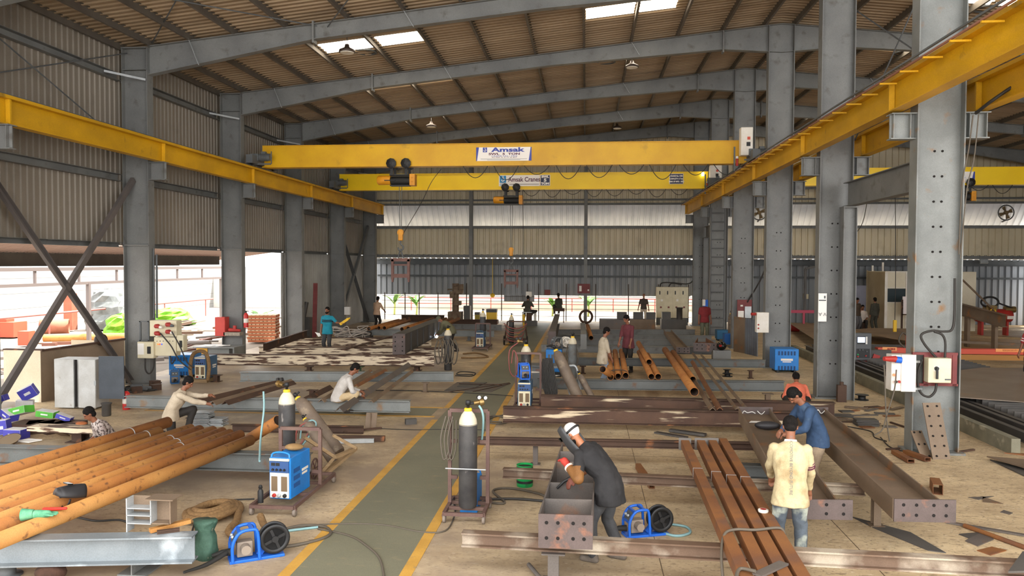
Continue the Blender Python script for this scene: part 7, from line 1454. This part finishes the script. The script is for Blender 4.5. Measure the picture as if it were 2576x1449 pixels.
pc_ = P(1985, 1438); person('man in cream jersey seen from behind, head bowed over the channel beam', (pc_.x, pc_.y, 0), R(-12), CRM, JEAN, hip=.94, lean=12, hp=48, hands={'L': (-.2, .42, .98), 'R': (.22, .3, .9)}, elb={'L': (-.6, -.6, -.3), 'R': (.7, -.5, -.4)}, feet={'L': (-.12, 0, .085), 'R': (.13, .03, .085)}, near=True, hem=.1, extra=cream_extra, scale=1.0)
# 3 man in denim
pd_ = P(2055, 1250); person('man in blue denim shirt leaning over the channel beam, face down', (pd_.x, pd_.y, 0), R(100), DENIM, cloth('tan_trousers', '#8f7d68', '#7c6b57'), hip=.93, lean=30, hp=40, hands={'L': (-.1, .5, 1.0), 'R': (.15, .5, 1.0)}, elb={'L': (-.8, -.2, -.5), 'R': (.8, -.2, -.5)}, feet={'L': (-.12, 0, .085), 'R': (.13, -.1, .085)}, near=True, hem=.08)
# 4, 5 the standing pair
pa = P(1515, 973); person('young man in dirty white shirt looking down beside the orange pipes', (pa.x, pa.y, 0), R(-72), WHT, LJN, hip=.9, lean=6, hp=24, hy=-8, hands={'L': (-.16, .26, .86), 'R': (.2, .22, .82)}, sleeves='half', hem=.16, near=False, scale=.98)
pb = P(1580, 936); person('man in maroon shirt bending his head over the trio of pipes', (pb.x, pb.y, 0), R(140), MARS, DKT, hip=.97, lean=5, hp=22, hy=-20, hands={'L': (-.24, .24, .8), 'R': (.16, .3, .88)}, sleeves='half', hem=.14, scale=1.03)
# 6 squatting in salmon
ps = P(2006, 1046); person('person in salmon shirt crouching behind the far brown beam', (ps.x, ps.y, 0), R(-10), ORG_, DKT, hip=.3, lean=48, hp=30, hands={'L': (-.2, .5, .25), 'R': (.2, .5, .25)}, feet={'L': (-.16, .1, .085), 'R': (.16, .1, .085)}, knees={'L': (-.5, 1, .6), 'R': (.5, 1, .6)})
# 7 squatting man in grey shirt
pq = P(862, 1034, .13); person('man in pale grey shirt squatting on the beam and marking the dark angle bar', (P(850, 1036, .13).x, P(850, 1036, .13).y, .12), R(-68), GRYS, KHK, hip=.37, lean=34, hp=26, hands={'L': (-.02, .5, .46), 'R': (.14, .5, .4)}, feet={'L': (-.14, .14, .085), 'R': (.15, .18, .085)}, knees={'L': (-.25, 1, .75), 'R': (.3, 1, .75)}, elb={'L': (-.6, -.2, -.8), 'R': (.7, -.2, -.8)}, near=True, hem=.04)
# 8 man in beige kneeling
pk = P(430, 1094); person('man in beige work shirt kneeling with arms stretched to the angle bars', (pk.x, pk.y, 0), R(-72), BEIGE, DKT, hip=.42, lean=30, hp=18, hy=0, hands={'L': (-.05, .72, .78), 'R': (.1, .7, .64)}, feet={'L': (-.13, .3, .085), 'R': (.12, -.32, .12)}, knees={'L': (-.2, 1, .8), 'R': (.2, .9, -.6)}, near=True, hem=.06)
# 9 man peeking
pe = P(284, 1132); person('man in patterned shirt peeking up behind the orange pipes', (pe.x, pe.y, 0), R(140), FLOR, DKT, hip=.13, lean=38, hp=12, hy=-10, hands={'L': (-.2, .4, .15), 'R': (.2, .4, .15)}, feet={'L': (-.25, .45, .085), 'R': (.25, .45, .085)}, knees={'L': (-1, .6, .2), 'R': (1, .6, .2)}, sleeves='half')
# 10 man in teal
def teal_extra(o, d):
    for t, mm in ((.25, BLACK), (.195, BLACK)):
        c = d['pel']+V((0, 0, .12+t)); m = MB(); m.loft([[c+V((.214*math.cos(2*math.pi*j/24), .156*math.sin(2*math.pi*j/24), z)) for j in range(24)] for z in (-.018, .018)], caps=False); m.build('shirt_stripe', mk('navy_stripe', '#18222c', rough=.8), o)
pt_ = P(824, 893); tl = person('bearded man in teal striped t-shirt holding out a yellow crane remote', (pt_.x, pt_.y, 0), R(172), TEAL, GRYT, hip=.95, hands={'L': (-.62, .1, 1.23), 'R': (.26, .04, .86)}, elb={'L': (0, -.4, -1), 'R': (.5, -.6, 0)}, sleeves='short', beard=True, hem=.1, extra=teal_extra, scale=1.02)
q = tl.matrix_basis @ V((-.70, .1, 1.25)); q = V(tl.location)+M.Rotation(R(172), 3, 'Z') @ V((-.7, .12, 1.26)); m = MB(); m.bar(q-V((.1, 0, .06)), q+V((.22, 0, .16)), .1, .09); m.cap(q+V((.2, 0, .15)), q+V((.26, 0, .18)), .035, .03); m.build('crane_remote', VALVEY, label='yellow crane remote held out by the man in teal', cat='crane remote')
m = MB(); q2 = V(pt_)+V((-.32, -.05, .82)); m.plate([q2+V((-.16, 0, .06)), q2+V((.0, -.05, -.12)), q2+V((.08, 0, -.08)), q2+V((.04, 0, .02))], .004); m.build('paper_sheet', PAPER, label='white paper in the lowered hand of the man in teal', cat='paper')
# 11 man turned away at the left back
pz = P(948, 830); person('man in pale shirt standing with his back turned by the back left opening', (pz.x, pz.y, 0), R(-20), cloth('peach_shirt', '#cfae92', '#c0a084'), DKT, hip=.92, lean=6, hp=15, hands={'L': (-.2, .3, .95), 'R': (.24, .36, 1.0)}, sleeves='half')
# 12 stooping welder with arc
pv = P(1138, 885); person('welder in olive jacket stooping at the end of the plate girder', (pv.x, pv.y, 0), R(80), OLV, DKT, hip=.85, lean=58, hp=30, hands={'L': (-.1, .62, .72), 'R': (.1, .6, .7)}, feet={'L': (-.14, .1, .085), 'R': (.14, -.15, .085)}, cap=cloth('olive_cloth', '#5a5a48'), hair=False)
p = PD(1098, 846, 31.0); m = MB(); m.ell(p, .06, .06, .07); m.build('welding_arc', glow('welding_arc', '#cfe4ff', 60), label='bright blue white welding arc at the stooping welder', cat='welding arc')
# 13 seated man with white box
pg = P(1330, 815); zq = PD(1331, 786, pg.y).z; person('worker in dark jacket sitting on the machine table, a white box before his face', (pg.x-.05, pg.y-.12, zq-.42+.06), R(0), DOLV, DKT, hip=.5, lean=8, hp=20, hands={'L': (-.2, .3, .75), 'R': (.2, .3, .75)}, feet={'L': (-.2, .35, .1), 'R': (.3, -.45, .32)}, knees={'L': (-.3, 1, .5), 'R': (.9, .6, .3)})
c, s = ZBOX; m = MB(); m.box(c+V((0, .3, .02)), s); m.build('white_box', WHITE, label='white plastic box on the machine above the seated worker', cat='box'); m = MB(); m.box((c.x, c.y+.55, (c.z-s[2]/2)/2), (.14, .14, c.z-s[2]/2)); m.build('machine_mast', MILLD, label='dark mast carrying the white plastic box', cat='post')
# 14 dark figure
pj = P(1407, 812); zq = PD(1407, 779, pj.y).z; person('dark silhouetted person sitting on the small brown topped stand', (pj.x, pj.y, zq-.28), R(30), DOLV, DKT, hip=.42, lean=12, hp=10, hands={'L': (-.1, .32, .5), 'R': (.12, .32, .5)}, feet={'L': (-.15, .35, .1), 'R': (.15, .35, .1)}, knees={'L': (-.2, 1, .5), 'R': (.2, 1, .5)}, sleeves='half')
# 15 man with waistcoat
px_ = P(1619, 813); person('man in dark waistcoat and white wrap walking by the back opening', (px_.x, px_.y, 0), R(170), cloth('dark_waistcoat', '#4d4340', '#413835'), cloth('white_wrap', '#d5c9bb', '#c5b8a8'), hip=.92, hands={'L': (-.32, .1, .82), 'R': (.34, .05, .8)}, sleeves='short', hair=False, hem=.02)
# 16 man with mask and red vest
def mask_extra(o, d):
    hc, HM = d['hc'], d['HM']; m = MB(); m.box(hc+HM @ V((0, .13, -.02)), (.2, .03, .28), HM); m.build('face_shield', BLUED, o, mods=(bev(.01),)); m = MB(); m.box(hc+HM @ V((.07, .1, .0)), (.1, .12, .26), HM); m.build('shield_side', WHITE, o)
pr = P(1772, 862); person('welder in red vest facing us with a blue and white face shield', (pr.x, pr.y, 0), R(185), cloth('red_vest', '#8a2f33', '#7a292d'), cloth('dusty_green_trousers', '#5d6050', '#6c6c5a'), hip=.98, hands={'L': (-.28, .08, .78), 'R': (.28, .06, .78)}, scale=1.06, cap=cloth('red_head_cloth', '#7d2f33'), hair=False, extra=mask_extra, sleeves='short')
# 17 right edge
pn = P(2582, 972); person('man in red and white striped shirt cut off by the right edge', (pn.x+.12, pn.y, 0), R(120), cloth('red_striped_shirt', '#a83a3c', '#a83a3c'), DKT, hip=.97, hands={'L': (-.22, .1, .8), 'R': (.28, .15, .82)}, sleeves='short', scale=1.04, extra=lambda o, d: [MB().lathe([(.071, -.012), (.071, .012)], d['arms'][k][0].lerp(d['arms'][k][1], t), (d['arms'][k][1]-d['arms'][k][0]), 18).build('sleeve_stripe', PAPER, o) for k in 'LR' for t in (.4, .62)] and None)
# 18-20 the three at the cabin
p = P(2156, 832); person('man with hand on hip leaning by the grey cabin wall', (p.x, p.y, 0), R(-150), cloth('brown_tee', '#4f4033', '#43362b'), cloth('grey_trousers2', '#5c5c60'), hip=.92, lean=4, side=10, hp=12, hands={'L': (-.2, .02, 1.02), 'R': (.2, .0, 1.0)}, elb={'L': (-1, -.3, 0), 'R': (1, -.3, 0)}, sleeves='short')
p = P(2169, 830); person('seated man in white shirt before the grey cabin wall', (p.x, p.y, 0), R(170), cloth('white_tee', '#d8ccc2', '#cabdb2'), DKT, hip=.5, hp=8, hands={'L': (-.15, .28, .62), 'R': (.15, .28, .62)}, feet={'L': (-.13, .4, .085), 'R': (.13, .4, .085)}, sleeves='half', hem=.0); m = MB(); m.box((p.x, p.y+.05, .21), (.4, .4, .42)); m.build('stool_block', RUSTD, label='low block the seated man sits on by the cabin', cat='stool')
p = P(2200, 833); person('man in dark green work clothes standing at the cabin corner, back turned', (p.x, p.y, 0), R(15), DOLV, cloth('dark_green_trousers', '#3a3a32'), hip=.94, hp=5, sleeves='long')
# ================================================================== daylight yard beyond the openings
YARD = mk('pale_yard_ground', '#8d8377', '#7d7367', .5, .9)
m = MB(); m.box((-34, 34, -.22), (40, 100, .3)); m.build('ground_left', YARD, kind='structure')
m = MB(); m.box((16, 66, -.22), (60, 36, .3)); m.build('ground_back', YARD, kind='structure')
BLOCK = bpy.data.materials.new('white_block_wall'); BLOCK.use_nodes = True; nt = BLOCK.node_tree; b_ = nt.nodes['Principled BSDF']; b_.inputs['Roughness'].default_value = .9
br = nt.nodes.new('ShaderNodeTexBrick'); br.inputs['Color1'].default_value = C('#8a8a88'); br.inputs['Color2'].default_value = C('#828281'); br.inputs['Mortar'].default_value = C('#5f5e5a')
br.inputs['Scale'].default_value = 1.0; br.inputs['Brick Width'].default_value = .8; br.inputs['Row Height'].default_value = .3; br.inputs['Mortar Size'].default_value = .012
tc = nt.nodes.new('ShaderNodeTexCoord'); mp = nt.nodes.new('ShaderNodeMapping'); mp.inputs['Rotation'].default_value = (R(90), 0, R(90))
nt.links.new(tc.outputs['Object'], mp.inputs[0]); nt.links.new(mp.outputs[0], br.inputs['Vector']); nt.links.new(br.outputs[0], b_.inputs['Base Color'])
m = MB(); m.box((-30, 34, 1.5), (.25, 70, 3.3)); m.build('wall_yard_left', BLOCK, kind='structure', label='white block boundary wall outside the left openings', cat='wall')
m = MB(); m.box((0, 60, 1.2), (64, .25, 2.6)); m.build('wall_yard_back', mk('white_plaster_wall', '#d5d1ca', '#c9c5bd', .8, .9), kind='structure', label='white boundary wall outside the back opening', cat='wall')
m = MB(); m.box((3, 59.6, .25), (50, .3, .7)); m.build('wall_yard_kerb', mk('tan_plinth', '#c4baa8', '#b8ae9c', 1, .9), kind='structure', label='tan plinth along the back boundary wall', cat='wall')
PINKST = mk('pale_red_yard_steel', '#7d5244', '#6d4538', 2, .8)
# lean-to canopy outside the left openings
o = thing('yard_canopy', 'low lean-to canopy outside the left openings', 'canopy', (-16, 22, 3.4))
m = MB(); sheet(m, (-13.6, 3, 4.0), (-13.6, 33, 4.0), (-3.0, 0, -.42), .25, .04); m.build('roof_sheet', mk('pink_brown_sheet', '#b99a8a', rough=.7), o)
m = MB(); m.ibeam((-15.2, 3, 3.62), (-15.2, 31, 3.62), .36, .2); m.build('beam', BROWNP, o)
m = MB(); m.ibeam((-16.4, 3, 3.5), (-16.4, 30, 3.5), .2, .16); m.build('beam', BROWNP, o)
m = MB(); m.rhs((-21, 6, 3.25), (-21, 44, 3.25), .14, .14); m.rhs((-21, 6, 2.65), (-21, 44, 2.65), .12, .12)
for i in range(14): m.box((-21, 7+i*2.6, 2.95), (.08, .08, .6))
m.build('truss', mk('pale_mauve_truss', '#6a605d', rough=.7), o)
for y in (7, 19, 31, 43): m = MB(); m.box((-21, y, 1.3), (.14, .14, 2.7)); m.build('post', mk('pale_mauve_truss', '#6a605d'), o)
# rust panels leaning on the boundary wall
for i, y in enumerate((27.6, 28.7, 29.8)):
    m = MB(); m.box((-29.35, y, 1.06), (.05, 1.0, 2.1), M.Rotation(R(8), 3, 'Y')); m.build('rusty_sheet', mk('orange_sheet', '#8a5529', '#8f7a60', 1.5, .8), label='orange rusty sheet leaning on the yard wall, %s of three' % ('left', 'middle', 'right')[i], cat='metal sheet', group='rusty sheets')
m = MB(); m.box((-29.78, 27.0, 1.6), (.08, 4.6, 2.9)); m.build('yard_gate', mk('pale_grey_gate', '#86898b', rough=.7), label='pale grey sheet gate in the yard wall', cat='gate')
# covered heaps
def heap(name, c, r, h, mat_, label, seed):
    rnd = random.Random(seed); rings = []
    for i in range(9):
        t = i/8; a = math.cos(t*math.pi/2)**.6; rings.append([(c[0]+r*a*(1+.18*rnd.uniform(-1, 1))*math.cos(j*math.pi/9), c[1]+r*.85*a*(1+.18*rnd.uniform(-1, 1))*math.sin(j*math.pi/9), c[2]+h*math.sin(t*math.pi/2)+.05*rnd.uniform(-1, 1)) for j in range(18)])
    m = MB(); m.loft(rings, sm=False); return m.build(name, mat_, label=label, cat='tarpaulin')
p = P(276, 826, 0); heap('tarpaulin', (p.x, p.y, 0), 1.25, 2.1, mk('grey_tarp', '#777b7a', '#5c605f', 3, .6), 'grey tarpaulin draped over a tall heap in the yard', 1)
p = P(306, 852, 0); heap('tarpaulin', (p.x, p.y, 0), .75, 1.15, mk('lime_tarp', '#6da51f', '#5b9418', 3, .5), 'lime green tarpaulin over a heap left of the first column', 2)
p = P(430, 815, 0); heap('tarpaulin', (p.x, p.y, 0), 1.3, .9, mk('lime_tarp', '#9fe03a'), 'low lime green heap behind the cream power panel', 3)
p = P(178, 830, 0); m = MB(); m.box((p.x, p.y, .95), (.45, .45, 1.9)); m.build('red_pillar', mk('salmon_red', '#a3664f', '#965a45', 3, .8), label='orange red square stub pillar standing in the yard scrap', cat='pillar')
p = P(140, 840); m = MB(); m.pipe((p.x-.6, p.y-.3, .36), (p.x+.5, p.y+.3, .36), .36, .33); m.build('yard_pipe', mk('salmon_red', '#cf6c4c'), label='short wide red pipe lying in the yard scrap', cat='pipe')
p = P(12, 846); m = MB(); m.box((p.x, p.y, .35), (1.6, .9, .7)); m.box((p.x, p.y, .75), (.6, .5, .16)); m.build('red_crate', REDO, label='red metal crate at the far left of the yard', cat='crate')
a, b = P(110, 862), P(318, 858); m = MB(); m.cyl(V((a.x, a.y, .2)), V((b.x, b.y, .2)), .17, 14); m.build('yard_pipe', RUSTL, label='long orange pipe lying across the yard behind the cream tank', cat='pipe')
p = P(67, 868); m = MB(); m.box((p.x, p.y, .3), (.5, .4, .6)); m.build('rusty_block', REDO, label='small orange box standing at the yard edge behind the tank', cat='box')
# scrap of the yard
HEAPS = [tuple(P(*q)[:2]) for q in ((276, 826), (306, 852), (430, 815), (178, 830), (140, 840), (12, 846), (664, 858), (67, 868))]+[tuple(P(q, 860)[:2]) for q in range(100, 330, 25)]
rnd = random.Random(4); m = MB()
for i in range(150):
    x, y = rnd.uniform(-24.5, -15), rnd.uniform(18, 44)
    if any((x-h_[0])**2+(y-h_[1])**2 < 4.0 for h_ in HEAPS): continue
    L_ = rnd.uniform(.5, 2.6); a = rnd.uniform(-.6, .6)+(1.57 if rnd.random() < .3 else 0)
    z = rnd.uniform(.03, .35); d = V((math.cos(a), math.sin(a), rnd.uniform(-.05, .08)))*L_/2; c = V((x, y, z)); m.bar(c-d, c+d, rnd.uniform(.06, .3), rnd.uniform(.04, .14), mi=rnd.randrange(4))
m.build('yard_scrap', [PINKST, YARD, mk('pale_scrap_steel', '#7d756f', rough=.8), mk('brown_scrap', '#5f4a3d', rough=.9)], kind='stuff', label='loose bars and offcuts strewn over the yard', cat='scrap')
# pallet stack
o0 = None; p = P(664, 858); rows = 9
for i in range(rows):
    if o0 is None:
        o0 = thing('timber_pallet', 'lowest pallet of the tall stack outside the left opening', 'pallet', (0, 0, 0), 'stacked pallets', local=True)
        for yy in (-.45, 0, .45): q_ = MB(); q_.box((0, yy, .05), (1.2, .12, .1)); q_.build('bearer', mk('brick_red_bearer', '#b8714e', '#a86242', 6, .9), o0)
        q_ = MB()
        for k_ in range(7): q_.box((-.52+k_*.173, 0, .115), (.14, 1.05, .03))
        q_.build('deck', mk('pale_pallet_wood', '#d3bfa2', '#c2aa88', 5, .9), o0); k = o0
    else: k = dup(o0, 'pallet number %d up from the ground in the stack outside' % (i+1) if False else ('topmost' if i == rows-1 else ['', 'second', 'third', 'fourth', 'fifth', 'sixth', 'seventh', 'eighth'][i]+' from the ground')+' in the tall stack of pallets outside', 'stacked pallets')
    put(k, (p.x+.02*math.sin(i*4), p.y+.02*math.cos(i*3), .135*i+.0), R(12))
# red rail outside, both sides
m = MB(); m.tube([(-25, 22, 1.1), (-25, 50, 1.1)], .05, 8)
for y in range(24, 50, 5): m.tube([(-25, y, 0), (-25, y, 1.1)], .04, 6)
m.build('pipe_railing', mk('pale_red_pipe', '#9a5a54', rough=.6), label='red pipe railing in the left yard', cat='railing')
m = MB(); m.tube([(-14, 57, 1.0), (24, 57, 1.0)], .05, 8); m.tube([(-14, 57, .55), (24, 57, .55)], .04, 8)
for x in range(-13, 24, 3): m.tube([(x, 57, 0), (x, 57, 1.0)], .04, 6)
m.build('pipe_railing', mk('pale_red_pipe', '#9a5a54'), label='red pipe railing beyond the back opening', cat='railing')
# plants beyond the back wall
LEAF = mk('fresh_leaf', '#5c8a2a', '#47782a', 4, .5)
def plant(x, y, n, h, lab, seed, g):
    rnd = random.Random(seed); o = thing('banana_plant', lab, 'plant', (x, y, 0), g)
    m = MB(); m.tube([(x, y, 0), (x+.05, y, h*.5)], [.08, .05], 8); m.build('stem', mk('leaf_stem', '#9aa05a'), o)
    for i in range(n):
        a = rnd.uniform(0, 6.28); l = rnd.uniform(.5, .9)*h*.8; b0 = V((x, y, h*.35+rnd.uniform(0, .2))); dr = V((math.cos(a), math.sin(a), 0)); sd = V((-dr.y, dr.x, 0))
        m = MB(); q = []
        for k in range(7):
            t = k/6; c = b0+dr*l*.7*t+V((0, 0, l*(1.1*t-.55*t*t))); w_ = .16*math.sin(math.pi*min(1, t*.9+.08))
            q += [c-sd*w_+V((0, 0, .03)), c, c+sd*w_+V((0, 0, .03))]
        m.add(q, [f for k in range(6) for f in ((3*k, 3*k+1, 3*k+4, 3*k+3), (3*k+1, 3*k+2, 3*k+5, 3*k+4))], sm=True); m.build('leaf', LEAF, o, mods=(solid(.004),))
for px, n, h, lab, s in ((992, 6, 1.9, 'broad leaved plant outside, left of the others behind the fence', 3), (1048, 7, 1.6, 'plant with upright leaves outside the middle of the back fence', 5), (1480, 9, 1.8, 'bushy plant outside behind the round steel ring', 8), (1390, 6, 1.7, 'leafy plant outside behind the dark bust shape', 9), (655, 5, 1.4, 'young plant in the yard above the pallet stack', 11)):
    q = PD(px, 760, 52) if px > 900 else PD(px, 800, 37); plant(q.x, q.y, n, h, lab, s, 'plants outside')
# fence in the back opening
DARKB = mk('dark_fence_steel', '#3b3330', rough=.7)
o = thing('fence', 'dark bar fence across the back opening', 'fence', (-3, YB+1.0, 0)); yy = YB+1.0
for x in [-12.6, -11.3, -10.4, -9.2, -7.4, -5.2, -3.6, -2.9, -1.2, .6, 2.6, 4.4, 6.2]:
    m = MB(); m.bar((x, yy, 0), (x, yy, 2.3 if x > -9 else 1.7), (.055), .055); m.build('post', DARKB, o)
for z in (.3, .75, 1.2, 1.5): m = MB(); m.bar((-12.8, yy, z), (6.4, yy, z), (.025), .025); m.build('rail', DARKB, o)
# origins done
